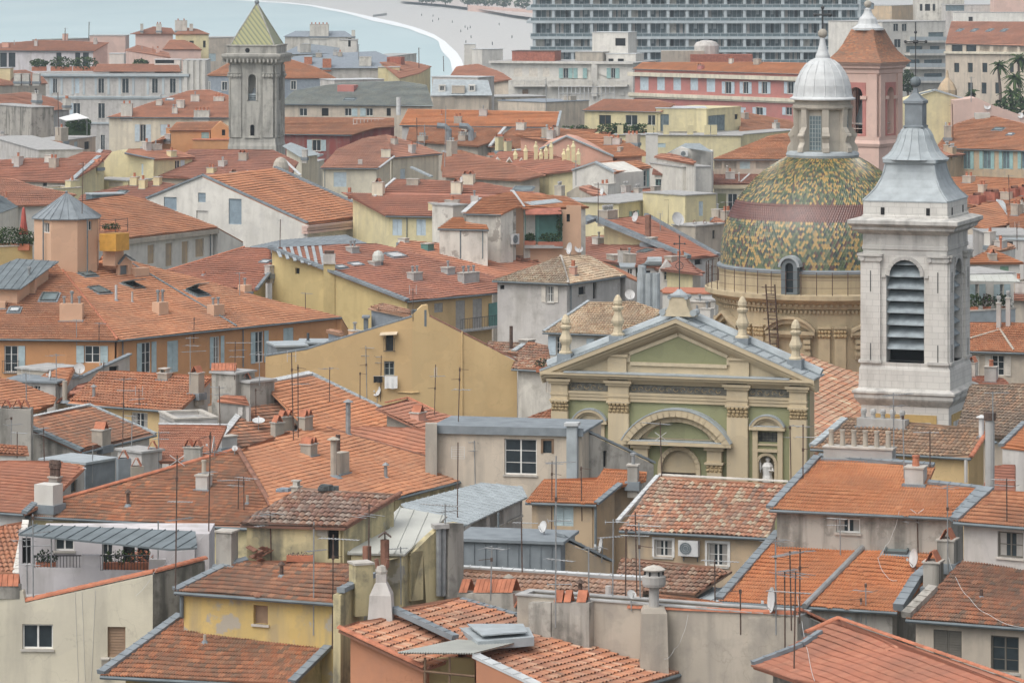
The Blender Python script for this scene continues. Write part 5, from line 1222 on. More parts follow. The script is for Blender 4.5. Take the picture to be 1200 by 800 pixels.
h.roof('514,268 572,269',d=dW-2.5,pitch=17,poly='513,268 573,269.5 570,263 546,262 543,255 531,255',mat='t_bright',wall='peel',gut=[0]);h.wall([0,1],[(549,272,563,289,'c',dict(shut='shutgr'))],mat='peel',out=.2);h.pipe_on(540,268,303,r=.08);h.pipe_on(566,268,303,r=.07)
h.flat('531,241 548,240',d=dW+2.5,depth=3,mat='concr',wall='peel');h.chim(556,240,9,10,.7,'greylt','m',pl=Plane(P(556,240,dW+3),V((1,0,0)),V((0,-.3,1))),cap=False)
h.fin()
acunit(g2,601,280,12,12,'beige air conditioner on peeling white wall beside the loggia')
for x0,x1,dzz,lb in((614,627,0,'short brick red planter at left of the loggia'),(630,659,-.1,'long brick red planter full of trailing plants on the loggia')):
 q=lp.hit((x0+x1)/2,284)+lp.n*.6;w=(x1-x0)*q.y/F;b=M();b.box(q-V((0,0,.2-dzz)),w,.35,.4,'brickp');m=M();leaves(m,q+V((0,0,.5)),w*.5,.3,.45,350,.10,'leaf','leafd');thing('planter',q-V((0,0,.2)),lb,'planter',[('box',b),('plants',m)],'planters on the loggia')
m=M();q=lp.hit(655,262)+lp.n*.6;leaves(m,q,.3,.3,1.4,350,.1,'leafd','leaf');t=M();t.tube([q-V((.1,0,2)),q+V((.05,0,1.2))],.03,'bark',5);thing('climbing_plant',q-V((0,0,2)),'dark climbing plant on the right post of the loggia','plant',[('foliage',m),('stem',t)])
# ------ grey house with cream pyramid roof
h=house('plain grey rendered house with pale cream barrel tile pyramid roof','greylt',shut='shutold' if 0 else 'shutw')
h.roof('578,329 666,332.5',z=22,pitch=17,poly='577,329 666.5,332.8 657,300.5',mat='t_cream',gut=[0]);h.wall([0,1],[(586,334,591,339,'kx'),(640,335,649,354,'gLR',dict(shut='shutw')),(678,337,686,345,'kl')],mat='greylt',out=.3);p1=h.c[1]
h.roof('666,332.8 732,323',d=p1.y,pitch=17,poly='666.5,332.8 733,323 687,298.5 657,300.5',mat='t_cream',gut=[0]);h.wall([0,1],[(678,336,686,345,'kl'),(695,331,699,350,'k')],mat='greylt',out=.3);h.pipe_on(668,334,372)
h.cap('666,332.5 657,300.5','capstone',.13);h.chim(675,323,6,10,.5,'rosy','p');h.back(1,2,4);h.fin()
h=house('low white house with cream barrel tiles and light blue shutters','offwhite',shut='shutb')
h.roof('637,389.5 729,392.5',z=19.6,pitch=17,poly='636,389.5 740,393 777,366 745,354 690,353',mat='t_cream',gut=[0]);h.wall([0,1],[(652,394,659,416,'gLRx',dict(sw=.6)),(697,397,705,410,'gLRx',dict(sw=.6))],out=.35);h.flash('637,389 690,353',.3,'lead',.1);h.fin()
h=house('white house with little brown barrel roof left of church front','offwhite',shut='shutw')
h.roof('601,432 636,434.5',z=20.2,pitch=17,poly='600,432 648,435 642,404 620,401 608,412',mat='t_cmix',gut=[0]);h.wall([0,1],[(603,436,609,456,'gRx',dict(sw=.5)),(640,443,648,460,'c'),(602,481,609,494,'kx')],out=.3);h.flash('602,412 614,404',.5,'lead',.1);h.fin()
h=house('small patch of barrel tiles behind the right end of ochre gable','greylt');h.roof('575,412 606,415',z=20,pitch=16,poly='570,412 608,416 612,402 572,400',mat='t_cmix');h.vent(599,410,28,.12,'rust',False);h.chim(613,404,14,5,.8,'concrete','');h.fin()
h=house('red barrel tile slope squeezed against the left church pilaster','greige');h.roof('598,500 650,502',z=20.2,pitch=17,poly='594,500 655,503 655,476 626,486',mat='t_cred');h.fin()
m=M();q=P(637,432,254);leaves(m,q+V((0,0,.3)),.6,.4,.4,160,.1,'leafd','bark');b=M();b.box(q-V((0,0,.2)),1.0,.5,.35,'clay');thing('terrace_plants',q-V((0,0,.2)),'pots of dark plants at the left end of church pediment','plants',[('foliage',m),('planter',b)],'potted plants on terraces')
# ====== CHURCH, DOME AND TOWERS
def holewall(m,pl,out,holes,th,mat):
 u,n=pl.u,pl.n
 X=lambda t,z,h=.0:V((pl.o.x+u.x*t+n.x*h,pl.o.y+u.y*t+n.y*h,z))
 loops=[[V((t,z,0))for t,z in out]]+[[V((t,z,0))for t,z in h]for h in holes]
 flat=[q for l in loops for q in l];fs=[]
 for t in tessellate_polygon(loops):
  p,q,r=(flat[i]for i in t);ar=(q-p).cross(r-p).z
  if abs(ar)>1e-7:fs.append(tuple(t)if ar>0 else tuple(t)[::-1])
 if u.cross(V((0,0,1))).dot(n)<0:fs=[f[::-1]for f in fs]
 m.add([X(q.x,q.y)for q in flat],fs,mat)
 for l in[out]+holes:
  k=len(l)
  for i in range(k):m.add([X(*l[i]),X(*l[(i+1)%k]),X(*l[(i+1)%k],-th),X(*l[i],-th)],[(0,1,2,3)],mat)
 return X
def arch(t0,t1,z0,zs,n=12):
 r=(t1-t0)/2;c=(t0+t1)/2
 return[(t0,z0)]+[(c-r*math.cos(math.pi*i/n),zs+r*math.sin(math.pi*i/n))for i in range(n+1)]+[(t1,z0)]
def band(m,X,path,w,h0,h1,mat):
 """moulding of width w along a (t,z) path, projecting from h0 to h1"""
 for(a,b)in zip(path,path[1:]):
  d=V((b[0]-a[0],b[1]-a[1],0));L=d.length
  if L<1e-4:continue
  d/=L;nx,nz=-d.y,d.x;e=w*.04
  q=[(a[0]-d.x*e,a[1]-d.y*e),(b[0]+d.x*e,b[1]+d.y*e),(b[0]+d.x*e+nx*w,b[1]+d.y*e+nz*w),(a[0]-d.x*e+nx*w,a[1]-d.y*e+nz*w)]
  m.prism([X(*p,h0)for p in q],X(0,0,h1)-X(0,0,h0),mat)
TH=17
fp=vplane(P(645,440,224),TH);ex=fp.u;ey=-fp.n;NRM=fp.n
T=lambda px,py:((fp.hit(px,py)-fp.o).dot(ex),fp.hit(px,py).z)
ch=empty('church',fp.hit(793,440)*1-V((0,0,fp.hit(793,440).z)),'baroque church with green and cream pedimented front and patterned tile dome','church')
co=ch.location.copy()
def cp(name,m,parent=None,label=None):
 o=m.build(name,parent or ch,co)
 if label:o['label']=label
 return o
X=lambda t,z,h=.0:V((fp.o.x+ex.x*t+NRM.x*h,fp.o.y+ex.y*t+NRM.y*h,z))
tl,tr=T(647,440)[0],T(946,446)[0];tc=(T(636,436)[0]+T(958,442)[0])/2;hw=(tr-tl)/2;tl,tr=tc-hw,tc+hw
zc=T(640,437)[1]
za=T(794,372)[1]
PX=lambda x,y=460:T(x,y)[0]
fw=M()
t0,t1=PX(771,540),PX(821,540);dz0=T(771,560)[1]
n0,n1=PX(886,540),PX(911,540);nb,ns_=T(898,566)[1],T(898,543)[1]
g0,g1=PX(886,512),PX(913,512);gb,gt=T(900,518)[1],T(900,506)[1]
mir=lambda t:2*tc-t
holes=[arch(t0,t1,8.5,T(796,548)[1]),arch(n0,n1,nb,ns_),[(g0,gb),(g0,gt),(g1,gt),(g1,gb)],arch(mir(n1),mir(n0),nb,ns_),[(mir(g1),gb),(mir(g1),gt),(mir(g0),gt),(mir(g0),gb)]]
holewall(fw,fp,[(tl,0),(tr,0),(tr,zc),(tl,zc)],holes,.6,'green');
fw.ob(X(tl,0,-.62),ex*(tr-tl),ey*1.2,V((0,0,zc)),'facade');ow=cp('front_wall',fw)
m=M();m.ob(X(t0-.1,T(796,554)[1],-.2),ex*(t1-t0+.2),ey*.2,V((0,0,2.4)),'facade');m.ob(X(t0,8.5,-.3),ex*(t1-t0),ey*.1,V((0,0,30))*0+V((0,0,T(796,554)[1]-8.5-.12)),'frameb');cp('doorway',m)
for a,b in((g0,g1),(mir(g1),mir(g0))):
 m=M();m.ob(X(a,gb,-.35),ex*(b-a),ey*.05,V((0,0,gt-gb)),'inscr')
 for i in range(7):m.ob(X(a+(b-a)*i/6-.012,gb,-.32),ex*.025,ey*.02,V((0,0,gt-gb)),'iron')
 for i in range(4):m.ob(X(a,gb+(gt-gb)*i/3-.012,-.322),ex*(b-a),ey*.02,V((0,0,.025)),'iron')
 cp('grille',m)
mo=M();cap_y=[(467,481),(471,484),(475,487),(478,491)]
zcap0,zcap1=T(660,481)[1],T(660,467)[1]
for i,(x0,x1)in enumerate(((649,669),(714,738),(855,875),(921,946))):
 a,b=PX(x0,500),PX(x1,500)
 if i in(0,3):a,b=(tl,tl+1.0)if i==0 else(tr-1.0,tr)
 elif i==1:keep=(a,b)
 else:a,b=mir(keep[1]),mir(keep[0])
 m=M();m.ob(X(a,0,0),ex*(b-a),NRM*.28,V((0,0,zcap0)),'facade');m.ob(X(a,zcap1+.002,0),ex*(b-a),NRM*.30,V((0,0,zc-zcap1-.45)),'facade')
 for zz,pj,hh in((zc-.55,.42,.16),(zc-.4,.52,.15),(T(660,462)[1],.34,.12)):m.ob(X(a-(pj-.3),zz,0),ex*(b-a+2*(pj-.3)),NRM*pj,V((0,0,hh)),'facade')
 o=cp('pilaster',m);c=M();rr=random.Random(i)
 c.ob(X(a+.04,zcap0,0),ex*(b-a-.08),NRM*.26,V((0,0,zcap1-zcap0)),'carved');c.ob(X(a-.08,zcap1-.1,0),ex*(b-a+.16),NRM*.44,V((0,0,.1)),'facade')
 for r_ in range(3):
  for k in range(5):
   q=X(a+(b-a)*(k+.5)/5+(r_%2)*.05,zcap0+.1+r_*.2,.24+.05*r_)
   c.lathe(q,[(.02,-.1),(.11,-.02),(.13,.06),(.07,.12),(.01,.13)],6,'carved')
 cp('capital',c,o)
en=M();pb=mir(keep[1]),mir(keep[0])
bays=((tl+1.0,keep[0]),(keep[1],pb[0]),(pb[1],tr-1.0))
for a,b in bays:
 for zz,hh,pj in((T(660,467)[1]-.02,.2,.14),(T(660,463.2)[1],.2,.19),(T(660,459.5)[1],.14,.24),(T(690,448)[1]+.02,.25,.2),(zc-.30,.14,.36)):en.ob(X(a,zz,.003),ex*(b-a),NRM*pj,V((0,0,hh)),'facade')
 f=M();f.ob(X(a+.03,T(690,457.5)[1],.0),ex*(b-a-.06),NRM*.06,V((0,0,T(690,448.5)[1]-T(690,457.5)[1])),'inscr')
 rr=random.Random(3)
 for k in range(int((b-a)/.42)):
  q=a+.25+k*.42;zz=(T(690,457.5)[1]+T(690,448.5)[1])/2;f.tube([X(q+.13*math.cos(s),zz+.11*math.sin(s)*(1 if k%2 else-1),.07)for s in(0,.8,1.6,2.4,3.2,4.2)],.02,'carved',4)
 cp('frieze_panel',f)
en.ob(X(tl-.38,zc-.15,-.5),ex*(tr-tl+.76),NRM*1.1,V((0,0,.16)),'facade');en.ob(X(tl-.55,zc+.012,-.5),ex*(tr-tl+1.1),NRM*1.25,V((0,0,.14)),'facade')
en.ob(X(tl+.9,zc+.154,-.1),ex*(tr-tl-1.8),NRM*.88,V((0,0,.07)),'lead');cp('cornice',en)
pe_=M();zb_=zc+.15;half=(tr-tl)/2+.55;ap=za
holewall(pe_,Plane(X(0,0,-.02),ex,NRM),[(tl-.1,zb_),(tr+.1,zb_),(tc,ap-.3)],[],.9,'facade');cp('pediment',pe_)
rk=M()
for sg in(-1,1):
 path=[(tc+sg*half,zb_+.0),(tc,ap)]
 for w,off,h1 in((.26,0,.72),(.2,-.262,.55),(.16,-.46,.38),(.12,-.62,.2)):
  d=V((path[1][0]-path[0][0],path[1][1]-path[0][1],0)).normalized();nx,nz=-d.y*sg*-1,abs(d.x)
  q=[(p[0]+nx*0,p[1]+off)for p in path]
  q=q if sg<0 else q
  rk.prism([X(q[0][0],q[0][1]-w,-.6),X(q[0][0],q[0][1],-.6),X(q[1][0],q[1][1],-.6),X(q[1][0],q[1][1]-w+.002*(sg>0),-.6)],X(0,0,h1+.6+.002*(sg>0))-X(0,0,0),'facade')
cp('raking_cornice',rk)
ld=M()
for sg in(-1,1):
 a,b=X(tc+sg*half,zb_+.01,.74),X(tc,ap+.01,.74);ld.prism([a,b,b+ey*2.6,a+ey*2.6],V((0,0,.09)),'lead')
 for k in range(12):q=a.lerp(b,k/12)+V((0,0,.1));ld.tube([q,q+ey*2.6],.05,'lead',5)
 ld.tube([a+ey*1.9+V((0,0,.2)),b+ey*1.9+V((0,0,.2))],.32,'lead',8)
cp('lead_covering',ld)
for(x0,x1)in((713,735),(855,877)):
 a,b=PX(x0,430),PX(x1,430);a,b=(a,b)if x0<780 else(mir(k1),mir(k0));k0,k1=(a,b)if x0<780 else(k0,k1)
 zt=zb_+(ap-zb_)*(1-abs((a+b)/2-tc)/half)-.75
 m=M();m.ob(X(a,zb_,0),ex*(b-a),NRM*.2,V((0,0,zt-zb_)),'facade');m.ob(X(a-.1,zt-.12,0),ex*(b-a+.2),NRM*.3,V((0,0,.14)),'facade');cp('pediment_pier',m)
pg=M();fr=M();q=[T(739,423.5),T(739,416),T(794,394),T(852,420),T(852,428)];tw=tc-q[0][0]
q=[(tc-tw,q[0][1]),(tc-tw,q[1][1]),(tc,q[2][1]),(tc+tw,q[1][1]),(tc+tw,q[0][1])]
pg.prism([X(t,z,.0)for t,z in q],NRM*.05,'green');cp('tympanum_panel',pg)
band(fr,X,q+[q[0]],.2,.0,.11,'goldcream');cp('tympanum_frame',fr)
m=M();b=X(tc,ap+.08,.2);sc=[(1.0,0),(.98,.12),(.7,.3),(.55,.6),(.5,.95),(.52,1.1)]
vs=[b+ex*-x+V((0,0,z))for x,z in sc]+[b+ex*x+V((0,0,z))for x,z in sc[::-1]];m.prism(vs,ey*.8,'goldcream')
for sg in(-1,1):m.tube([b+ex*sg*.92+ey*-.05+V((0,0,.22)),b+ex*sg*.92+ey*.85+V((0,0,.22))],.2,'lead',8);m.tube([b+ex*sg*.5+ey*-.05+V((0,0,1.1)),b+ex*sg*.5+ey*.85+V((0,0,1.1))],.12,'lead',8)
m.ob(b-ex*.55-ey*.05+V((0,0,1.12)),ex*1.1,ey*.9,V((0,0,.12)),'lead');m.lathe(b+ey*.4+V((0,0,1.24)),[(.5,0),(.35,.1),(.2,.2),(.12,.3)],8,'lead');cp('scroll_ornament',m)
m=M();q0=b+ey*.4+V((0,0,1.4));hh=66*q0.y/F;m.tube([q0,q0+V((0,0,hh))],.03,'iron',5)
m.tube([q0+V((.22*math.cos(t*.628),0,hh*.46+.22*math.sin(t*.628)))for t in range(11)],.02,'iron',4,caps=False)
m.tube([q0+V((-.32,0,hh*.85)),q0+V((.32,0,hh*.85))],.025,'iron',4)
for sx,sz in((-.3,.85),(.3,.85),(0,.98)):m.sphere(q0+V((sx,0,hh*sz)),.06,'iron',5)
cp('iron_cross',m)
for(x,y0,y1)in((663,414,368),(724,393,345),(870,396,347),(932.5,421,374)):
 f_=M();p=fp.hit(x,y0)+ey*.6;p=P(x,y0,p.y);H=(y0-y1)*p.y/F
 f_.lathe(p,[(.48*H/2.3,0),(.48*H/2.3,.1),(.36,.16),(.30,.35),(.29,.5),(.44,.72),(.46,.85),(.30,1.15),(.25,1.35),(.38,1.5),(.40,1.6),(.27,1.66),(.25,1.72),(.33,1.8),(.30,2.0),(.16,2.22),(.03,2.3)]if 1 else[],8,'goldcream')
 for v in f_.v:v.z=p.z+(v.z-p.z)*H/2.3;v.x=p.x+(v.x-p.x)*.82;v.y=p.y+(v.y-p.y)*.82
 o=cp('finial',f_);z=M();z.box(p-V((0,0,1.3)),.85,.85,1.31,'zinc',R(-TH));cp('plinth',z,o)
def segped(xl,xr,zb,rise,wdt,name='segmental_pediment',pj=.5):
 m=M();c=(xl+xr)/2;w=(xr-xl)/2;r=(w*w+rise*rise)/(2*rise);cz=zb+rise-r;a0=math.asin(min(1,w/r));N=20
 pts=[(c-r*math.sin(a0-2*a0*i/N),cz+r*math.cos(a0-2*a0*i/N))for i in range(N+1)]
 band(m,X,pts[::-1],wdt*.55,0,pj,'facade')
 p2=[(c+(t-c)*(1-wdt*.55/r),cz+(z-cz)*(1-wdt*.55/r))for t,z in pts];band(m,X,p2[::-1],wdt*.45,0,pj*.6,'facade')
 m.ob(X(xl-.05,zb-.22,0),ex*(xr-xl+.1),NRM*pj,V((0,0,.2)),'facade')
 inner=[(t,max(z-.02,zb))for t,z in p2[1:-1]];m.prism([X(t,z,0)for t,z in inner],NRM*.05,'facade');o=cp(name,m)
 l=M();p3=[(c+(t-c)*(1+.05/r),cz+(z-cz)*(1+.05/r))for t,z in pts];band(l,X,p3[::-1],.07,-.05,pj+.03,'lead');l.ob(X(xl+.1,zb-.015,0),ex*(xr-xl-.2),NRM*(pj-.02),V((0,0,.045)),'lead');cp('lead_flashing',l,o)
 return o,c,r,cz
xl=PX(732,515);xr=mir(xl);zs=T(793,516)[1]
o,c,r,cz=segped(xl,xr,zs,T(793,478)[1]-zs,.75,pj=.75)
m=M();w=(PX(832,505)-PX(758,505))/2;zz=T(795,513)[1];hh=T(795,493)[1]-zz;rr=(w*w+hh*hh)/(2*hh);a0=math.asin(min(.999,w/rr))
m.prism([X(tc+rr*math.sin(-a0+2*a0*i/14),zz+hh-rr+rr*math.cos(-a0+2*a0*i/14),.05)for i in range(15)],NRM*.04,'green');cp('pediment_panel',m,o)
m=M()
for sg in(-1,1):
 a=PX(828,550);b=PX(849,550);a,b=(a,b)if sg>0 else(mir(b),mir(a));z0=T(838,553)[1];z1=T(838,543)[1]
 m.ob(X(a+.1,0,0),ex*(b-a-.2),NRM*.35,V((0,0,z0)),'facade');m.ob(X(a+.1,z1,0),ex*(b-a-.2),NRM*.35,V((0,0,zs-z1-.45)),'facade');m.ob(X(a-.05,zs-.45,0),ex*(b-a+.1),NRM*.5,V((0,0,.22)),'facade');m.ob(X(a-.02,z1-.02,0),ex*(b-a+.04),NRM*.48,V((0,0,.12)),'facade')
 m.ob(X(a+.12,z0,0),ex*(b-a-.24),NRM*.33,V((0,0,z1-z0-.02)),'carved')
 for k in range(8):m.lathe(X(a+.15+(b-a-.3)*(k%4)/3,z0+.12+.2*(k//4),.32),[(.02,-.1),(.11,0),(.1,.08),(.01,.12)],6,'carved')
cp('door_pilaster',m)
m=M();band(m,X,arch(t0,t1,14,T(796,548)[1])[::-1],.25,0,.12,'facade');cp('door_arch',m)
for sg in(1,-1):
 a,b=PX(880,500),PX(920,500);a,b=(a,b)if sg>0 else(mir(b),mir(a));zq=T(900,499)[1]
 segped(a,b,zq,T(900,486)[1]-zq,.32,'niche_pediment',.35)
 m=M();na,nb2=(n0,n1)if sg>0 else(mir(n1),mir(n0));A_,B_=(g0,g1)if sg>0 else(mir(g1),mir(g0))
 for xx in(a+.12,b-.42):m.ob(X(xx,8,0),ex*.3,NRM*.14,V((0,0,zq-8-.22)),'facade')
 q=[(A_-.08,gb-.08),(B_+.08,gb-.08),(B_+.08,gt+.08),(A_-.08,gt+.08)];band(m,X,[q[0],q[1]][::-1],.1,0,.1,'facade');band(m,X,[q[2],q[3]][::-1],.1,0,.1,'facade');band(m,X,[q[1],q[2]][::-1],.1,0,.1,'facade');band(m,X,[q[3],q[0]][::-1],.1,0,.1,'facade')
 m.ob(X(a+.42,gb-.55,0),ex*(b-a-.84),NRM*.18,V((0,0,.16)),'facade');band(m,X,arch(na,nb2,nb,ns_)[::-1],.16,0,.1,'facade');cp('niche_surround',m)
 m=M();K=12;c=(na+nb2)/2;r=(nb2-na)/2
 for k in range(K):
  p,q=math.pi*k/K,math.pi*(k+1)/K;m.add([X(c-r*math.cos(p),nb,-.02-r*.9*math.sin(p)),X(c-r*math.cos(q),nb,-.02-r*.9*math.sin(q)),X(c-r*math.cos(q),ns_+r,-.02-r*.9*math.sin(q)),X(c-r*math.cos(p),ns_+r,-.02-r*.9*math.sin(p))],[(0,1,2,3)],'facade')
 cp('niche',m)
O=X(tc,0,0);Lp=lambda x,y,z:V((O.x+ex.x*x+ey.x*y,O.y+ex.y*x+ey.y*y,z))
lo,hi=10,90
for _ in range(50):
 L=(lo+hi)/2;c=Lp(0,L,0);px=600+c.x*F/c.y
 if px<964:lo=L
 else:hi=L
DC=Lp(0,L,0);dd=DC.y;kd=dd/F;zy=lambda y:ZC-(y-YH)*kd
nr=M();zr=zy(402)
for sg in(1,-1):
 e0,e1=Lp(sg*9.3,2.4,zr-9.3*.36),Lp(sg*9.3,L-3,zr-9.3*.36);r0,r1=Lp(0,2.4,zr),Lp(0,L-3,zr)
 pl=slope(e0,e1,math.degrees(math.atan(.36)))if sg>0 else slope(e1,e0,math.degrees(math.atan(.36)))
 tiles(nr,pl,[e0,e1,r1,r0]if sg>0 else[e1,e0,r0,r1],'t_canal')
 if sg>0:navepl=pl
cp('nave_roof',nr)
nw=M();nw.prism([Lp(-8.9,2.3,0),Lp(8.9,2.3,0),Lp(8.9,2.3,zr-9.3*.36-.1),Lp(0,2.3,zr-.25),Lp(-8.9,2.3,zr-9.3*.36-.1)],ey*(L-5.5),'beige');cp('nave_wall',nw)
va=math.atan2(-DC.x,-dd)if 0 else math.atan2(-dd,-DC.x)
AN=lambda deg:va+R(deg)
dr=M();rpx=lambda q:q*kd
dr.lathe(V((DC.x,DC.y,0)),[(rpx(122),12),(rpx(122),zy(352)),(rpx(126),zy(351)),(rpx(127),zy(346)),(rpx(133),zy(343)),(rpx(136),zy(341)),(rpx(138),zy(340)),(rpx(138),zy(335)),(rpx(137),zy(334.5)),(rpx(121),zy(334.3)),(rpx(121),zy(314)),(rpx(123),zy(313.8)),(rpx(123),zy(310)),(rpx(118),zy(309))],96,'drum')
dn=dr
for i in range(120):
 a=2*math.pi*i/120;r=rpx(127);q=V((DC.x+r*math.cos(a),DC.y+r*math.sin(a),zy(348)));dn.box(q,.30,.18,.16,'drum',a)
for i in range(160):
 a=2*math.pi*i/160;r=rpx(123.5);q=V((DC.x+r*math.cos(a),DC.y+r*math.sin(a),zy(356)));dn.box(q,.18,.14,.2,'drum',a)
od=cp('drum',dr)
zn=M();zn.lathe(V((DC.x,DC.y,0)),[(rpx(118),zy(310)),(rpx(124),zy(311.5)),(rpx(124),zy(309)),(rpx(119),zy(307))],96,'zinc',cap=False);cp('lead_ring',zn,od)
rl=M()
for i in range(48):
 a=2*math.pi*i/48;r=rpx(136.5);q=V((DC.x+r*math.cos(a),DC.y+r*math.sin(a),zy(335)));rl.tube([q,q+V((0,0,27*kd))],.028,'rust',4)
 a2=2*math.pi*(i+1)/48;q2=V((DC.x+r*math.cos(a2),DC.y+r*math.sin(a2),zy(335)))
 for f_ in(.33,.66,1):rl.tube([q+V((0,0,27*kd*f_)),q2+V((0,0,27*kd*f_))],.014,'rust',3)
cp('gallery_railing',rl,od)
def curv(m,a0,a1,r0,r1,z0,z1,mat,n=8):
 """block of drum wall between two angles"""
 vs=[]
 for i in range(n+1):
  a=a0+(a1-a0)*i/n
  for r,z in((r0,z0),(r1,z0),(r1,z1),(r0,z1)):vs.append(V((DC.x+r*math.cos(a),DC.y+r*math.sin(a),z)))
 fs=[(4*i+j,4*i+(j+1)%4,4*i+4+(j+1)%4,4*i+4+j)for i in range(n)for j in range(4)]+[(0,1,2,3),(4*n+3,4*n+2,4*n+1,4*n)]
 m.add(vs,fs,mat)
def dp(deg,rq,z):a=AN(deg);return V((DC.x+rq*math.cos(a),DC.y+rq*math.sin(a),z))
RD=rpx(122)
for i,c in enumerate((-62,-17,28,73)):
 wn_=M();z0,z1=zy(455),zy(388);curv(wn_,AN(c-5),AN(c+5),RD-.3,RD+.03,z0,z1,'glass' if i!=1 else 'drum',4)
 for k in range(5):curv(wn_,AN(c-5),AN(c+5),RD,RD+.05,z0+(z1-z0)*k/4-.03,z0+(z1-z0)*k/4+.03,'frameg',4)
 for k in range(4):q=c-5+10*k/3;curv(wn_,AN(q-.25),AN(q+.25),RD,RD+.055,z0,z1,'frameg',1)
 if i!=1:cp('drum_window',wn_,od)
 pm=M();za_,zb2=zy(380),zy(377)
 curv(pm,AN(c-13),AN(c+13),RD-.1,RD+.55,za_,zb2+.05,'drum');curv(pm,AN(c-12),AN(c+12),RD-.1,RD+.4,zy(383),za_-.003,'drum')
 N=12;top=[]
 for k in range(N+1):
  t=-1+2*k/N;hgt=(1-abs(t))*15*kd if i%2==0 else(math.sqrt(1.45-t*t)-math.sqrt(.45))/(math.sqrt(1.45)-math.sqrt(.45))*15*kd
  top.append((c+13.2*t,zb2+hgt))
 for(a,za1),(b,zb1)in zip(top,top[1:]):
  for w,ro in((.18,.62),(.34,.4)):
   q=[dp(a,RD,za1-w+.18),dp(a,RD+ro,za1-w+.18),dp(a,RD+ro,za1+.18),dp(a,RD,za1+.18),dp(b,RD,zb1-w+.18),dp(b,RD+ro,zb1-w+.18),dp(b,RD+ro,zb1+.18),dp(b,RD,zb1+.18)]
   if w>.2:q=[v-V((0,0,.16))for v in q]
   pm.add(q,[(0,1,5,4),(1,2,6,5),(2,3,7,6)]+([(0,3,2,1)]if a==top[0][0]else[]),'drum')
 for e in(-9,9):
  for zz,ro in((zy(390),.42),(zy(396),.36),(zy(404),.28),(zy(408),.22)):curv(pm,AN(c+e-1.5),AN(c+e+1.5),RD-.1,RD+ro,zz,zy(383)-.01,'drum',2)if ro==.22 else curv(pm,AN(c+e-1.8),AN(c+e+1.8),RD-.1,RD+ro+.05,zz,zz+.25,'drum',2)
 cp('drum_pediment',pm,od)
for c in(-85,-40,5,50):
 for e in(-4.2,4.2):
  m=M();curv(m,AN(c+e-3),AN(c+e+3),RD-.1,RD+.2,12,zy(384),'drum',3);curv(m,AN(c+e-3.4),AN(c+e+3.4),RD-.1,RD+.34,zy(373),zy(371),'drum',3);curv(m,AN(c+e-2.9),AN(c+e+2.9),RD-.1,RD+.2,zy(384),zy(373),'carved',3);
  rr=random.Random(int(c+e))
  for k in range(8):q=dp(c+e-2.6+1.7*(k%4),RD+.22,zy(382)+.28*(k//4));m.lathe(q,[(.02,-.12),(.12,0),(.12,.1),(.02,.16)],6,'carved')
  cp('drum_pilaster',m,od)
m=M()
for s_ in(-1,1):
 m.tube([dp(-24+s_*2.2,RD+.5,zy(420)),dp(-24+s_*2.2,RD+1.2,zy(345)),dp(-24+s_*2.2,RD+1.4,zy(322))],.05,'rust',4)
for k in range(24):q=k/23;a,b=(dp(-24+s_*2.2,RD+.5+.8*q,zy(420)+(zy(325)-zy(420))*q)for s_ in(-1,1));m.tube([a,b],.022,'rust',4)
for k in range(11):
 q=k/10;c=dp(-24,RD+.9+.8*q,zy(416)+(zy(325)-zy(416))*q);pts=[c+V((math.cos(t*.628)*.45,math.sin(t*.628)*.45,0))for t in range(11)];m.tube(pts,.016,'rust',3,caps=False)
cp('ladder',m,od)
prof=[(119,310),(118.7,297),(118,285),(116,272),(113,260),(108,248),(101,235),(93,225),(84,215),(76.5,207),(68,200),(60,194.5),(53,190),(46,186),(40,183)]
PR=[(r*kd,zy(y))for r,y in prof]
sm=[];
for(r0,z0),(r1,z1)in zip(PR,PR[1:]):
 L_=math.hypot(r1-r0,z1-z0);k=max(1,round(L_/.06))
 for i in range(k):t=i/k;sm.append((r0+(r1-r0)*t,z0+(z1-z0)*t))
sm.append(PR[-1]);sm=sm[::3]
NT=230;dm=M();bands=[];zr0,zr1=zy(255),zy(232.5)
vs=[];fs=[];uvs=[]
for i in range(len(sm)-1):
 (r0,z0),(r1,z1)=sm[i],sm[i+1];k=len(vs);ring=.045
 for j in range(NT):
  a=2*math.pi*(j+(i%2)*.5)/NT+.01*0
  sag=0
  am=a+math.pi/NT;q=.11;rm_=r0+(r0-r1)/max(z1-z0,.01)*q*.9
  vs+=[V((DC.x+(r0+ring)*math.cos(a),DC.y+(r0+ring)*math.sin(a),z0+.01)),V((DC.x+(min(rm_,r0+.12)+ring)*math.cos(am),DC.y+(min(rm_,r0+.12)+ring)*math.sin(am),z0-q)),V((DC.x+r1*math.cos(a),DC.y+r1*math.sin(a),z1+.02))]
 for j in range(NT):
  n_=(j+1)%NT;fs.append((k+3*j,k+3*j+1,k+3*n_,k+3*n_+2,k+3*j+2));uvs.append([(j+.5,i+.5)]*5);bands.append(1.0 if zr0<z0<zr1 else .0)
dm.add(vs,fs,'dome_tiles',uvs);do=cp('dome',dm,None,'dome of yellow, green and black scale tiles with a dark red band')
at=do.data.attributes.new('band','FLOAT','FACE');at.data.foreach_set('value',bands)
m=M();a=AN(-17);fwd=V((math.cos(a),math.sin(a),0));sd=V((-math.sin(a),math.cos(a),0));b=V((DC.x,DC.y,0))+fwd*(rpx(125)+.3)
w=6.5*kd;z0,z1=zy(334),zy(303);pl=Plane(b,sd,fwd)
out=[(-w-.18,z0)]+[((w+.18)*-math.cos(math.pi*k/10),z1+(w+.18)*math.sin(math.pi*k/10))for k in range(11)]+[(w+.18,z0)]
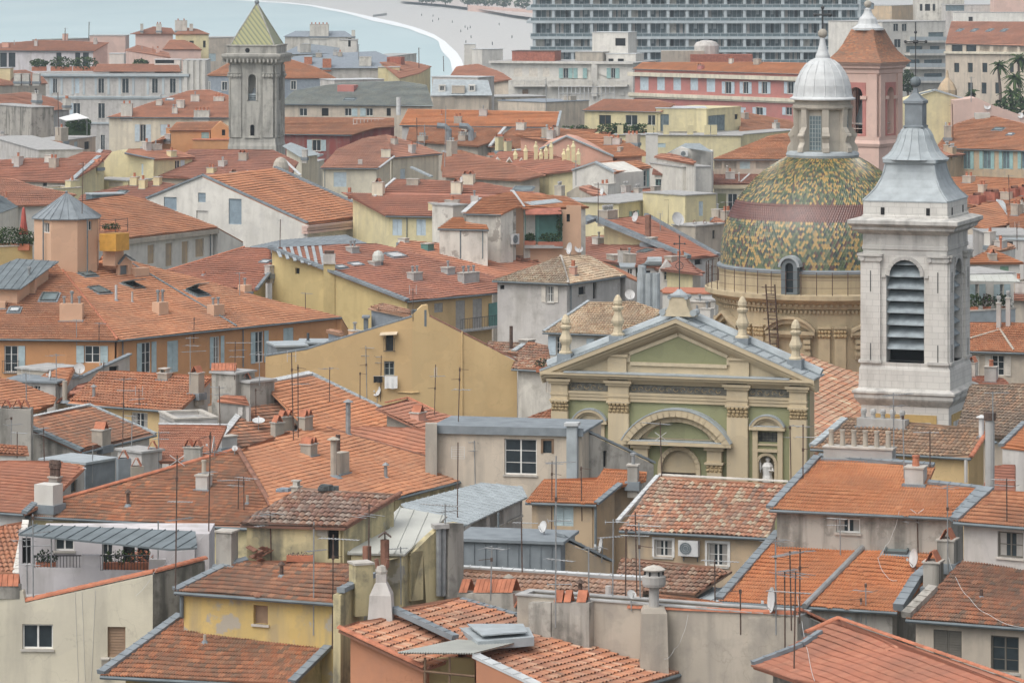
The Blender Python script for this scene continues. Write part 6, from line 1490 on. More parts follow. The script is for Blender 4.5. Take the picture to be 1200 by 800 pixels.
XX=holewall(m,pl,out,[arch(-w+.1,w-.1,z0+.1,z1)],.9,'zincd');od2=cp('dormer',m);g=M();g.prism([XX(t,z,-.35)for t,z in arch(-w+.1,w-.1,z0+.1,z1)],fwd*-.05,'glass');cp('pane',g,od2)
h_=M()
for k in range(10):
 p,q=math.pi*k/10,math.pi*(k+1)/10;rr=w+.2;h_.prism([XX(-rr*math.cos(p),z1+rr*math.sin(p),.12),XX(-rr*math.cos(q),z1+rr*math.sin(q),.12),XX(-(rr+.16)*math.cos(q),z1+(rr+.16)*math.sin(q),.12),XX(-(rr+.16)*math.cos(p),z1+(rr+.16)*math.sin(p),.12)],fwd*-1.4,'lead')
cp('dormer_hood',h_,od2)
ln=M();bc=V((DC.x,DC.y,0));a0=AN(-17)+R(22.5)
ln.lathe(bc,[(rpx(42),zy(184)),(rpx(43),zy(181)),(rpx(42),zy(178)),(rpx(38),zy(176.5))],40,'lead');ln.lathe(bc,[(rpx(30),zy(178)),(rpx(30),zy(124))],8,'stone',a0)
ln.lathe(bc,[(rpx(33),zy(128)),(rpx(35),zy(126)),(rpx(35),zy(123)),(rpx(33),zy(122)),(rpx(33),zy(118)),(rpx(36),zy(116.5))],32,'stone');ol=cp('lantern',ln)
for i in range(8):
 c=-17+45*i;a=AN(c);f_=V((math.cos(a),math.sin(a),0));s_=V((-math.sin(a),math.cos(a),0));ri=rpx(30)*math.cos(R(22.5))
 if i%2==0:
  m=M();p=bc+f_*(ri+.0)-s_*(7*kd);m.ob(p+V((0,0,zy(175))),s_*14*kd,f_*.05,V((0,0,40*kd)),'glassb')
  for k in range(5):m.ob(p+s_*(14*kd*k/4-.02)+f_*.05+V((0,0,zy(175))),s_*.04,f_*.03,V((0,0,40*kd)),'frameg')
  for k in range(9):m.ob(p+f_*.051+V((0,0,zy(175)+40*kd*k/8-.02)),s_*14*kd,f_*.03,V((0,0,.04)),'frameg')
  cp('lantern_window',m,ol)
 m=M();a=AN(c+22.5);f_=V((math.cos(a),math.sin(a),0));s_=V((-math.sin(a),math.cos(a),0));p=bc+f_*rpx(28.5)
 m.prism([p-s_*.22+f_*x+V((0,0,zy(y)))for x,y in((0,177),(.75,177),(.72,172),(.5,166),(.62,159),(.55,154),(.3,148),(.36,128),(.45,125),(0,125))],s_*.44,'stone');m.tube([p-s_*.26+f_*.52+V((0,0,zy(158))),p+s_*.26+f_*.52+V((0,0,zy(158)))],.17,'stone',8);cp('scroll_buttress',m,ol)
ld=M();ld.lathe(bc,[(rpx(38.5),zy(116.5)),(rpx(38.5),zy(115)),(rpx(34.5),zy(113)),(rpx(33.5),zy(108)),(rpx(32.5),zy(100)),(rpx(30),zy(92)),(rpx(26),zy(84)),(rpx(20),zy(76)),(rpx(13),zy(70.5)),(rpx(8.5),zy(68)),(rpx(8.3),zy(65)),(rpx(6),zy(60)),(rpx(4),zy(52)),(rpx(3),zy(46)),(rpx(2.6),zy(44))],40,'leadw')
for i in range(16):
 a=2*math.pi*i/16;ld.tube([V((DC.x+r*kd*math.cos(a),DC.y+r*kd*math.sin(a),zy(y)))for r,y in((34.6,113),(33.6,108),(32.6,100),(30.1,92),(26.1,84),(20.1,76),(13,70.5))],.035,'leadw',4)
olc=cp('lantern_cupola',ld,ol);
m=M();m.sphere(bc+V((0,0,zy(39.5))),rpx(5.6),'stone',10);cp('ball',m,ol)
m=M();m.tube([bc+V((0,0,zy(35))),bc+V((0,0,zy(8)))],.07,'iron',5);m.tube([bc+V((-9*kd,0,zy(17.5))),bc+V((9*kd,0,zy(17.5)))],.07,'iron',5)
for q in((-9,17.5),(9,17.5),(0,9)):m.sphere(bc+V((q[0]*kd,0,zy(q[1]))),.13,'iron',5)
cp('cross',m,ol)
c=(n0+n1)/2;b=X(c,nb,-.25);m=M()
m.lathe(b,[(.30,0),(.33,.12),(.27,.45),(.30,.75),(.34,.95),(.24,1.12),(.10,1.2)],10,'statue')
m.sphere(b+V((0,0,1.33))+ex*.02,.15,'statue',8)
m.tube([b+ex*-.25+V((0,0,.98)),b+ex*-.42+NRM*.1+V((0,0,.75)),b+ex*-.38+NRM*.2+V((0,0,1.15))],.08,'statue',6,.06);m.tube([b+ex*.25+V((0,0,.98)),b+ex*.36+NRM*.15+V((0,0,.7)),b+ex*.12+NRM*.28+V((0,0,.75))],.08,'statue',6,.06)
k=M();k.tube([b+ex*-.38+NRM*.2+V((0,0,.6)),b+ex*-.40+NRM*.22+V((0,0,2.0))],.025,'statue',5);k.tube([b+ex*-.54+NRM*.22+V((0,0,1.75)),b+ex*-.24+NRM*.22+V((0,0,1.75))],.025,'statue',5)
st=thing('statue',b,'white robed statue holding a cross in the church niche','statue',[('figure',m),('staff',k)])
# ------ towers
def sq(m,c,th,prof,mat):
 m.lathe(c,[(h*math.sqrt(2),z)for h,z in prof],4,mat,R(45-th))
def planes4(c,th,half):
 out=[]
 for k in range(4):
  a=R(-90-th+90*k);n=V((math.cos(a),math.sin(a),0));u=V((-math.sin(a),math.cos(a),0));out.append(Plane(V((c.x,c.y,0))+n*half,u,n))
 return out
ashlar('ashlar',(.61,.59,.545),.75,.38,20)
# --- white stone bell tower
d1=238;k=d1/F;c=P(1073,300,d1);c.z=0;th=20;Z=lambda y:ZC-(y-YH)*k
t1=empty('bell_tower',c,'tall white stone bell tower with louvred arches and lead cupola','bell tower')
def tp_(nm,m,par=None):return m.build(nm,par or t1,c)
hs_=50*k
m=M();sq(m,c,th,[(52*k,0),(52*k,Z(470))],'ashlar')
sq(m,c,th,[(52.5*k,Z(470)),(58*k,Z(463)),(59*k,Z(461)),(59*k,Z(457)),(61*k,Z(455.5)),(61*k,Z(453)),(55*k,Z(450))],'stonet')
sq(m,c,th,[(54.5*k,Z(450.2)),(54*k,Z(428)),(52.5*k,Z(424)),(53*k,Z(420))],'ashlar');ob_=tp_('base',m)
for i,pl in enumerate(planes4(c,th,52*k)):
 m=M()
 for s_ in(1,):m.ob(pl.o-pl.u*38*k+pl.n*.004+V((0,0,Z(540))),pl.u*76*k,pl.n*.05,V((0,0,60.5*k)),'panel');m.ob(pl.o-pl.u*33*k+pl.n*.054+V((0,0,Z(540))),pl.u*64.5*k,pl.n*.04,V((0,0,52*k)),'stonet')
 tp_('panel',m,ob_)
for i,pl in enumerate(planes4(c,th,hs_)):
 m=M();w=22.5*k;zs_=Z(319)
 XX=holewall(m,pl,[(-hs_,Z(421)),(hs_,Z(421)),(hs_,Z(296)),(-hs_,Z(296))],[arch(-w,w,Z(420),zs_)],1.0,'ashlar')
 band(m,XX,arch(-w,w,zs_,zs_)[::-1],.22,0,.1,'stonet')
 m.ob(XX(-w-.28,zs_-.12,0),pl.u*.26,pl.n*.12,V((0,0,.16)),'stonet');m.ob(XX(w+.02,zs_-.12,0),pl.u*.26,pl.n*.12,V((0,0,.16)),'stonet')
 ow_=tp_('belfry_wall',m)
 for s_ in(-1,1):
  q=M();t0_=s_*40*k-11*k;q.ob(XX(t0_,Z(421),0),pl.u*22*k,pl.n*.16,V((0,0,118*k)),'ashlar');q.ob(XX(t0_-.1,Z(421),0),pl.u*(22*k+.2),pl.n*.28,V((0,0,3*k)),'stonet')
  q.ob(XX(t0_+10*k,Z(338),.17),pl.u*.05,pl.n*.02,V((0,0,24*k)),'iron');q.ob(XX(t0_+10*k,Z(420),.17),pl.u*.05,pl.n*.02,V((0,0,22*k)),'iron')
  q.ob(XX(t0_-.15,Z(297),0),pl.u*(22*k+.3),pl.n*.36,V((0,0,2.5*k)),'stonet');q.ob(XX(t0_-.02,Z(303),0),pl.u*(22*k+.04),pl.n*.24,V((0,0,6*k)),'stonet')
  for e in(-1,1):p=XX(t0_+11*k+e*10.5*k,Z(300),.3);q.tube([p,p-pl.n*.3],.17,'stonet',8)
  tp_('pilaster',q,ow_)
 for j in range(8):
  zz=Z(405-14.0*j);ww=w
  if zz+.1>zs_:ww=math.sqrt(max(.05,w*w-(zz+.3-zs_)**2))
  q=M();q.prism([XX(-ww,zz,-.12),XX(-ww,zz+.55,-.85),XX(-ww,zz+.60,-.85),XX(-ww,zz+.06,-.12)],pl.u*2*ww,'slat');tp_('louvre_slat',q,ow_)
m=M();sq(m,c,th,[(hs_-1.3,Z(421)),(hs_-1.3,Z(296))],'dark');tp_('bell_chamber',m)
m=M();sq(m,c,th,[(hs_,Z(296.2)),(hs_,Z(290)),(hs_+.06,Z(289)),(hs_+.06,Z(285)),(hs_+.02,Z(284.5)),(hs_+.02,Z(272)),(55*k,Z(269)),(60*k,Z(266)),(60.5*k,Z(263)),(64.5*k,Z(260)),(65.5*k,Z(259)),(65.5*k,Z(255)),(55*k,Z(252))],'stonet');sq(m,c,th,[(51.5*k,Z(256)),(51.5*k,Z(250)),(50*k,Z(249.5)),(50*k,Z(233))],'ashlar')
oc=tp_('entablature',m)
for i,pl in enumerate(planes4(c,th,50*k)):
 q=M()
 for e in(-29,25):q.ob(pl.o+pl.u*e*k+pl.n*.004+V((0,0,Z(249))),pl.u*4.4*k,pl.n*.02,V((0,0,8.5*k)),'dark')
 tp_('slot',q,oc)
m=M();sq(m,c,th,[(50.5*k,Z(234)),(50.5*k,Z(232.5)),(44*k,Z(226)),(38*k,Z(218)),(33.5*k,Z(209)),(30.5*k,Z(200)),(29*k,Z(192)),(29.5*k,Z(191)),(31.5*k,Z(189.5)),(31.5*k,Z(185.5))],'lead')
for q in range(4):
 a=R(45-th+90*q)
 m.tube([V((c.x+h*1.42*k*math.cos(a),c.y+h*1.42*k*math.sin(a),Z(y)))for h,y in((50.5,232.5),(44,226),(38,218),(33.5,209),(30.5,200),(29,192))],.06,'lead',5)
ol1=tp_('lead_roof',m)
m=M();m.lathe(c,[(31.5*1.25*k,Z(186)),(28*1.2*k,Z(182)),(25*1.15*k,Z(177)),(23*1.08*k,Z(170)),(21.5*k,Z(163)),(20*k,Z(158)),(17*k,Z(153)),(14*k,Z(150)),(14.5*k,Z(149))],16,'lead',R(45-th))
for q in range(16):
 a=R(45-th+22.5*q);m.tube([V((c.x+h*k*math.cos(a),c.y+h*k*math.sin(a),Z(y)))for h,y in((39.4,186),(33.6,182),(28.8,177),(24.9,170),(21.6,163),(20.1,158),(17,153),(14,150))],.035,'lead',4)
tp_('bell_cap',m,ol1)
m=M();sq(m,c,th,[(12*k,Z(149)),(12*k,Z(147)),(10.5*k,Z(146.5)),(10.5*k,Z(122)),(12*k,Z(121)),(12*k,Z(118)),(8*k,Z(115)),(3*k,Z(109)),(2*k,Z(103))],'zinc');tp_('spire_block',m)
m=M();m.sphere(c+V((0,0,Z(96))),6.3*k,'zincd',12);tp_('ball',m)
m=M();m.tube([c+V((0,0,Z(90))),c+V((0,0,Z(26)))],.035,'iron',5);m.tube([c+V((-12*k,0,Z(49))),c+V((12*k,0,Z(49)))],.035,'iron',5)
for e,y in((-12,49),(12,49),(0,38)):m.sphere(c+V((e*k,0,Z(y))),.1,'iron',5)
m.lathe(c+V((0,0,Z(49))),[(.14,-.1),(.2,0),(.14,.1)],6,'iron');tp_('cross',m)
# --- old stone bell tower, left
d2=560;k=d2/F;c=P(301,100,d2);c.z=0;th=8;Z=lambda y:ZC-(y-YH)*k
t2=empty('bell_tower',c,'weathered grey stone bell tower with green and yellow tiled pyramid spire','bell tower')
def tp2(nm,m,par=None):return m.build(nm,par or t2,c)
hh=26.5*k;m=M();sq(m,c,th,[(28.5*k,0),(28.5*k,Z(170)),(27.5*k,Z(166)),(27.3*k,Z(161))],'stoneo');sq(m,c,th,[(hh-1.4,Z(161)),(hh-1.4,Z(84))],'stoneo')
for i,pl in enumerate(planes4(c,th,hh)):
 XX=holewall(m,pl,[(-hh,Z(161.5)),(hh,Z(161.5)),(hh,Z(75)),(-hh,Z(75))],[arch(-6.3*k,6.3*k,Z(117.5),Z(91)),arch(-2.6*k,2.6*k,Z(158),Z(147.5))],1.0,'stoneo')
os_=tp2('shaft',m)
for i,pl in enumerate(planes4(c,th,hh)):
 XX=lambda t,z,h=.0,pl=pl:pl.o+pl.u*t+pl.n*h+V((0,0,z))
 for s_ in(-1,1):
  q=M();q.ob(XX(s_*19*k-6*k,Z(160),0),pl.u*12*k,pl.n*.22,V((0,0,84*k)),'stoneo');q.ob(XX(s_*19*k-7*k,Z(85.5),0),pl.u*14*k,pl.n*.4,V((0,0,1.2*k)),'stoneo')
  for e in range(4):q.lathe(XX(s_*19*k-5*k+3.3*e*k,Z(89),.26),[(.05,-.3),(.25,0),(.25,.2),(.05,.4)],6,'stoneo')
  tp2('pilaster',q,os_)
 q=M();q.ob(XX(-9*k,Z(160.5),0),pl.u*18*k,pl.n*.3,V((0,0,1.5*k)),'stoneo');tp2('ledge',q,os_);q=M();band(q,XX,arch(-6.3*k,6.3*k,Z(117),Z(91))[::-1],.22,0,.14,'stoneo')
 tp2('arch_trim',q,os_)
 for j in range(4):q=M();q.prism([XX(-6.3*k,Z(117-2*j),-.1),XX(-6.3*k,Z(115.5-2*j),-.5),XX(-6.3*k,Z(115-2*j),-.5),XX(-6.3*k,Z(116.6-2*j),-.1)],pl.u*12.6*k,'slat');tp2('louvre_slat',q,os_)
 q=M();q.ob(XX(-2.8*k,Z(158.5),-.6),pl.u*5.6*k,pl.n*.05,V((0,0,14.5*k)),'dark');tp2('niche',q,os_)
 if i<1:XF=XX
m=M();sq(m,c,th,[(26.2*k,Z(75.5)),(28*k,Z(73)),(31*k,Z(71)),(33*k,Z(69)),(34.5*k,Z(66.5)),(35*k,Z(65.5)),(35*k,Z(63)),(29.5*k,Z(62)),(29.5*k,Z(54)),(30.5*k,Z(53.5)),(30.5*k,Z(52))],'stoneo')
for i,pl in enumerate(planes4(c,th,31*k)):
 for j in range(13):p=pl.o+pl.u*(-29+4.8*j)*k+V((0,0,Z(72.5)));m.ob(p,pl.u*2*k,pl.n*3.6*k,V((0,0,4*k)),'stoneo')
 m.lathe(pl.o-pl.n*1.5*k-pl.u*1*k+V((0,0,Z(58.5))),[(.1,-.3),(.32,0),(.1,.3)],8,'dark')if 0 else None
oc2=tp2('cornice',m)
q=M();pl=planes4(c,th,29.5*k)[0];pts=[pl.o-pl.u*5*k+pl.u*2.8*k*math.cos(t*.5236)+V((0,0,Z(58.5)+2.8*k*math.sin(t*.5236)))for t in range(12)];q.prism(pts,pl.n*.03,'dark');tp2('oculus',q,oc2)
m,n,l,b=newmat('spire_tiles');uvn=n.new('ShaderNodeUVMap');sp_=n.new('ShaderNodeSeparateXYZ');l.new(uvn.outputs[0],sp_.inputs[0])
ad=nd(n,'ShaderNodeMath',operation='ADD');l.new(sp_.outputs[0],ad.inputs[0]);l.new(sp_.outputs[1],ad.inputs[1]);fr_=nd(n,'ShaderNodeMath',operation='FRACT');l.new(ad.outputs[0],fr_.inputs[0])
l.new(ramp(n,l,fr_.outputs[0],[(0,(.235,.23,.075)),(.5,(.085,.105,.04)),(.78,(.175,.18,.065))],'CONSTANT'),b.inputs['Base Color']);b.inputs['Roughness'].default_value=.4
m=M();zb,zt=Z(52),Z(3.5);r_=26*k*math.sqrt(2)
cs=[V((c.x+r_*math.cos(R(45-th+90*q)),c.y+r_*math.sin(R(45-th+90*q)),zb))for q in range(4)]
for q in range(4):m.add([cs[q],cs[(q+1)%4],V((c.x,c.y,zt))],[(0,1,2)],'spire_tiles' if q in(3,0,1,2)and q!=0 or q==0 and 0 else 'stoneo',[[(0,0),(9,0),(4.5,7.5)]])
for q in range(4):m.tube([cs[q],V((c.x,c.y,zt))],.1,'stoneo',5)
m.sphere(V((c.x,c.y,zt+.1)),.35,'zinc',6);tp2('spire',m)
m=M();p=XF(1.5*k,Z(108),-1.2);m.lathe(p,[(.62,-.55),(.55,-.3),(.4,.1),(.3,.5),(.12,.62)],12,'copperred' if 0 else 'zinc');tp2('bell',m)
# --- pink bell tower behind the dome
d3=395;k=d3/F;c=P(1017,100,d3);c.z=0;th=33;Z=lambda y:ZC-(y-YH)*k
t3=empty('bell_tower',c,'pink plastered bell tower with flared tile roof and white lead finial','bell tower')
def tp3(nm,m,par=None):return m.build(nm,par or t3,c)
hh=29.5*k
m=M();sq(m,c,th,[(hh+.05,0),(hh+.05,Z(172)),(31.5*k,Z(170)),(32.5*k,Z(167)),(31*k,Z(163)),(31*k,Z(159))],'pinklt');tp3('base',m)
for i,pl in enumerate(planes4(c,th,hh)):
 m=M();w=8.6*k
 XX=holewall(m,pl,[(-hh,Z(159.2)),(hh,Z(159.2)),(hh,Z(86)),(-hh,Z(86))],[arch(-w,w,Z(156),Z(110))],.8,'pinklt');ow=tp3('wall',m)
 q=M();XQ=holewall(q,Plane(pl.o+pl.n*.05,pl.u,pl.n),[(-13*k,Z(158)),(13*k,Z(158)),(13*k,Z(96)),(-13*k,Z(96))],[arch(-w,w,Z(156),Z(110))],.05,'pink')
 for s_ in(-1,1):q.ob(XX(s_*(w+.15)-.35,Z(115.5),.04),pl.u*.7,pl.n*.14,V((0,0,4*k)),'pinklt')
 tp3('panel',q,ow)
 for s_ in(-1,1):q=M();q.ob(XX(s_*22*k-6*k,Z(159),0),pl.u*12*k,pl.n*.15,V((0,0,73*k)),'pinklt');tp3('pilaster',q,ow)
 q=M()
 for zz in(Z(150),Z(144)):q.tube([XX(-w,zz,-.4),XX(w,zz,-.4)],.04,'capstone',4)
 tp3('rail',q,ow)
m=M();sq(m,c,th,[(hh-1.6,Z(159)),(hh-1.6,Z(87))],'rosy');tp3('inner_core',m)if 0 else None
m=M();sq(m,c,th,[(hh-.7,Z(159.0)),(hh-.7,Z(158))],'pink');m.lathe(c+V((0,0,Z(128))),[(1.3,-1.6),(1.2,-1),(.9,.2),(.6,1.0),(.2,1.3)],12,'zincd');tp3('bell',m)
m=M();sq(m,c,th,[(hh,Z(86.2)),(30.5*k,Z(85)),(30.5*k,Z(81)),(33*k,Z(79)),(33*k,Z(77)),(35*k,Z(75)),(36*k,Z(74)),(36*k,Z(71.5))],'pinklt');tp3('cornice',m)
m=M();pr2=[(37,72),(31,66),(26,60),(22,53),(18.5,45),(15.5,38),(14,34.5)];rows=[]
for(a,ya),(b,yb)in zip(pr2,pr2[1:]):
 for j in range(6):t=j/6;rows.append((a+(b-a)*t,ya+(yb-ya)*t))
rows.append(pr2[-1])
for(a,ya),(b,yb)in zip(rows,rows[1:]):
 for q in range(4):
  a0,a1=R(45-th+90*q),R(45-th+90*(q+1));N=14
  lo_=[V((c.x+(a*k+.07)*1.414*math.cos(a0),c.y+(a*k+.07)*1.414*math.sin(a0),Z(ya)-.03)),V((c.x+(a*k+.07)*1.414*math.cos(a1),c.y+(a*k+.07)*1.414*math.sin(a1),Z(ya)-.03))]
  hi_=[V((c.x+b*k*1.414*math.cos(a0),c.y+b*k*1.414*math.sin(a0),Z(yb))),V((c.x+b*k*1.414*math.cos(a1),c.y+b*k*1.414*math.sin(a1),Z(yb)))]
  for j in range(N):m.add([lo_[0].lerp(lo_[1],j/N),lo_[0].lerp(lo_[1],(j+1)/N),hi_[0].lerp(hi_[1],(j+1)/N),hi_[0].lerp(hi_[1],j/N)],[(0,1,2,3)],'t_worn',[[(j*.24+.12,ya*.42+.2)]*4])
tp3('tile_roof',m)
m=M();m.lathe(c,[(14.5*1.3*k,Z(35.5)),(14.5*1.3*k,Z(33)),(13*1.15*k,Z(31)),(12*k,Z(28)),(10.5*k,Z(22)),(7*k,Z(18.5)),(5*k,Z(15)),(4*k,Z(12)),(4.5*k,Z(11.5)),(1.5*k,Z(9))],12,'leadw',R(45-th));tp3('lead_finial',m)
m=M();m.sphere(c+V((0,0,Z(5))),4.4*k,'stone',10);tp3('ball',m)
# ====== FAR TOWN
def row(y0,y1,spec,code='g',**o):
 """row of windows: list of (x0, x1[, code])"""
 return[(s[0],y0,s[1],y1,s[2]if len(s)>2 else code,dict(o))for s in spec]
GF='houses near the sea front'
def far(label,wall,**k):return B('house',label,wall,group=GF,**k)
# --- big modern seafront block
hd=985;kh=hd/F;Zh=lambda y:ZC-(y-YH)*kh;Xh=lambda x:(x-600)*kh
ho_=empty('apartment_block',V((Xh(820),hd+8,0)),'long grey seafront block of glazed balcony floors','apartment building',GF);hc=ho_.location.copy()
fl=[-18,-4,11,26.5,45,60.5,76];plan=[(Xh(622),hd),(Xh(1006),hd),(Xh(1030),hd+14),(Xh(1037),hd+40),(Xh(622),hd+40)]
ins=[(Xh(626),hd+2.2),(Xh(1003),hd+2.2),(Xh(1024),hd+15),(Xh(1030),hd+38),(Xh(626),hd+38)]
m=M();m.prism([V((x,y,0))for x,y in ins],V((0,0,Zh(-30))),'glassb');m.build('glazed_wall',ho_,hc)
for i,y in enumerate(fl):
 p=[V((x,yy,Zh(y)-.25))for x,yy in plan]
 if i<4:p[0].x=Xh(617)
 m=M();m.prism(p,V((0,0,.7)),'hotelw');m.build('floor_slab',ho_,hc)
m=M();m.prism([V((x,y,0))for x,y in plan],V((0,0,Zh(76))),'hotelw');m.build('podium',ho_,hc)
cx_=[626+22.4*i for i in range(18)]
for x in cx_:
 m=M();m.box(V((Xh(x),hd+.45,Zh(80))),.8,.5,Zh(-25)-Zh(80),'hotelw');m.build('column',ho_,hc)
for i,(ya,yb)in enumerate(zip(fl,fl[1:])):
 m=M();g=random.Random(i);z0=Zh(yb)+.26;H=Zh(ya)-Zh(yb)-.52
 for j,x in enumerate(cx_[:-1]):
  for q in range(4):
   xx=Xh(x+22.4*(q+.5)/4)
   r_=g.random()
   m.box(V((xx,hd+2.1,z0)),.12,.1,H,'hotelw')
   if r_<.18:m.box(V((xx+.45,hd+2.08,z0)),.75,.05,H,'greylt')
   elif r_<.32:m.box(V((xx+.45,hd+2.12,z0)),.75,.05,H,'glass')
   elif r_<.5:m.box(V((xx+.45,hd+2.1,z0+H*.6)),.8,.05,H*.4,'hotelw')
  if g.random()<.22:m.box(V((Xh(x+6),hd+1.9,z0)),1.8,.1,H,'offwhite')
 m.build('mullions',ho_,hc)
 m=M()
 for(p,q)in((plan[0],plan[1]),(plan[1],plan[2]),(plan[2],plan[3])):
  L_=math.hypot(q[0]-p[0],q[1]-p[1]);n_=int(L_/2.2)
  a=V((p[0],p[1]+.1,z0));b=V((q[0],q[1]+.1,z0));m.ob(a+V((0,0,.05)),b-a,V((0,.04,0)),V((0,0,.78)),'glassb')if 0 else None
  for e in range(n_+1):c_=a.lerp(b,e/n_);m.box(c_,.09,.09,1.0,'hotelw')
  m.ob(a+V((0,0,.95)),b-a,V((0,.12,0)),V((0,0,.12)),'hotelw');m.ob(a+V((0,0,.05)),b-a,V((0,.04,0)),V((0,0,.85)),'glassb')
 m.build('balcony_railing',ho_,hc)
 # --- far left
h=far('beige villa with long red roof and planted terrace by the sea','lav');h.roof('-10,59.5 108,60',z=24,pitch=15,poly='-12,59.5 110,60.5 128,50 50,47 -12,52',mat='t_brick',gut=[0]);h.wall([0,1],row(62,79,[(0,8,'k'),(10,18,'k'),(66,72,'k'),(88,94,'k'),(97,104,'k')],glass='glass'),out=.5);h.wall([1,2],mat='pinklt',out=.3);h.chim(6,56,8,6,.8,'rosy','');h.chim(76,48,6,8,.8,'pinklt','');h.fin();vp=h.c[0].y
h=far('pinkish villa blocks right behind the beige villa','pinklt');h.flat('105,42 147,42',z=25,depth=10,mat='concr');h.flat('60,47 110,45',d=h.c[0].y+8,depth=6,mat='t_grey');h.fin()
h=far('long palace with grey panelled walls, tall white windows and red roof edge','hotelw',shut='shutb');dP=860
z=48-(86+57)*dP/F;S4=dict(sur='white')
h.flat('45,86.5 221,87',d=dP,depth=18,mat='concr',wall='greylt',lip=.5,wins=row(92,109.5,[(62,67,'gLs'),(88,93,'cs'),(115,122,'gs'),(143,151,'gs'),(178,185,'gs'),(199,206,'gs')],**S4)+row(121,139,[(86,94,'gLs'),(115,123,'gs')],**S4)+row(158,178,[(118,123,'gs')],**S4));wp=h.wp
m=M()
for y,hh_,pj in((86.5,.5,.7),(88.5,.35,.45),(112.5,.4,.3),(115,.2,.18),(143,.4,.3)):a=wp.hit(44,y);m.ob(a-V((0,0,hh_)),wp.hit(222,y+.4)-a,wp.n*pj,V((0,0,hh_-.01)),'hotelw')
h.part('cornice',m)
m=M()
for x in(58,71,84,97,111,126,139,155,172,190,210):a=wp.hit(x,111);m=M();m.ob(a+wp.n*.003,wp.u*.5,wp.n*.1,V((0,0,20*a.y/F)),'hotelw');h.part('pilaster',m)
h.roof('110,84 212,84',d=dP-.3,pitch=17,poly='109,84 212,84 209,75 114,75',mat='t_brick',body=False)
h.flat('214,71 242,71',d=dP-3,depth=12,mat='concr',wall='white');wq=h.wp;m=M()
for x in(216,223,230,237):a=wq.hit(x,140);m.ob(a,wq.u*.7,wq.n*.4,V((0,0,69*a.y/F)),'white')
h.part('chimney_pier',m);h.flat('181,70 211,70',d=dP+4,depth=4,mat='leadw',wall='white',wins=row(70.5,74.5,[(182,204,'k')]));h.flat('128,63 145,63',d=dP+5,depth=4,mat='leadw',wall='white');h.fin()
for x,w,lb in((72,3.2,'green terrace shrubs in front of the dark villa windows'),(99,3.4,'tall green terrace shrubs beside the pinkish gable'),(46,2.2,'low grey green pot plants at left end of villa terrace'),(165,1.8,'dark potted shrub on the white palace roof')):
 q=P(x,74,dP+6);m=M();leaves(m,q,w,1,1.5 if w>3 else.9,260,.35,'leaf','leafd');b_=M();b_.box(q-V((0,0,1.8)),w*1.5,.8,1.0,'clay');thing('terrace_plants',q-V((0,0,1.8)),lb,'plants',[('foliage',m),('planter',b_)],'potted plants on terraces')
h=far('square pinkish villa with hipped red roof and cluster of pale chimneys','pinklt');dV=960;h.roof('153,40 245,40',d=dV,pitch=18,poly='152,40 206,40.3 201,33 180,31.5',mat='t_brick');h.roof('206,40 245,40',d=dV-2,pitch=18,poly='204,40.5 246,40 231,34 214,32',mat='t_brick',wall='yellowlt');h.wall([0,1],row(48,56,[(222,227,'k'),(238,241,'k')]),mat='yellowlt',out=.4)
for x,w,hh_ in((166,3,8),(186,6,8),(212,14,12),(224,4,8)):h.chim(x,36.5,w,hh_,.9,'offwhite','pp' if w>5 else '')
h.roof('190,58 236,58',d=dV-8,pitch=19,poly='190,58 237,58.5 226,51 213,46 199,47',mat='t_brick');h.wall([0,1],mat='pinklt',out=.4)
h.roof('150,60 200,67',d=dV-14,pitch=13,poly='146,59 200,68 198,62 162,53',mat='t_brick');h.fin()
h=far('long plain beige wall house behind the grey stone tower','beige');h.flat('240,44.5 290,44',z=25,depth=12,mat='concr',wins=row(63,72,[(245,253,'c')]));h.fin()
h=far('house with slate mansard, white dormers and orange top left of tower','slate');h.roof('242,88.5 275,89',z=22,pitch=18,poly='242,88.5 280,89 280,76 268,74',mat='t_orange');h.wall([0,1],row(96,106,[(243,246,'gs'),(260,266,'gs')],sur='white'),mat='slate',out=.3);h.flat('238,108 275,108',d=h.c[0].y-1,depth=3,mat='leadw',wall='greylt');h.fin()
h=far('roof terrace house with little dormers at far left','beige');h.roof('0,100 57,97',z=21,pitch=16,poly='-12,101 56,98 50,90 30,82 -12,84',mat='t_brick');h.wall([0,1],row(104,111,[(41,44,'k')]),out=.3);h.flat('-10,80 12,80',d=h.c[0].y+10,depth=5,mat='concr',wall='yellowlt')
for x in(20,30,42):h.chim(x,96,8,9,2,'offwhite','');
h.fin()
h=far('house with faded red roof and row of chimney cowls at far left','greylt');h.roof('-5,134 83,127',z=20.5,pitch=17,poly='-12,136 38,132.5 84,127.5 62,115 30,108 -12,112',mat='t_brick',gut=[1]);h.wall([1,2],row(135,150,[(41,48,'k'),(58,64,'cx')]),mat='greylt',out=.4);h.flat('-12,122 37,126',d=h.c[0].y-6,depth=4,mat='concr',wall='grime');h.chim(40,118,14,8,1,'greylt','dd');h.chim(75,124,8,8,1,'offwhite','pp');h.fin()
h=far('small house with white awning terrace and green hedge screen','beige');h.flat('76,165 112,160',z=19,depth=6,mat='concr',wins=row(166,175,[(87,91,'c'),(99,105,'k')]));wp=h.wp;h.fin();q=wp.hit(91,159)+V((0,1.2,0));m=M();leaves(m,q+V((0,0,1.6)),2.1,.7,1.5,700,.28,'leafd','leaf');b_=M();b_.box(q,3.6,.9,1.8,'leafd');thing('hedge',q,'dark green hedge screen under the white awning','hedge',[('foliage',m),('mesh_screen',b_)])
m=M();a=P(69,139,wp.o.y+.5);m.prism([a,P(78,142,wp.o.y-.5),P(104,139,wp.o.y),P(90,133.5,wp.o.y+4)],V((0,0,.12)),'white_cloth');p_=M()
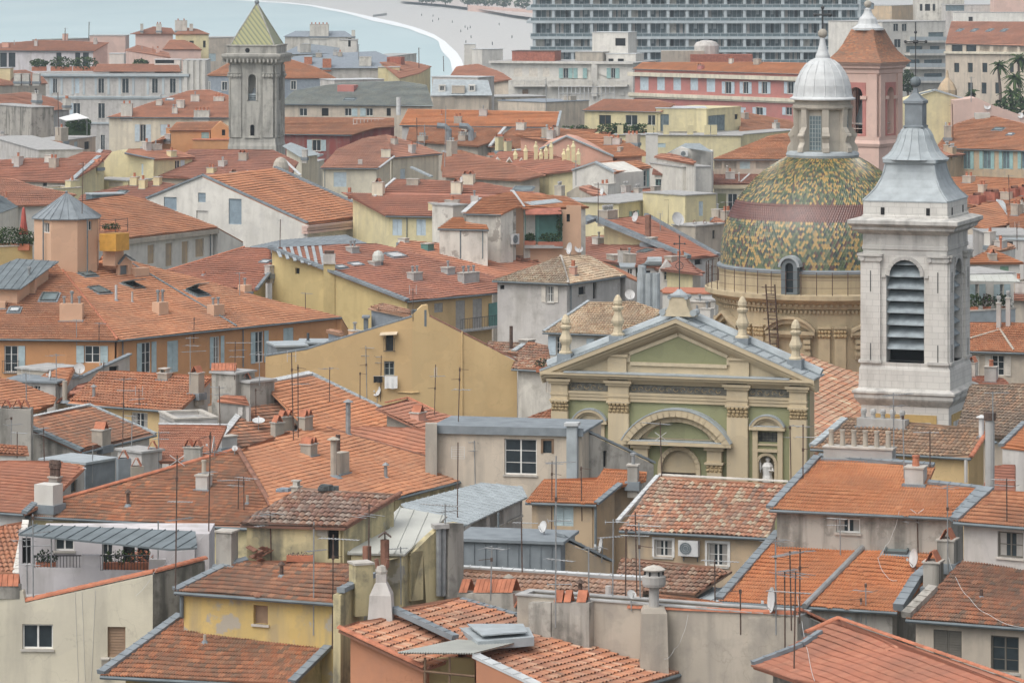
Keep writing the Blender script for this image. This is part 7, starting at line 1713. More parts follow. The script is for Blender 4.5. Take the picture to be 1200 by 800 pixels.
for x in(72,102):p_.tube([P(x,140,wp.o.y+.3),P(x,160,wp.o.y+.3)],.06,'steel',4)
thing('awning',P(86,160,wp.o.y),'white sloping awning on the terrace beside hedge screen','awning',[('canopy',m),('post',p_)])
h=far('old brown tiled house wedge between grey walls at left','greylt');h.roof('45,184 72,186',z=19.4,pitch=17,poly='45,185 66,187 74,166 54,164',mat='t_canal');h.chim(68,166,13,16,1.2,'greige','p');h.flat('-12,160 45,176',d=h.c[0].y+14,depth=6,mat='concr',wall='greylt');h.fin()
h=far('orange tile roof corner at the left edge above brown roofs','beige');h.roof('-5,177 33,172',z=19,pitch=17,poly='-12,178 34,172.5 18,165 -12,160',mat='t_orange');h.fin()
h=far('cream house with broad hipped roof and grey green shutters','cream',shut='shutb');h.roof('125,137.5 272,138',z=21,pitch=17,poly='125,137.5 290,138.5 290,118 245,105 222,106 180,119',mat='t_brick',gut=[0]);h.wall([0,1],row(146,166,[(164,171,'gLRx')],sw=.8)+row(146,159,[(188,198,'c')])+row(172,178,[(164,172,'c')]),out=.5)
for x,y,w,hh_,pt in((148,137,13,15,'pp'),(186,124,7,6,''),(211,127,9,9,''),(236,138,18,8,'pppp'),(256,119,12,5,'ppp')):h.chim(x,y,w,hh_,1.2,'offwhite',pt)
h.skyl(199,117,1.2,1,0,'zinc','leadw');h.fin()
h=far('bright orange house with gabled attic and outdoor stair','orange');h.roof('199,153 262,153',z=19.5,pitch=18,poly='198,153 248,153 262,142 207,143',mat='t_orange');h.wall([0,1],row(155,164,[(236,245,'cs')],shut='shutt'),mat='orange',out=.3);g0=vp2(P(247,153,h.c[0].y-.4),P(270,152,h.c[0].y-.2));h.face(g0,'247,152 258,143 271,152',row(152,159,[(260,264,'k')]),th=5,mat='orange')
h.flat('226,164 272,164',d=h.c[0].y-3,depth=4,mat='clay',wall='orange');h.roof('180,167 225,158',d=h.c[0].y-4,pitch=13,poly='171,170 190,163 227,158 224,155 203,154',mat='t_orange',wall='orange');h.fin()
h=far('long brown red roof across the left behind the terrace','yellowlt');h.roof('-5,211 62,213',z=18.8,pitch=16,poly='-12,211 82,214 116,193 128,180 98,178 78,186 30,186 -12,189',mat='t_red');h.wall([0,1],row(214,222,[(50,55,'k'),(18,22,'k')]),mat='greige',out=.4);h.flash('82,214 116,184',.8,'lead',.2);h.chim(19,196,7,12,1,'greylt','p');h.fin()
h=far('dark red roof with white ridge right of the long brown roof','yellowlt');h.roof('85,215 130,207',z=18.6,pitch=16,poly='80,216 112,208 131,190 131,177 118,176',mat='t_red');h.flash('80,216 118,177',.7,'leadw',.2);h.fin()
h=far('pale yellow house with pink red roof and air conditioners','yellowlt',shut='shutb');dY=505
a,b=P(112,195,dY),P(180,190,dY-3);pl=vp2(a,b);h.skin(pl,[pl.hit(*q)for q in pp('111,196 122,189 131,178 140,176 146,180 180,186')],row(192,205,[(159,168,'c')]),th=6)
h.roof('180,187 228,184.5',d=dY-3,pitch=15,poly='146,180 181,187 229,185 205,175 150,175',mat='t_brick');h.wall([1,2],row(188,201,[(205,211,'gRx')],sw=.7),out=.3);h.flash('146,180 181,187',.4,'zinc',.12);pw=h.wp;h.chim(118,197,10,6,1,'yellowlt','tt');h.fin()
for x in(188.5,194):acunit(pw,x,209,5,7,'%s of two white air conditioners on pale yellow wall'%('left one' if x<190 else 'right one'))
h=far('low yellow annexe with chimneys below the pale yellow house','yellowlt');h.flat('62,222 96,220',z=19.6,depth=4,mat='concr',wall='yellowlt',par=.3);h.chim(88,222,14,10,1,'yellowlt','p');h.flat('100,210 150,212',z=18.4,depth=5,mat='concr',wall='yellowlt',wins=row(213,219,[(127,144,'n')],mat='beige'));h.fin()
h=far('orange roof and grey glazed lean-to at left edge above the terrace','white');h.roof('-5,240 88,240',z=18.6,pitch=15,poly='-12,243 60,240 90,228 40,218 12,209 -12,208',mat='t_brick');h.roof('-5,245 40,232',d=h.c[0].y-8,pitch=20,poly='-12,254 38,236 8,223 -12,222',mat='zincd',wall='white');h.fin()
# --- roofs around and right of the left tower
h=far('long dark red roof below the stone bell tower','beige');h.roof('180,208 330,212',z=18.4,pitch=17,poly='172,207 336,214 350,190 320,176 224,175',mat='t_red');h.chim(259,196,8,7,1,'greylt','d');h.chim(246,204,9,7,.9,'yellowlt','pp');h.flash('333,188 352,206',.4,'leadw',.15);h.fin()
h=far('small zinc roofed house right of the tower foot','cream');h.roof('340,185 378,180',z=20,pitch=8,poly='331,171 352,184 377,181 341,167',mat='lead',wall='cream');h.chim(360,185,4,9,.7,'greylt','');h.flash('352,194 378,182',.4,'lead',.2,pl=Plane(P(352,194,h.c[0].y),V((1,.5,0)),V((0,-.2,1))));h.flat('352,196 380,187',d=h.c[0].y-2,depth=4,mat='concr',wall='cream');h.fin()
h=far('orange roof with slate dormer storey right of the tower','slate');h.roof('325,91.5 393,91.5',z=22,pitch=17,poly='318,92 394,91.5 371,79 340,69.5 318,74',mat='t_orange');h.wall([0,1],row(95,105,[(341,347,'gs')],sur='white'),mat='slate',out=.3);h.fin()
h=far('grey slate roofed mansion with two storeys of roofs by the bay','offwhite');dM=930;h.roof('333,43 413,43',d=dM,pitch=18,poly='332,43 415,43.5 404,36.5 346,36.5',mat='slate');h.wall([0,1],row(45,54,[(408,412,'k')]),out=.4);h.chim(374,43,22,14,2,'offwhite','ppppp');h.chim(414,43,4,7,1,'offwhite','')
h.roof('330,63 400,62',d=dM-12,pitch=15,poly='328,64 398,62.5 398,50 355,51',mat='slate');h.chim(358,62,14,10,1.5,'offwhite','');h.flat('398,47 418,47',d=dM-6,depth=8,mat='concr',wall='white',wins=row(47.5,55,[(408,411,'k')]));h.fin()
h=far('jumble of grey attic roofs with brick chimney stacks','greylt');h.roof('330,80 440,80',z=23,pitch=15,poly='325,80 470,80 455,66 440,60 400,62 345,66',mat='slate');h.chim(361,76,9,9,1.6,'clay','');h.chim(383,80,10,11,1.6,'clay','');h.skyl(372,66,2,1.6);h.chim(428,78,14,11,2,'offwhite','');h.fin()
h=far('wide grey tiled roof over long cream wall with small windows','beige',frame='framew');dG=655;h.roof('330,122.5 505,124',d=dG,pitch=15,poly='326,122.5 508,124 500,100 470,95 400,97 345,106',mat='t_grey',gut=[0]);h.wall([0,1],row(127,136,[(351,360,'gx'),(377,385,'k'),(404,412,'gRx'),(429,437,'gLx'),(453,458,'k')],sw=1.0),out=.5);h.chim(405,108,20,8,3,'pink','',cap=False);h.skyl(410,117,2,1.4);h.flat('392,94 450,93',d=dG+22,depth=6,mat='leadw',wall='greylt');h.flat('424,108 452,107',d=dG+12,depth=3,mat='rosy',wall='darkred');h.fin()
h=far('yellow and grey rooftop shed with pink roof behind grey tiles','yellowlt');h.flat('443,79 468,79',z=24,depth=5,mat='concr',wall='yellowlt');h.roof('470,90 500,84',z=22.5,pitch=16,poly='468,92 492,86 506,78 480,72 445,73',mat='t_brick',wall='yellowlt');h.chim(472,76,28,9,3,'copperred','',cap=False);h.flat('446,68 488,63',z=24,depth=6,mat='concr',wall='offwhite');h.fin()
h=far('long low mansard with zinc dormers and cream parapet','beige');h.roof('508,112 576,112',z=22,pitch=32,poly='505,112 577,112 572,94 508,93',mat='lead');d_=h.c[0].y
for x in(518,553):pl=vplane(P(x,107,d_+1),0);h.face(pl,'%g,99.5 %g,99.5'%(x-4,x+4),row(101,106.5,[(x-2.5,x+2.5,'gx')]),th=2.5,mat='white',zb=20)
h.chim(537,110,15,9,2,'beige','');h.flat('507,113 576,112',d=d_-1,depth=2,mat='concr',wall='beige');h.chim(548,94,10,4,2,'clay','');h.flat('506,90 560,91',d=d_+12,depth=6,mat='leadw',wall='greylt');h.fin()
h=far('red brown roofs between the mansard and white tower block','beige');h.roof('530,88 600,96',z=21.8,pitch=15,poly='528,88 575,97 600,93 588,85 560,75 535,78',mat='t_brick');h.flat('576,96 592,92',d=h.c[0].y-4,depth=6,mat='concr',wall='white',wins=row(97,112,[(578,583,'k'),(586,588,'k')]));h.fin()
h=far('narrow white lift tower standing against the beach','white');h.flat('544,52 557,52',z=25,depth=8,mat='leadw');h.flat('553,57.5 565,58',d=h.c[0].y-2,depth=6,mat='leadw');h.fin()
h=far('faded red roof over dark red wall with white shutters','darkred',shut='shutg');h.roof('330,157.5 410,158',z=19.5,pitch=17,poly='326,157 412,158.5 440,150 462,148 462,138 330,137',mat='t_orange',gut=[0]);h.wall([0,1],row(164,177,[(366,376,'gLRs')],sw=.8),mat='darkred',out=.4);wp=h.wp;h.flat('410,150 462,149',d=h.c[0].y+2,depth=4,mat='concr',wall='darkred');q=h.wp;m=M()
for i in range(12):a=q.hit(414+4.2*i,149.5)+V((0,.4,0));m.tube([a,a+V((0,0,1.35))],.05,'white_paint',4)
for e in(.5,1.3):m.tube([q.hit(414,149.5)+V((0,.4,e)),q.hit(461,149.5)+V((0,.4,e))],.05,'white_paint',4)
h.part('railing',m);h.fin()
m=M();a=P(467,135,560);m.tube([a,P(467,114,560)],.35,'white_paint',10);solo('flue_stack',m,'tall white cylinder flue left of the long orange roof','flue')
h=far('very long bright orange roof with white gutter','greylt');h.roof('468,147 652,149',z=20,pitch=17,poly='468,147 653,149.5 657,131 478,128',mat='t_bright',gut=[0]);h.flash('653,149 657,131',.5,'lead',.15);h.wall([0,1],mat='greylt',out=.4);h.fin()
h=far('lower orange roof with big bent metal ducts','greige');h.roof('478,168 590,172',z=18.6,pitch=13,poly='476,165 560,172 585,163 592,150 480,149',mat='t_orange');p_=h.pl;h.flash('574,172 592,150',.6,'leadw',.2);m=M()
for x in(526,552):
 q=p_.hit(x,165);m=M();m.tube([q,q+V((0,0,1.6)),q+V((-.6,0,2.2)),q+V((-1.8,0,2.3))],.45,'zinc',8);h.part('duct',m)
for x,y in((493,166),(541,165)):h.chim(x,y,10,6,1,'rust' if 0 else 'greige','ddd')
h.fin()
h=far('cream house with broad hipped red roof in the middle distance','cream',shut='shutb');h.roof('376,197 443,197',z=19.2,pitch=16,poly='375,197 444,197.5 462,184 452,158 425,162 394,176',mat='t_brick',gut=[0]);c1=h.c[2];h.wall([0,1],row(202,219,[(391,406,'c')]),out=.5);h.cap([h.c[1],h.c[2]],'leadw',.18)
h.roof('461,185 517,180',d=c1.y,pitch=16,poly='461,185 518,180.5 490,169 452,158',mat='t_brick',gut=[0]);h.wall([0,1],row(205,212,[(454,459,'k')])+row(198,212,[(469,475,'c')]),out=.4);h.chim(452,185,11,9,1,'cream','t',pl=Plane(c1,V((1,0,0)),V((0,-.28,1))));h.chim(422,193,5,6,.5,'greylt','',cap=False,pl=Plane(c1,V((1,0,0)),V((0,-.28,1))));h.pipe_on(380,199,220);h.flash('482,197 506,208',.5,'lead',.2,pl=Plane(P(482,197,c1.y-3),V((1,.4,0)),V((0,-.2,1))));h.fin()
h=far('wide red roof over yellow wall with light blue shutters','yellowlt',shut='shutb');h.roof('455,252.5 535,254',z=18.4,pitch=16,poly='400,225 452,253 560,255 640,252 640,228 560,213 463,210 440,228',mat='t_red',gut=[1]);h.roof('400,224 455,252',d=h.c[0].y+2,pitch=12,poly='400,225 440,232 455,226 430,222',mat='t_red',body=False)if 0 else None;h.wall([1,2],row(257,276,[(460,471,'c'),(488,499,'c')]),out=.5);h.flash('439,231 463,210',.4,'leadw',.15);h.chim(442,230,13,16,1,'cream','t');h.chim(534,228,12,14,1,'cream','t');h.chim(548,217,13,12,1,'cream','tt');h.chim(409,226,3,6,.4,'clay','',cap=False);h.skyl(613,222,2.2,1.4,0,'zinc','skyglass');h.pipe_on(477,255,280);h.fin()
h=far('stacked red roofs with zinc valleys right of the cream house','greige');h.roof('520,205 600,208',z=18.9,pitch=15,poly='518,207 610,212 640,205 575,185 545,180 520,185',mat='t_brick');h.roof('525,182 575,186',z=19.0,pitch=14,poly='517,200 600,206 585,190 540,176 519,178',mat='t_orange');h.flash('519,178 600,206',.4,'lead',.15)
for x,y,w,hh_,pt in((526,192,11,26,'dd'),(553,199,10,9,'tt'),(572,193,7,10,'t')):h.chim(x,y,w,hh_,1,'greige',pt)
q=h.pl.hit(590,212);h.fin();m=M();leaves(m,q+V((0,-1,1.2)),1.6,.8,1.0,260,.25,'leaf','leafd');t_=M();t_.tube([q+V((0,-1,-.5)),q+V((0,-1,1.2))],.08,'bark',5);thing('shrub',q+V((0,-1,-.5)),'small dark green shrub among red roofs below yellow pinnacled terrace','shrub',[('foliage',m),('stem',t_)])
h=far('mustard yellow house with row of four little gabled dormers and pinnacles','yellowlt');h.roof('580,196 655,202',z=19.6,pitch=17,poly='566,196 640,204 690,198 650,182 610,177 585,178',mat='t_red');d_=h.c[0].y
for x in(583,597,611,626):
 pl=vplane(P(x,200,d_-1.5),5);h.face(pl,'%g,194 %g,187 %g,195'%(x-6,x,x+6),row(194,203,[(x-2,x+2,'k')],glass='shutt'),th=3,mat='yellowlt');a,t_,b=pl.hit(x-6.5,194.5),pl.hit(x,186.5),pl.hit(x+6.5,195.5)
 m=M();
 for p_,q_ in((a,t_),(t_,b)):m.prism([p_-V((0,.3,0)),q_-V((0,.3,0)),q_+V((0,3,0)),p_+V((0,3,0))],V((0,0,.16)),'white')
 h.part('dormer_roof',m)
h.flat('618,203 650,205',d=d_-2.5,depth=3,mat='yellowlt',wall='yellowlt');m=M();q=h.wp
for i,x in enumerate((604,616,628,634,640,646,661,666,672,678)):p_=q.hit(x,205)+V((0,.5,0));m.box(p_,.5,.5,2.6+.5*(i%3),'yellowlt');m.lathe(p_+V((0,0,2.6+.5*(i%3))),[(.35,0),(.1,.5),(.16,.6),(.02,.8)],6,'yellowlt')
h.part('pinnacle',m);h.chim(582,177,6,16,1,'yellowlt','t');h.chim(592,178,5,12,1,'yellowlt','t');h.fin()
h=far('pale pink house with tall gable and mottled brown roof','rosy');h.roof('722,180 760,181',z=20.5,pitch=16,poly='668,163 720,184.5 757,182 757,178 720,159 650,150 600,158 645,166',mat='t_orange');pl=vp2(P(632,184,h.c[0].y-12),P(720,185,h.c[0].y-12.5));h.face(pl,'632,176 641,168 664,161 674,163 718,184',th=9,mat='rosy');h.flash([pl.hit(632,176),pl.hit(664,160.5),pl.hit(719,184)],.6,'lead',.2,pl=Plane(pl.hit(664,161),V((1,0,0)),V((0,-.1,1))))
for x,y,w,hh_,pt in((639,162,10,11,'d'),(712,170,10,9,'p'),(740,168,15,10,'ppp'),(725,178,4,5,'')):h.chim(x,y,w,hh_,1,'greige',pt)
h.fin()
h=far('row of brown orange tile roofs below the long bright roof','greige');h.roof('600,168 670,170',z=18.9,pitch=14,poly='570,172 650,176 690,163 700,152 600,150',mat='t_orange');h.flash('600,177 650,171',.4,'leadw',.15);h.fin()
# --- right of centre
h=far('white apartment house with balustraded balconies and green shutters','white',shut='shutt');dW2=905;S5=dict(sw=1.0,shut='shutt')
h.flat('575,72.5 742,74',d=dW2,depth=20,mat='concr',wall='white',lip=.6,wins=row(80,92,[(660,666,'gLRx'),(677,683,'gLRx'),(716,721,'gLRx')],**S5)+row(80,90,[(602,612,'c'),(620,630,'c'),(636,644,'c')],shut='shutw')+row(105,112,[(612,619,'k'),(631,637,'k'),(725,732,'k'),(700,706,'k')],glass='tanblind'));wp=h.wp
for x0,x1 in((602,641),(644,696),(703,737)):
 m=M();a,b=wp.hit(x0,101.5),wp.hit(x1,101.5);m.ob(a,b-a,wp.n*1.6,V((0,0,.45)),'white');m.ob(a+wp.n*1.35+V((0,0,1.35)),b-a,wp.n*.3,V((0,0,.3)),'white')
 n_=int((x1-x0)/2.3)
 for i in range(n_+1):m.box(a+(b-a)*i/n_+wp.n*1.5+V((0,0,.45)),.22 if i%4 else.5,.22,.92,'white')
 h.part('balcony',m)
m=M();a=wp.hit(574,74);m.ob(a+wp.n*.1,wp.hit(743,75.5)-a,wp.n*.7,V((0,0,.5)),'white');h.part('cornice',m);m=M();a=wp.hit(697,113);m.box(a+wp.n*.4,1.4,.8,40*a.y/F,'white');h.part('pier',m);h.fin()
for i,(x0,x1,y0,mt,wl,lb,dd_)in enumerate(((694,736,38,'leadw','white','white cabin with dark opening on the apartment roof',6),(710,745,63,'leadw','white','low white penthouse with small windows on the apartment roof',1.5),(674,706,61,'concr','greige','plain grey brown rooftop housing between the penthouses',2.5),(600,650,60,'rust','copperred','rusty dark roof terrace structure at left of the white apartments',4))):
 h=B('roof_cabin',lb,wl,cat='rooftop cabin',group='rooftop cabins');w=row(y0+7,y0+16,[(721,733,'k')])if i==0 else row(69,73,[(713,719,'k'),(724,731,'k')])if i==1 else[]
 h.flat('%g,%g %g,%g'%(x0,y0,x1,y0+.3),d=dW2+dd_,depth=7,mat=mt,wins=w);h.fin()
h=far('grey brown terraces and railings below the white apartments','greige');h.flat('570,114 640,113',z=21,depth=10,mat='concr',wins=row(116,120,[(588,593,'k')]));h.flat('640,120 690,118',z=21.3,depth=12,mat='slate',wall='beige');q=h.wp;m=M()
for i in range(14):a=q.hit(655+5*i,118)+V((0,2,0));m.tube([a,a+V((0,0,2.4))],.06,'white_paint',4)
for e in(1.2,2.4):m.tube([q.hit(655,118)+V((0,2,e)),q.hit(720,118)+V((0,2,e))],.06,'white_paint',4)
h.part('railing',m);h.chim(672,118,10,5,2,'greige','ddd');h.fin()
h=far('long dusky pink mansion with orange roof and light blue shutters','pink',shut='shutb');dK=800;h.roof('742,81 935,87',d=dK,pitch=17,poly='741,81 980,88 960,74 900,73 753,73',mat='t_bright',gut=[0]);h.wall([0,1],row(90,106,[(750,760,'cs'),(770,779,'cs'),(789,798,'cs'),(809,818,'cs')],shut='shutb',sur='cream')+row(92,108,[(828,838,'cs')],shut='shutb',sur='cream')+row(96,110,[(850,857,'gLRs'),(871,877,'gLRs'),(893,899,'gLRs'),(923,930,'gLRs')],sw=.9,shut='shutb',sur='cream')+row(126,135,[(886,894,'gLRs'),(868,874,'c'),(921,928,'gL')],sw=.9,shut='shutb',sur='cream'),mat='pink',out=.6);wp=h.wp;m=M()
for y,hh_,pj in((84.5,.8,.7),(108.5,.7,.6),(111.5,.5,.35)):a=wp.hit(738,y);m.ob(a-V((0,0,hh_)),wp.hit(960,y+6.4 if y<100 else y+8)-a,wp.n*pj,V((0,0,hh_)),'cream')
h.part('cornice',m);h.fin();KP=h
h=B('roof_cabin','curved grey tank and ducts on the pink mansion roof','beige',cat='rooftop cabin',group='rooftop cabins');q=P(828,62,dK+12);m=h.wm('beige');m.lathe(q-V((0,0,3)),[(2.6,0),(2.6,4.5),(2.2,5.2),(1.0,5.6)],14,'greylt');m.box(P(800,73,dK+10),9,4,2.4,'greige');m.box(P(845,76,dK+8),13,4,2.2,'copperred');h.fin()
h=far('yellow house with big tinted glass terrace room','yellowlt',shut='shutg');dQ=655;h.roof('683,129.5 770,131',d=dQ+5,pitch=15,poly='682,129.5 775,131 792,122 770,117 708,116',mat='t_brick',gut=[0]);h.wall([0,1],row(135,146,[(702,716,'gx')],frame='frameb')+row(135,147,[(733,747,'g'),(759,768,'g')]),mat='yellowlt',out=.4)
h.flat('769,127 828,127',d=dQ,depth=8,mat='leadw',wall='yellowlt',wins=row(134,154,[(770,784,'g'),(784,798,'g'),(798,828,'g')],glass='glassb',frame='greige' if 0 else 'frameg'));h.flat('828,128 868,125',d=dQ-1,depth=9,mat='yellowlt',wall='yellowlt',wins=row(135,154,[(830,850,'g')],glass='glassb',frame='frameg')+row(134,140,[(861,865,'k')]))
h.flat('720,158 868,159',d=dQ-6,depth=7,mat='concr',wall='yellowlt',lip=.3,wins=row(168,173,[(771,780,'c')]));wp=h.wp;m=M()
for x in(727,762,781,809,829,837):m.box(wp.hit(x,158)+V((0,.6,0)),1.0,.8,1.6,'yellowlt')
h.part('parapet_pier',m)
h.flat('868,158 940,152',d=dQ-6.5,depth=9,mat='concr',wall='yellowlt',wins=row(167,177,[(841,845,'k')])+row(166,176,[(884,888,'c'),(893,897,'c')])+row(165,174,[(902,906,'c'),(912,916,'c')]));m=M();a=h.wp
h.roof('868,156 940,150',d=dQ+3,pitch=16,poly='866,156 940,151 925,141 880,133 868,133',mat='t_orange',body=False);h.fin()
for x,w in((674,3.2),(712,2.2),(724,2.0),(737,2.4),(754,2.0)):
 q=P(x,152,dQ-1.5);m=M();leaves(m,q,w,.8,1.1 if x>690 else.8,220,.3,'leafd','leaf');b_=M();b_.box(q-V((0,0,1.5)),w*1.2,.7,1.1,'clay');thing('terrace_plants',q-V((0,0,1.5)),{674:'wide low shrubs left of the yellow terrace house',712:'dark shrub under the brown window of yellow terrace',724:'shrub between two windows on the yellow terrace',737:'dense shrub below the middle window of yellow terrace',754:'shrub beside the glass room on the yellow terrace'}[x],'plants',[('foliage',m),('planter',b_)],'potted plants on terraces')
h=far('tall white narrow chimney block rising among roofs','white',);h.flat('757,157 771,157',d=dQ-30,depth=2,mat='leadw',wall='white');h.fin()
h=far('white house with grey capped tower and mint green shutters','white',shut='shutt');dX=510
pl=vplane(P(834,180,dX),6);h.face(pl,'782,180 797,173 833,178',[],th=5);h.roof('797,176 834,181',d=dX-.2,pitch=10,poly='781,180 797,172 835,178 820,168 803,168',mat='lead',body=False);h.face(pl,'792,180 834,178',row(183,199,[(821,828,'c')],shut='shutgr')+row(197,219,[(811,814,'k')])+row(216,224,[(828,831,'k')]),th=4.5)
h.roof('770,186 813,192',d=dX-3,pitch=13,poly='766,184 812,192.5 816,189 786,180 775,180',mat='t_brick');h.wall([0,1],out=.3)
h.roof('765,205 805,205',d=dX-6,pitch=12,poly='764,204 798,206 803,202 775,195 766,195',mat='t_red');h.wall([0,1],row(210,220,[(768,776,'w')],frame='shutt')+row(208,222,[(793,797,'k')]),out=.3);acp=h.wp;h.flat('762,191 800,196',d=dX-2,depth=4,mat='concr',wall='white');h.fin()
acunit(pl,802,180,9,7,'white air conditioner high on the white tower house')
h=far('white house with low gable and orange roof in front of the pink gable','white',shut='shutt');dZ=480;h.roof('720,202 764,197',d=dZ,pitch=15,poly='699,191.5 721,203 765,196 745,188 705,190',mat='t_orange');h.wall([1,2],row(200,219,[(752,758,'gLRx')],sw=.5,shut='shutt'),out=.3);pl=vp2(P(672,201,dZ+4),P(721,204,dZ));h.face(pl,'671,200 698,191.5 721,203',th=6,mat='white');h.flash([pl.hit(671,200),pl.hit(698,191),pl.hit(721,203)],.6,'lead',.2,pl=Plane(pl.hit(698,191),V((1,0,0)),V((0,-.1,1))))
h.roof('728,231 784,226',d=dZ-6,pitch=14,poly='727,233 785,227 764,220 728,226',mat='t_red');h.fin()
h=far('long low yellow house with sea green shutters and big dishes','yellowlt',shut='shutt');dB=425;h.flat('725,238 800,229',d=dB,depth=7,mat='concr',wall='yellowlt',lip=.25,wins=row(247,258,[(740,746,'gLRx')],sw=.5)+row(241,258,[(765,770,'gLRx'),(777,783,'gLx')],sw=.5)+row(240,256,[(788,794,'gLRx')],sw=.5));dshp=h.wp;h.flat('803,229 839,227',d=dB-1,depth=7,mat='concr',wall='yellowlt',wins=row(236,253,[(819,824,'c')],shut='shutb'));h.flat('672,238 726,236',d=dB+2,depth=6,mat='lead',wall='yellowlt');h.fin()
h=far('small gabled house with zinc patch and white chimney mass','greige');h.roof('700,232 716,236',z=18.8,pitch=16,poly='676,220 702,233 718,236 705,222 690,217',mat='t_brick');pl=vp2(P(663,226,h.c[0].y-1),P(702,234,h.c[0].y-2));h.face(pl,'664,226 676,219 702,233',th=4,mat='greige');h.flat('669,235 698,232',d=h.c[0].y-6,depth=4,mat='lead',wall='yellowlt');h.chim(717,232,18,16,2,'white','pp');h.chim(660,232,8,14,1,'greige','dd');h.fin()
h=far('two level red roofs split by a broad zinc parapet band','yellowlt');h.roof('680,292 800,308',z=17.8,pitch=13,poly='683,292 690,279 720,277 800,306 822,322 826,318 806,326 780,318 740,300',mat='t_red',body=False)if 0 else None
h.roof('806,304 838,300',z=18.2,pitch=13,poly='700,258 805,303 842,300 790,270 757,253 705,257',mat='t_red');h.wall([1,2],row(304,310,[(814,822,'k')]),mat='greylt',out=.3);h.flash('682,262 695,257 805,303',1.3,'zinc',.35);h.flash('757,253 842,300',.6,'zinc',.25);u_=h.pl;h.chim(767,285,13,6,1.2,'greige','');h.chim(762,282,4,30,.5,'clayd','',cap=False);h.chim(718,257,22,10,1.2,'greige','ddddd')
h.roof('745,309 822,322',d=h.c[0].y-14,pitch=12,poly='680,300 700,306 745,312 780,317 824,322 805,303 735,276 683,278',mat='t_red');h.skyl(757,295,1.6,1.1);h.chim(715,305,20,6,1.2,'greige','');h.face(vp2(P(682,268,h.c[0].y+20),P(720,277,h.c[0].y+17)),'683,266 697,261 722,276',th=3,mat='yellowlt');h.fin();RR=h
h=far('low attic houses with little red gable roofs behind the church','greylt',frame='framew');h.roof('745,312 770,312',z=18.2,pitch=15,poly='744,312 780,313 786,306 775,302 747,303',mat='t_red');h.wall([0,1],row(315,327,[(735,741,'w')])+row(317,322,[(749,762,'k')]),mat='greylt',out=.3);d_=h.c[0].y;h.face(vp2(P(772,320,d_-1),P(790,322,d_-1)),'772,316 782,306 791,316',row(316,328,[(778,785,'w')]),th=4,mat='greylt');h.flat('728,313 745,313',d=d_+.5,depth=4,mat='lead',wall='greylt',wins=row(315,327,[(735,741,'w')]));h.roof('790,323 825,319',d=d_-.5,pitch=15,poly='789,323 826,319.5 800,305 784,306',mat='t_red');h.wall([0,1],row(328,340,[(800,808,'w')]),mat='beige',out=.3);h.fin()
h=far('white painted rooms and red tile strip just left of the drum','white');h.flat('772,343 833,344',z=17.6,depth=5,mat='clay',wall='white');h.roof('729,352 756,352',z=17.5,pitch=14,poly='728,353 757,353 746,336 729,334',mat='t_red');h.flat('815,350 838,352',z=18.4,depth=4,mat='concr',wall='offwhite');h.roof('815,380 835,381',z=19.2,pitch=15,poly='812,382 838,382 836,366 815,364',mat='t_cmix');h.fin()
m=M();o=P(760,357,292)
for i,e in enumerate((-.5,0,.5)):m.lathe(o+V((e*1.1,0,-1)),[(.33,0),(.33,3.4)],10,'lead')
m.tube([o+V((-.5,0,2.2)),o+V((-.5,0,2.9)),o+V((0,0,3.3)),o+V((1.0,0,3.3))],.34,'lead',8);solo('duct_stack',m,'cluster of fat silver ventilation ducts behind the church','duct')
h=far('grey chimney mass with row of arched red tiles by the dome','greige',cat='house');h.flat('815,265 850,262',z=20,depth=3,mat='concr',wall='greige',wins=row(270,280,[(835,838,'k')]));
for nm,km in h.pots('oooo',(h.c[0]+h.c[1])/2+V((0,.8,.1)),V((1,0,0)),V((0,1,0)),4.2,1.0):h.part(nm,km)
h.flat('790,268 822,272',z=19,depth=4,mat='concr',wall='greige');h.roof('835,262 875,258',z=20,pitch=14,poly='830,262 880,260 875,252 838,254',mat='t_brick');h.fin()
h=far('house with arcaded loggia under two tiers of red roof left of dome','beige',shut='shutg');h.roof('835,186 925,186',z=20,pitch=15,poly='834,187 950,187 950,165 925,156 900,160',mat='t_orange',gut=[0]);h.wall([0,1],row(189,198,[(837,846,'k'),(849,863,'k'),(867,879,'c'),(886,902,'k')],glass='greige'),out=.5);d_=h.c[0].y;h.roof('835,216 900,216',d=d_-4,pitch=14,poly='834,216 930,217 930,201 836,201',mat='t_red');h.wall([0,1],row(227,250,[(853,864,'g'),(841,851,'c')],shut='green'),mat='cream',out=.5);m=M();a=h.wp.hit(834,221);m.ob(a,h.wp.hit(900,221)-a,h.wp.n*.5,V((0,0,.5)),'goldcream');h.part('cornice',m);h.flash('868,214 880,203',.3,'leadw',.12);h.fin()
# --- right edge
h=far('white modern flats with stacked balconies on the right','white',shut='shutw');dN=900;h.flat('1034,26 1108,25',d=dN,depth=20,mat='concr',wall='white',wins=row(28,37,[(1047,1053,'g'),(1057,1063,'g')])+row(46,56,[(1048,1056,'g')])+row(38,47,[(1088,1106,'k')],glass='glassb')+row(54,61,[(1062,1081,'k'),(1090,1101,'k')],glass='glassb')+row(70,80,[(1062,1078,'k'),(1083,1104,'k')],glass='glassb')+row(86,96,[(1083,1104,'k')],glass='glassb'));wp=h.wp
for y in(50,65,81,97):
 m=M();a,b=wp.hit(1060,y),wp.hit(1108,y);m.ob(a,b-a,wp.n*2.0,V((0,0,.5)),'white');m.ob(a+wp.n*1.9+V((0,0,.5)),b-a,wp.n*.1,V((0,0,.9)),'hotelw');h.part('balcony',m)
h.flat('1064,39 1108,39',d=dN-2.5,depth=3,mat='leadw',wall='white')if 0 else None;h.fin()
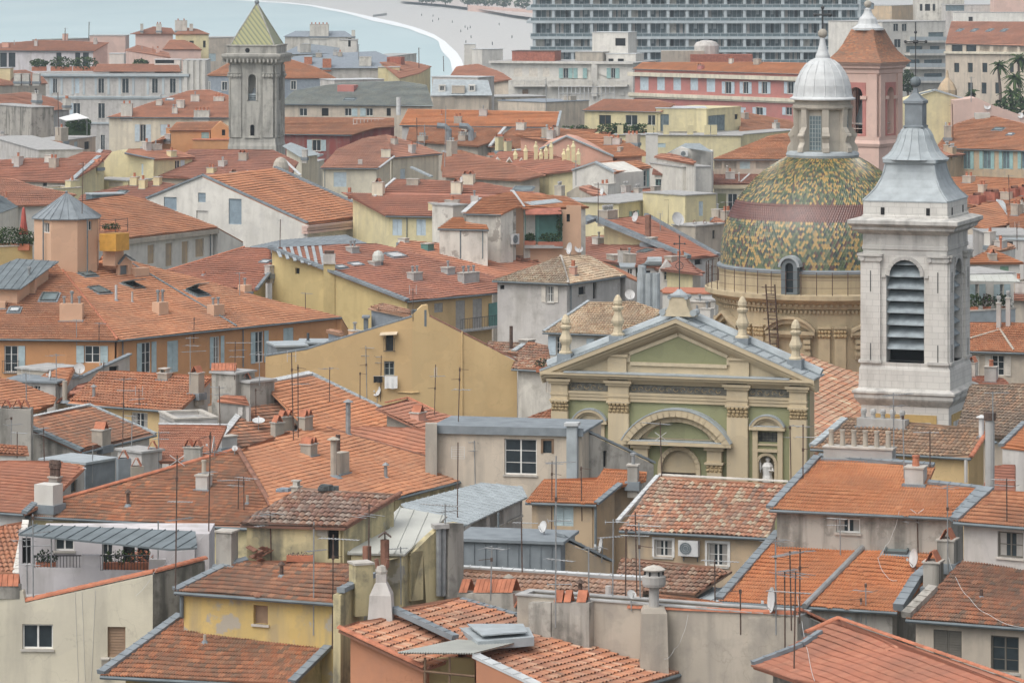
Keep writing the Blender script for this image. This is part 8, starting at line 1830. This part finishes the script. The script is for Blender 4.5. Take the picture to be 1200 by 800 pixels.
h=far('cream stepped blocks at the top right above the flats','cream');h.flat('1045,7 1075,6',z=30,depth=14,mat='concr',wall='tan');h.flat('1075,-6 1130,-6',d=h.c[0].y-6,depth=14,mat='concr',wall='offwhite',wins=row(5,13,[(1078,1081,'k'),(1084,1090,'k'),(1093,1096,'k')]));h.flat('1108,6 1170,6',d=h.c[0].y-14,depth=12,mat='concr',wall='greylt',wins=row(6.5,13,[(1108,1130,'k')],glass='glassb'));h.flat('1165,-5 1215,-5',d=h.c[0].y-10,depth=10,mat='concr',wall='pinklt');h.flat('1120,15 1215,15',d=h.c[0].y-18,depth=8,mat='concr',wall='white',wins=row(20,25,[(1135,1140,'k')]));h.fin()
h=far('beige seafront house with red attic roof and dark ribbon windows','beige');dE=830;h.flat('1108,52 1215,55',d=dE,depth=16,mat='concr',wall='beige',wins=row(53,61,[(1115,1128,'k'),(1132,1144,'k'),(1148,1160,'k'),(1164,1176,'k'),(1180,1192,'k'),(1195,1203,'k')],glass='glass')+row(74,85,[(1118,1124,'k'),(1134,1140,'k'),(1151,1157,'k'),(1183,1188,'k')],glass='glass')+row(97,110,[(1134,1140,'k'),(1150,1156,'k'),(1166,1172,'k')],glass='glass'));wp=h.wp;m=M();a=wp.hit(1108,63);m.ob(a,wp.hit(1215,64)-a,wp.n*.5,V((0,0,.5)),'cream');h.part('cornice',m);h.roof('1108,51 1215,54',d=dE-.4,pitch=24,poly='1108,51 1218,54 1218,26 1115,25',mat='t_brick',body=False)
for x in(1125,1142,1160,1177):h.skyl(x,36,1.4,1.3,0,'zinc','skyglass')
h.flat('1181,41 1215,41',d=dE-.8,depth=4,mat='leadw',wall='glassb');h.fin()
h=far('pale yellow gabled house with grey coping behind the lead spire','yellowlt');dF_=640;pl=vplane(P(1100,115,dF_),0);h.face(pl,'1058,118 1096,107 1130,117 1140,120 1143,140',th=8,mat='yellowlt');h.face(vplane(P(1130,120,dF_-5),0),'1118,118 1145,115 1165,124 1200,136 1215,140',th=8,mat='pinklt');h.flash([pl.hit(1078,111),pl.hit(1096,106.5),pl.hit(1130,117)],.7,'lead',.25,pl=Plane(pl.hit(1096,107),V((1,0,0)),V((0,-.1,1))));h.fin()
m=M();q=P(1110,100,655);m.lathe(q-V((0,0,12)),[(1.7,0),(1.7,11.2),(1.2,12.2),(.3,13.3),(.15,14.6)],8,'tan');solo('cupola',m,'small cream pyramid cupola behind the pale yellow gable','cupola')
h=far('pair of houses with broad faded roof and turquoise window shutters','tan',shut='shutt',frame='shutt');dD=560;h.roof('1112,173.5 1215,177',d=dD,pitch=16,poly='1098,171 1113,174 1220,177.5 1220,150 1165,136.5 1150,136.5 1118,146',mat='t_orange',gut=[1]);h.wall([1,2],row(177,198,[(1129,1137,'gRx'),(1152,1161,'gLRx'),(1175,1183,'gLRx'),(1197,1204,'gLx')],sw=.55,glass='glassb'),mat='tan',out=.5);h.skyl(1170,152,1.6,1.2);h.skyl(1184,158,.9,.8,0,'zinc','leadw');m=M();q=h.pl.hit(1151,138);m.box(q-V((0,0,.2)),2.2,1.6,.9,'poly');h.part('roof_light',m);h.roof('1100,184 1132,181',d=dD-8,pitch=13,poly='1096,180 1110,183.5 1133,181 1122,175 1098,172',mat='t_brick',wall='tan');h.chim(1111,162,8,14,1,'greige','dp',pl=Plane(q,V((1,0,0)),V((0,-.28,1))));h.fin()
h=far('orange roof with brick chimneys capped by arched tiles','beige',);h.roof('1120,240 1215,246',z=17.5,pitch=14,poly='1112,240 1220,248 1220,210 1112,207',mat='t_orange');
for x,y,w,pt in((1141,240,16,'o'),(1159,236,17,'oo'),(1185,232,12,'o'),(1198,230,12,'o')):h.chim(x,y,w,11,1.2,'copperred',pt,cap=False)
h.fin()
h=far('two red roofs meeting at a white lead valley on the right','beige');h.roof('1148,270 1190,262',z=18.6,pitch=15,poly='1135,262 1158,270 1186,262 1171,236 1150,238 1135,245',mat='t_orange');h.flash('1171,236 1192,264',1.0,'leadw',.15);h.roof('1185,270 1215,272',z=18.2,pitch=15,poly='1184,270 1220,272 1220,236 1178,237',mat='t_orange');h.wall([0,1],row(275,284,[(1190,1196,'k')]),mat='greylt',out=.3);h.fin()
h=far('grey attic and white dormer strip below the lead valley','greylt');h.flat('1140,268 1162,276',z=18.6,depth=5,mat='concr');h.flat('1160,280 1200,281',z=18.3,depth=4,mat='lead',wins=row(283,289,[(1180,1187,'k')]));h.fin()
h=far('little bright red hipped roof above the canopied terrace','white',shut='shutgr');h.roof('1137,308.5 1198,308',z=19,pitch=16,poly='1128,308.5 1200,308.5 1175,297 1160,292.5',mat='t_bright');h.wall([0,1],row(312,318,[(1172,1182,'c')]),mat='white',out=.4);h.chim(1164,306,9,8,1,'greige','t');h.roof('1158,296 1190,291',z=19.6,pitch=14,poly='1155,295 1175,294 1191,290 1180,284 1160,286',mat='t_cpink');h.fin()
h=far('white house with long grey awning and shutters behind plants','white',shut='shutg');dH=305;h.roof('1137,329 1195,329',d=dH-2,pitch=12,poly='1134,329 1196,330 1186,321 1134,322',mat='poly',body=False);h.flat('1128,322 1188,320',d=dH,depth=6,mat='concr',wall='white',wins=row(333,352,[(1143,1147,'gLRx'),(1172,1176,'gLRx')],sw=.55));h.flat('1128,366 1190,362',d=dH-3,depth=2.6,mat='concr',par=.15,wall='lead');q=h.wp;h.fin()
for x,w,lb in((1143,.7,'spiky dark potted plant at left of awning terrace'),(1158,.5,'brownish potted plant in the middle of awning terrace'),(1177,.9,'bushy plant at right of awning terrace')):
 p_=q.hit(x,360)+V((0,.8,0));m=M();leaves(m,p_+V((0,0,.4)),w,.4,.6,170,.14,'leafd' if x!=1158 else 'bark','leaf');b_=M();b_.box(p_-V((0,0,.5)),.6,.4,.5,'clay');thing('terrace_plants',p_-V((0,0,.5)),lb,'plants',[('foliage',m),('planter',b_)],'potted plants on terraces')
h=far('cream house with orange hipped roof and white casement windows','beige',shut='shutw');h.roof('1134,411 1215,413',z=19,pitch=16,poly='1120,411 1220,414 1220,381 1185,378 1120,378',mat='t_orange',gut=[0]);h.wall([0,1],row(416,440,[(1134,1140,'wRx'),(1162,1177,'wLRx')],sw=.45),mat='beige',out=.35);m=M();a=h.wp.hit(1120,414);m.ob(a,h.wp.hit(1215,416)-a,h.wp.n*.3,V((0,0,.22)),'white');h.part('cornice',m);h.cap('1134,398 1172,387 1188,411','greige',.1);h.chim(1170,386,5,30,.5,'greylt','d');h.chim(1181,384,5,34,.5,'greylt','d');h.roof('1138,450 1185,452',d=h.c[0].y-6,pitch=14,poly='1130,452 1186,453 1176,443 1160,441 1130,441',mat='t_red');h.fin()
h=far('low roofs and grey walls filling the right side below the valley','greige');h.flat('1120,300 1215,300',z=15.5,depth=30,mat='concr');h.roof('1180,350 1215,352',z=17.5,pitch=14,poly='1178,350 1220,352 1220,332 1184,331',mat='t_brick');h.fin()
g=random.Random(21)
# --- palms at the top right, people and details on the beach
def palm(px,y0,y1,d,lb,n=26,L=2.6):
 b=P(px,y0,d);t=P(px+(g.random()-.5)*3,y1,d);r=random.Random(int(px));m=M();pts=[b.lerp(t,i/6)+V((math.sin(i)*.12,0,0))for i in range(7)];m.tube(pts,.33,'bark',8,.22);c=M()
 for i in range(n):
  a=r.uniform(0,6.283);e=r.uniform(-.5,1.2);l=L*r.uniform(.75,1.1);pr_=t;dr=V((math.cos(a)*math.cos(e),math.sin(a)*math.cos(e),math.sin(e)));sd=V((-math.sin(a),math.cos(a),0));q=[]
  for k_ in range(7):u=k_/6;p=t+dr*l*u-V((0,0,1))*l*.55*u*u;q.append(p)
  for k_ in range(6):
   for s_ in(-1,1):
    p,p2=q[k_],q[k_+1];wv=.55*(1-k_/7);c.add([p,p2,p2+sd*s_*wv*.6-V((0,0,wv*.7)),p+sd*s_*wv-V((0,0,wv*.6))],[(0,1,2,3)],r.choice(['leafd','leaf','leaf']))
 thing('palm_tree',b,lb,'palm tree',[('trunk',m),('crown',c)],'palms by the sea front')
palm(1172,120,76,790,'leftmost tall palm in front of the beige ribbon window house');palm(1194,125,68,780,'tallest palm cut by the right edge of the picture',30,3.2);palm(1190,128,90,760,'palm with drooping crown beside tallest palm',28,3.0);palm(1186,135,108,730,'low broad palm at the foot of tall palms',34,3.2);palm(1140,122,108,745,'small young palm in front of the beige wall',20,2.0)
m=M();q=P(1190,128,700);leaves(m,q,5,2,2.2,500,.5,'leafd','leaf');t_=M();t_.tube([q-V((0,0,8)),q],.3,'bark',6);thing('tree',q-V((0,0,8)),'dark leafy tree below the palms at right edge','tree',[('trunk',t_),('crown',m)])
m=M();q=P(1064,95,880);leaves(m,q,1.9,1.5,2.6,500,.4,'leafd','leaf');t_=M();t_.tube([q-V((0,0,14)),q],.25,'bark',6);thing('tree',q-V((0,0,14)),'round dark tree between pink tower and white flats','tree',[('trunk',t_),('crown',m)])
pm=M();pm.lathe(V((0,0,0)),[(.17,0),(.22,.4),(.24,.85),(.26,1.2),(.22,1.42),(.08,1.5),(.11,1.58),(.13,1.68),(.1,1.79),(.02,1.83)],8,'iron')
for i,(x,y)in enumerate(((540,38),(548,35),(552,45),(546,51),(577,53),(494,19),(514,24),(507,26),(507.5,20),(545,33),(551,33.5),(563,10),(572,8),(585,30),(530,27),(600,45))):
 q=gpt(x,y,.2)
 if i==0:o=pm.build('person');o.location=V((q[0],q[1],.13))
 else:o=o.copy();COL.objects.link(o);o.location=V((q[0],q[1],.13))
 o.rotation_euler.z=i;tag(o,'tiny dark clothed person out on the pale beach','person','people on the beach')
a=gpt(437,20.5,0);b=gpt(452,18.5,0);m=M();m.ob(V((a[0],a[1],-.5)),V((b[0]-a[0],b[1]-a[1],0)),V((0,22,0)),V((0,0,2.2)),'concr');solo('jetty',m,'low dark concrete jetty running into the sea','jetty')
sw=M();aa,bb=gpt(548,12,1),gpt(625,18,1);sw.ob(V((aa[0],aa[1],0)),V((bb[0]-aa[0],bb[1]-aa[1],0)),V((0,4,0)),V((0,0,5)),'pinklt');solo('sea_wall',sw,'pale pink promenade retaining wall behind the beach','sea wall')
for i,x in enumerate((495,500,506,522,548,560,572,590,612)):
 q=gpt(x,4+(x-490)*.07,3);b=V((q[0],q[1],2.6));m=M();leaves(m,b+V((0,0,6)),7,4,4,120,1.5,'leafd','leaf');t_=M();t_.tube([b,b+V((0,0,6))],.5,'bark',5);thing('tree',b,'far dark tree lining the promenade behind the beach','tree',[('trunk',t_),('crown',m)],'trees along the promenade')
 # ====== AERIALS, DISHES, CABLES
bpy.context.view_layer.update();DG=bpy.context.evaluated_depsgraph_get()
def ray(px,py):
 r=V(((px-600)/F,1,-(py-YH)/F)).normalized();ok,p,n,i,o,m_=S.ray_cast(DG,V((0,0,ZC)),r)
 return p if ok else P(px,py,400)
AL=[(143.5,524,441,'vyb','tallest of those by the tent tiled chimney of grey gabled house'),(154,523,486,'yv','short one behind the tent tiled chimney of grey gabled house'),(163,497,456,'hyv','pale one in front of yellow wall under barrel tile roof'),(31,468,436,'h','on low cabin with flat zinc roof'),(66,470,414,'vy','beside grey flue right of the low zinc cabin'),(13,522,488,'bv','on the soot stained chimney wall at left edge'),(20,531,506,'y','small one low against the soot stained chimney wall'),(39,699,602,'byyv','tall one left of the lavender terrace railing'),(32,690,618,'vv','leaning grey one at left end of lavender terrace'),(205.5,690,533,'xbyy','very tall one rising from the cream house side wall'),(244.5,622,506,'bvy','very tall one in front of the white capped chimney'),(279,596,561,'Yv','left of twin masts low on the wide orange roof'),(286,597,558,'yb','right of twin masts low on the wide orange roof'),(344,515,413,'hb','white tall one among tent tile chimneys near hipped ridge'),(349.5,512,427,'bv','dark one just right of white mast near hipped ridge'),(367.5,736,611,'by','left of two tall masts on yellow stepped house'),(389.5,752,626,'Yb','right of two tall masts on yellow stepped house'),(421.8,467,436,'b','short thick one in front of ochre gable'),(430,466,405,'yvb','tall one left of the hanging laundry'),(446,466,416,'yy','one right in front of the laundry window'),(509,488,427,'gvb','with little grid on chimney before ochre gable'),(537,494,430,'bbv','with several brackets at right of ochre gable foot'),(536,606,518,'g','with white grid over zinc verandah'),(557,566,516,'vy','fixed on wall of flat topped attic block'),(651,727,534,'ybvyv','the tallest rising in the centre above grey parapet wall'),(646.5,618,540,'yb','slim one on bright orange L-shaped roof'),(682,604,546,'b','bare mast on right half of L-shaped orange roof'),(718,698,608,'vy','leftmost of four behind round concrete cowl'),(733,698,619,'b','second of four behind round concrete cowl'),(746.5,697,600,'yv','third of four behind round concrete cowl'),(750.5,700,612,'yyb','rightmost of four behind round concrete cowl'),(775.5,557,494,'Yxy','with fan of bars in front of church door'),(909.5,735,630,'vb','leftmost of cluster by sloping party wall'),(920,752,668,'v','leaning one in cluster by sloping party wall'),(927.5,730,645,'Yy','with long boom in cluster by sloping party wall'),(930,806,669,'vYb','rusty one in front of red roof at bottom right'),(937,722,643,'yb','grey one at right of cluster by party wall'),(1015,727,683,'bv','short one below bright orange eave at lower right'),(1009,722,701,'b','shortest stub below bright orange eave at lower right'),(1111,668,567,'vb','on chimney between bright orange and lichened roofs'),(1060,560,485,'b','in front of long concrete chimney on orange roof'),(1047.5,528,460,'Yv','behind row of metal cowls on brown barrel roof'),(1163.5,487,459,'y','on barrel roof right of bell tower'),(1076,645,600,'xv','white one beside the roof window at right'),(941,560,497,'vyb','against right pilaster of church front'),(927,556,498,'bv','against right niche edge of church front'),(227,398,372,'b','at eave corner of the orange building'),(90,401,374,'v','under left eave of orange building'),(116,399,378,'yb','short one at left eave of orange building'),(223,446,394,'yvY','rising from tiled chimney in front of orange wall'),(275,440,400,'Yyv','thick one before orange shutters above leaning tiles'),(304,447,414,'v','beside left end of ochre wall'),(358,362,343,'y','small one before long yellow wall'),(328,291,257,'h','before white gable hall'),(484,372,338,'h','on apex of ochre gable'),(281,346,319,'y','pale one on dark red hipped roof'),(69,157,108,'b','at far left above white awning'),(104,47,26,'y','on beige seafront villa'),(76,48,33,'y','small one on beige seafront villa'),(521,196,124,'bv','thick lattice one amid red roofs below long bright roof'),(489,172,138,'b','slim one on lower orange roof with ducts'),(497,172,146,'b','slimmer one beside ducts on lower orange roof'),(520,84,66,'y','against the sea on grey roofs'),(491,80,56,'b','leftmost thin one against sea'),(701,258,214,'v','before white chimney mass right of centre'),(675,215,188,'yv','on red roof left of small gabled house'),(783,262,228,'vb','between big dishes on low yellow house'),(774,270,250,'h','white one on red roofs before low yellow house'),(96,250,190,'v','before brown red roof above turret'),(1117,165,122,'b','beside grey chimney left of turquoise shutters'),(1183,240,205,'v','on orange roof with brick chimneys'),(1192,290,262,'hb','white one under the lead valley'),(1138,118,90,'y','by cream cupola at right'),(640,128,92,'b','thin one on grey terraces below white apartments'),(420,70,52,'v','on grey slate mansion'),(850,262,236,'v','by arched red tiles left of dome'),(1090,545,505,'y','on zinc frame left of tan gable'),(52,540,500,'yv','thin pale one before the grey gable wall'),(108,560,522,'b','rusty stub behind the sheet metal cabin'),(186,545,505,'vy','on pale end wall right of the grey gabled house'),(258,500,452,'yv','behind small red lean-to of chimney group'),(300,492,455,'b','bare pole just left of white mortar ridge'),(386,470,430,'v','on zinc verge below laundry wall'),(318,655,600,'vy','at back of the stepped house upper roof'),(432,655,590,'bv','leaning among flue pots by corrugated sheet'),(470,700,640,'y','before the dark door of mouldy lean-to'),(522,640,590,'Yv','on top of pilaster beside fat pipes'),(575,695,640,'vb','among leaning clay tiles before pink barrel roof'),(612,668,610,'y','over the zinc clad attic shed'),(690,700,640,'v','at right end of pale pink barrel roof'),(838,700,655,'Y','over right white window of barrel tile house'),(868,735,690,'b','on tile coping of grey parapet wall'),(985,650,606,'vy','before the small window under upper orange roof'),(1180,610,560,'yv','at right edge above bright orange eave')]
for a in AL:
 b=ray(a[0],a[1]);g_=random.Random(int(a[0]));aerial(b,a[0],a[1],a[2],a[4],a[3],mat='steel' if g_.random()<.35 else 'rust',lean=g_.uniform(-.03,.03))
for px,py,rp,az,el,w in((93,440,6.5,-80,15,'on mast before orange building wall'),(59,445,5,200,10,'seen edge on above low zinc cabin'),(121,432,4.5,190,10,'standing in front of orange building shutters'),(251,533,10,186,8,'large edge on beside concrete flue by hipped ridge'),(275,532,3.5,-80,30,'small round one at apex of wide orange roof'),(303,503,7.5,-85,70,'tilted almost flat near hipped ridge'),(637,626,7,215,15,'behind zinc clad attic shed'),(705,650,9,190,10,'turned edge on left of barrel tile house'),(740,706,6,-60,35,'low behind the grey parapet wall'),(1072,668,11,200,8,'large edge on beside the roof window'),(906,722,15,192,6,'tall edge on by party wall aerials'),(738,353,6,-80,20,'round one behind the church pediment'),(794,268,8.5,-55,20,'largest on the low yellow house'),(745,262,6,210,15,'edge on before low yellow house'),(541,218,5,200,10,'edge on atop wide red roof'),(442,466,6,230,20,'grey one below the laundry'),(668,300,7,205,10,'edge on behind grey pyramid roofed house'),(678,298,5,-75,25,'small one beside edge on dish behind pyramid roof'),(1157,130,4,-90,20,'far one above turquoise shutters'),(706,230,5,205,10,'edge on left of white chimney mass'),(1196,140,3.5,-100,20,'tiny one at right edge near palms')):
 b=ray(px,py);dish(b,rp*b.y/F,az,w,el,pole=max(.3,rp*1.3*b.y/F))
def cable(pts,lb,r=.009,mat='cable'):
 q=[ray(x,y)+V((0,-.25,.12))for x,y in pp(pts)];m=M();out=[]
 for a,b in zip(q,q[1:]):
  for i in range(6):t=i/6;out.append(a.lerp(b,t)-V((0,0,.12*math.sin(math.pi*t))))
 m.tube(out+[q[-1]],r,mat,4);solo('cable',m,lb,'cable','loose cables on the roofs')
cable('1053,601 1046,625 1037,641 1028,655 1036,674 1050,682','looping white cable on bright orange roof left of roof window',.009)
cable('1111,655 1120,680 1135,702 1158,722 1199,737','white cable drooping across lichened dark tiles',.009)
cable('934,700 939,730 946,765 954,800','white cable hanging over the bottom right red roof',.009)
cable('806,722 800,745 790,762 778,774','thin pale cable hanging on grey parapet wall',.007);cable('160,700 184,668 206,650 243,626','pale cable strung above the sloping tile coping',.007)
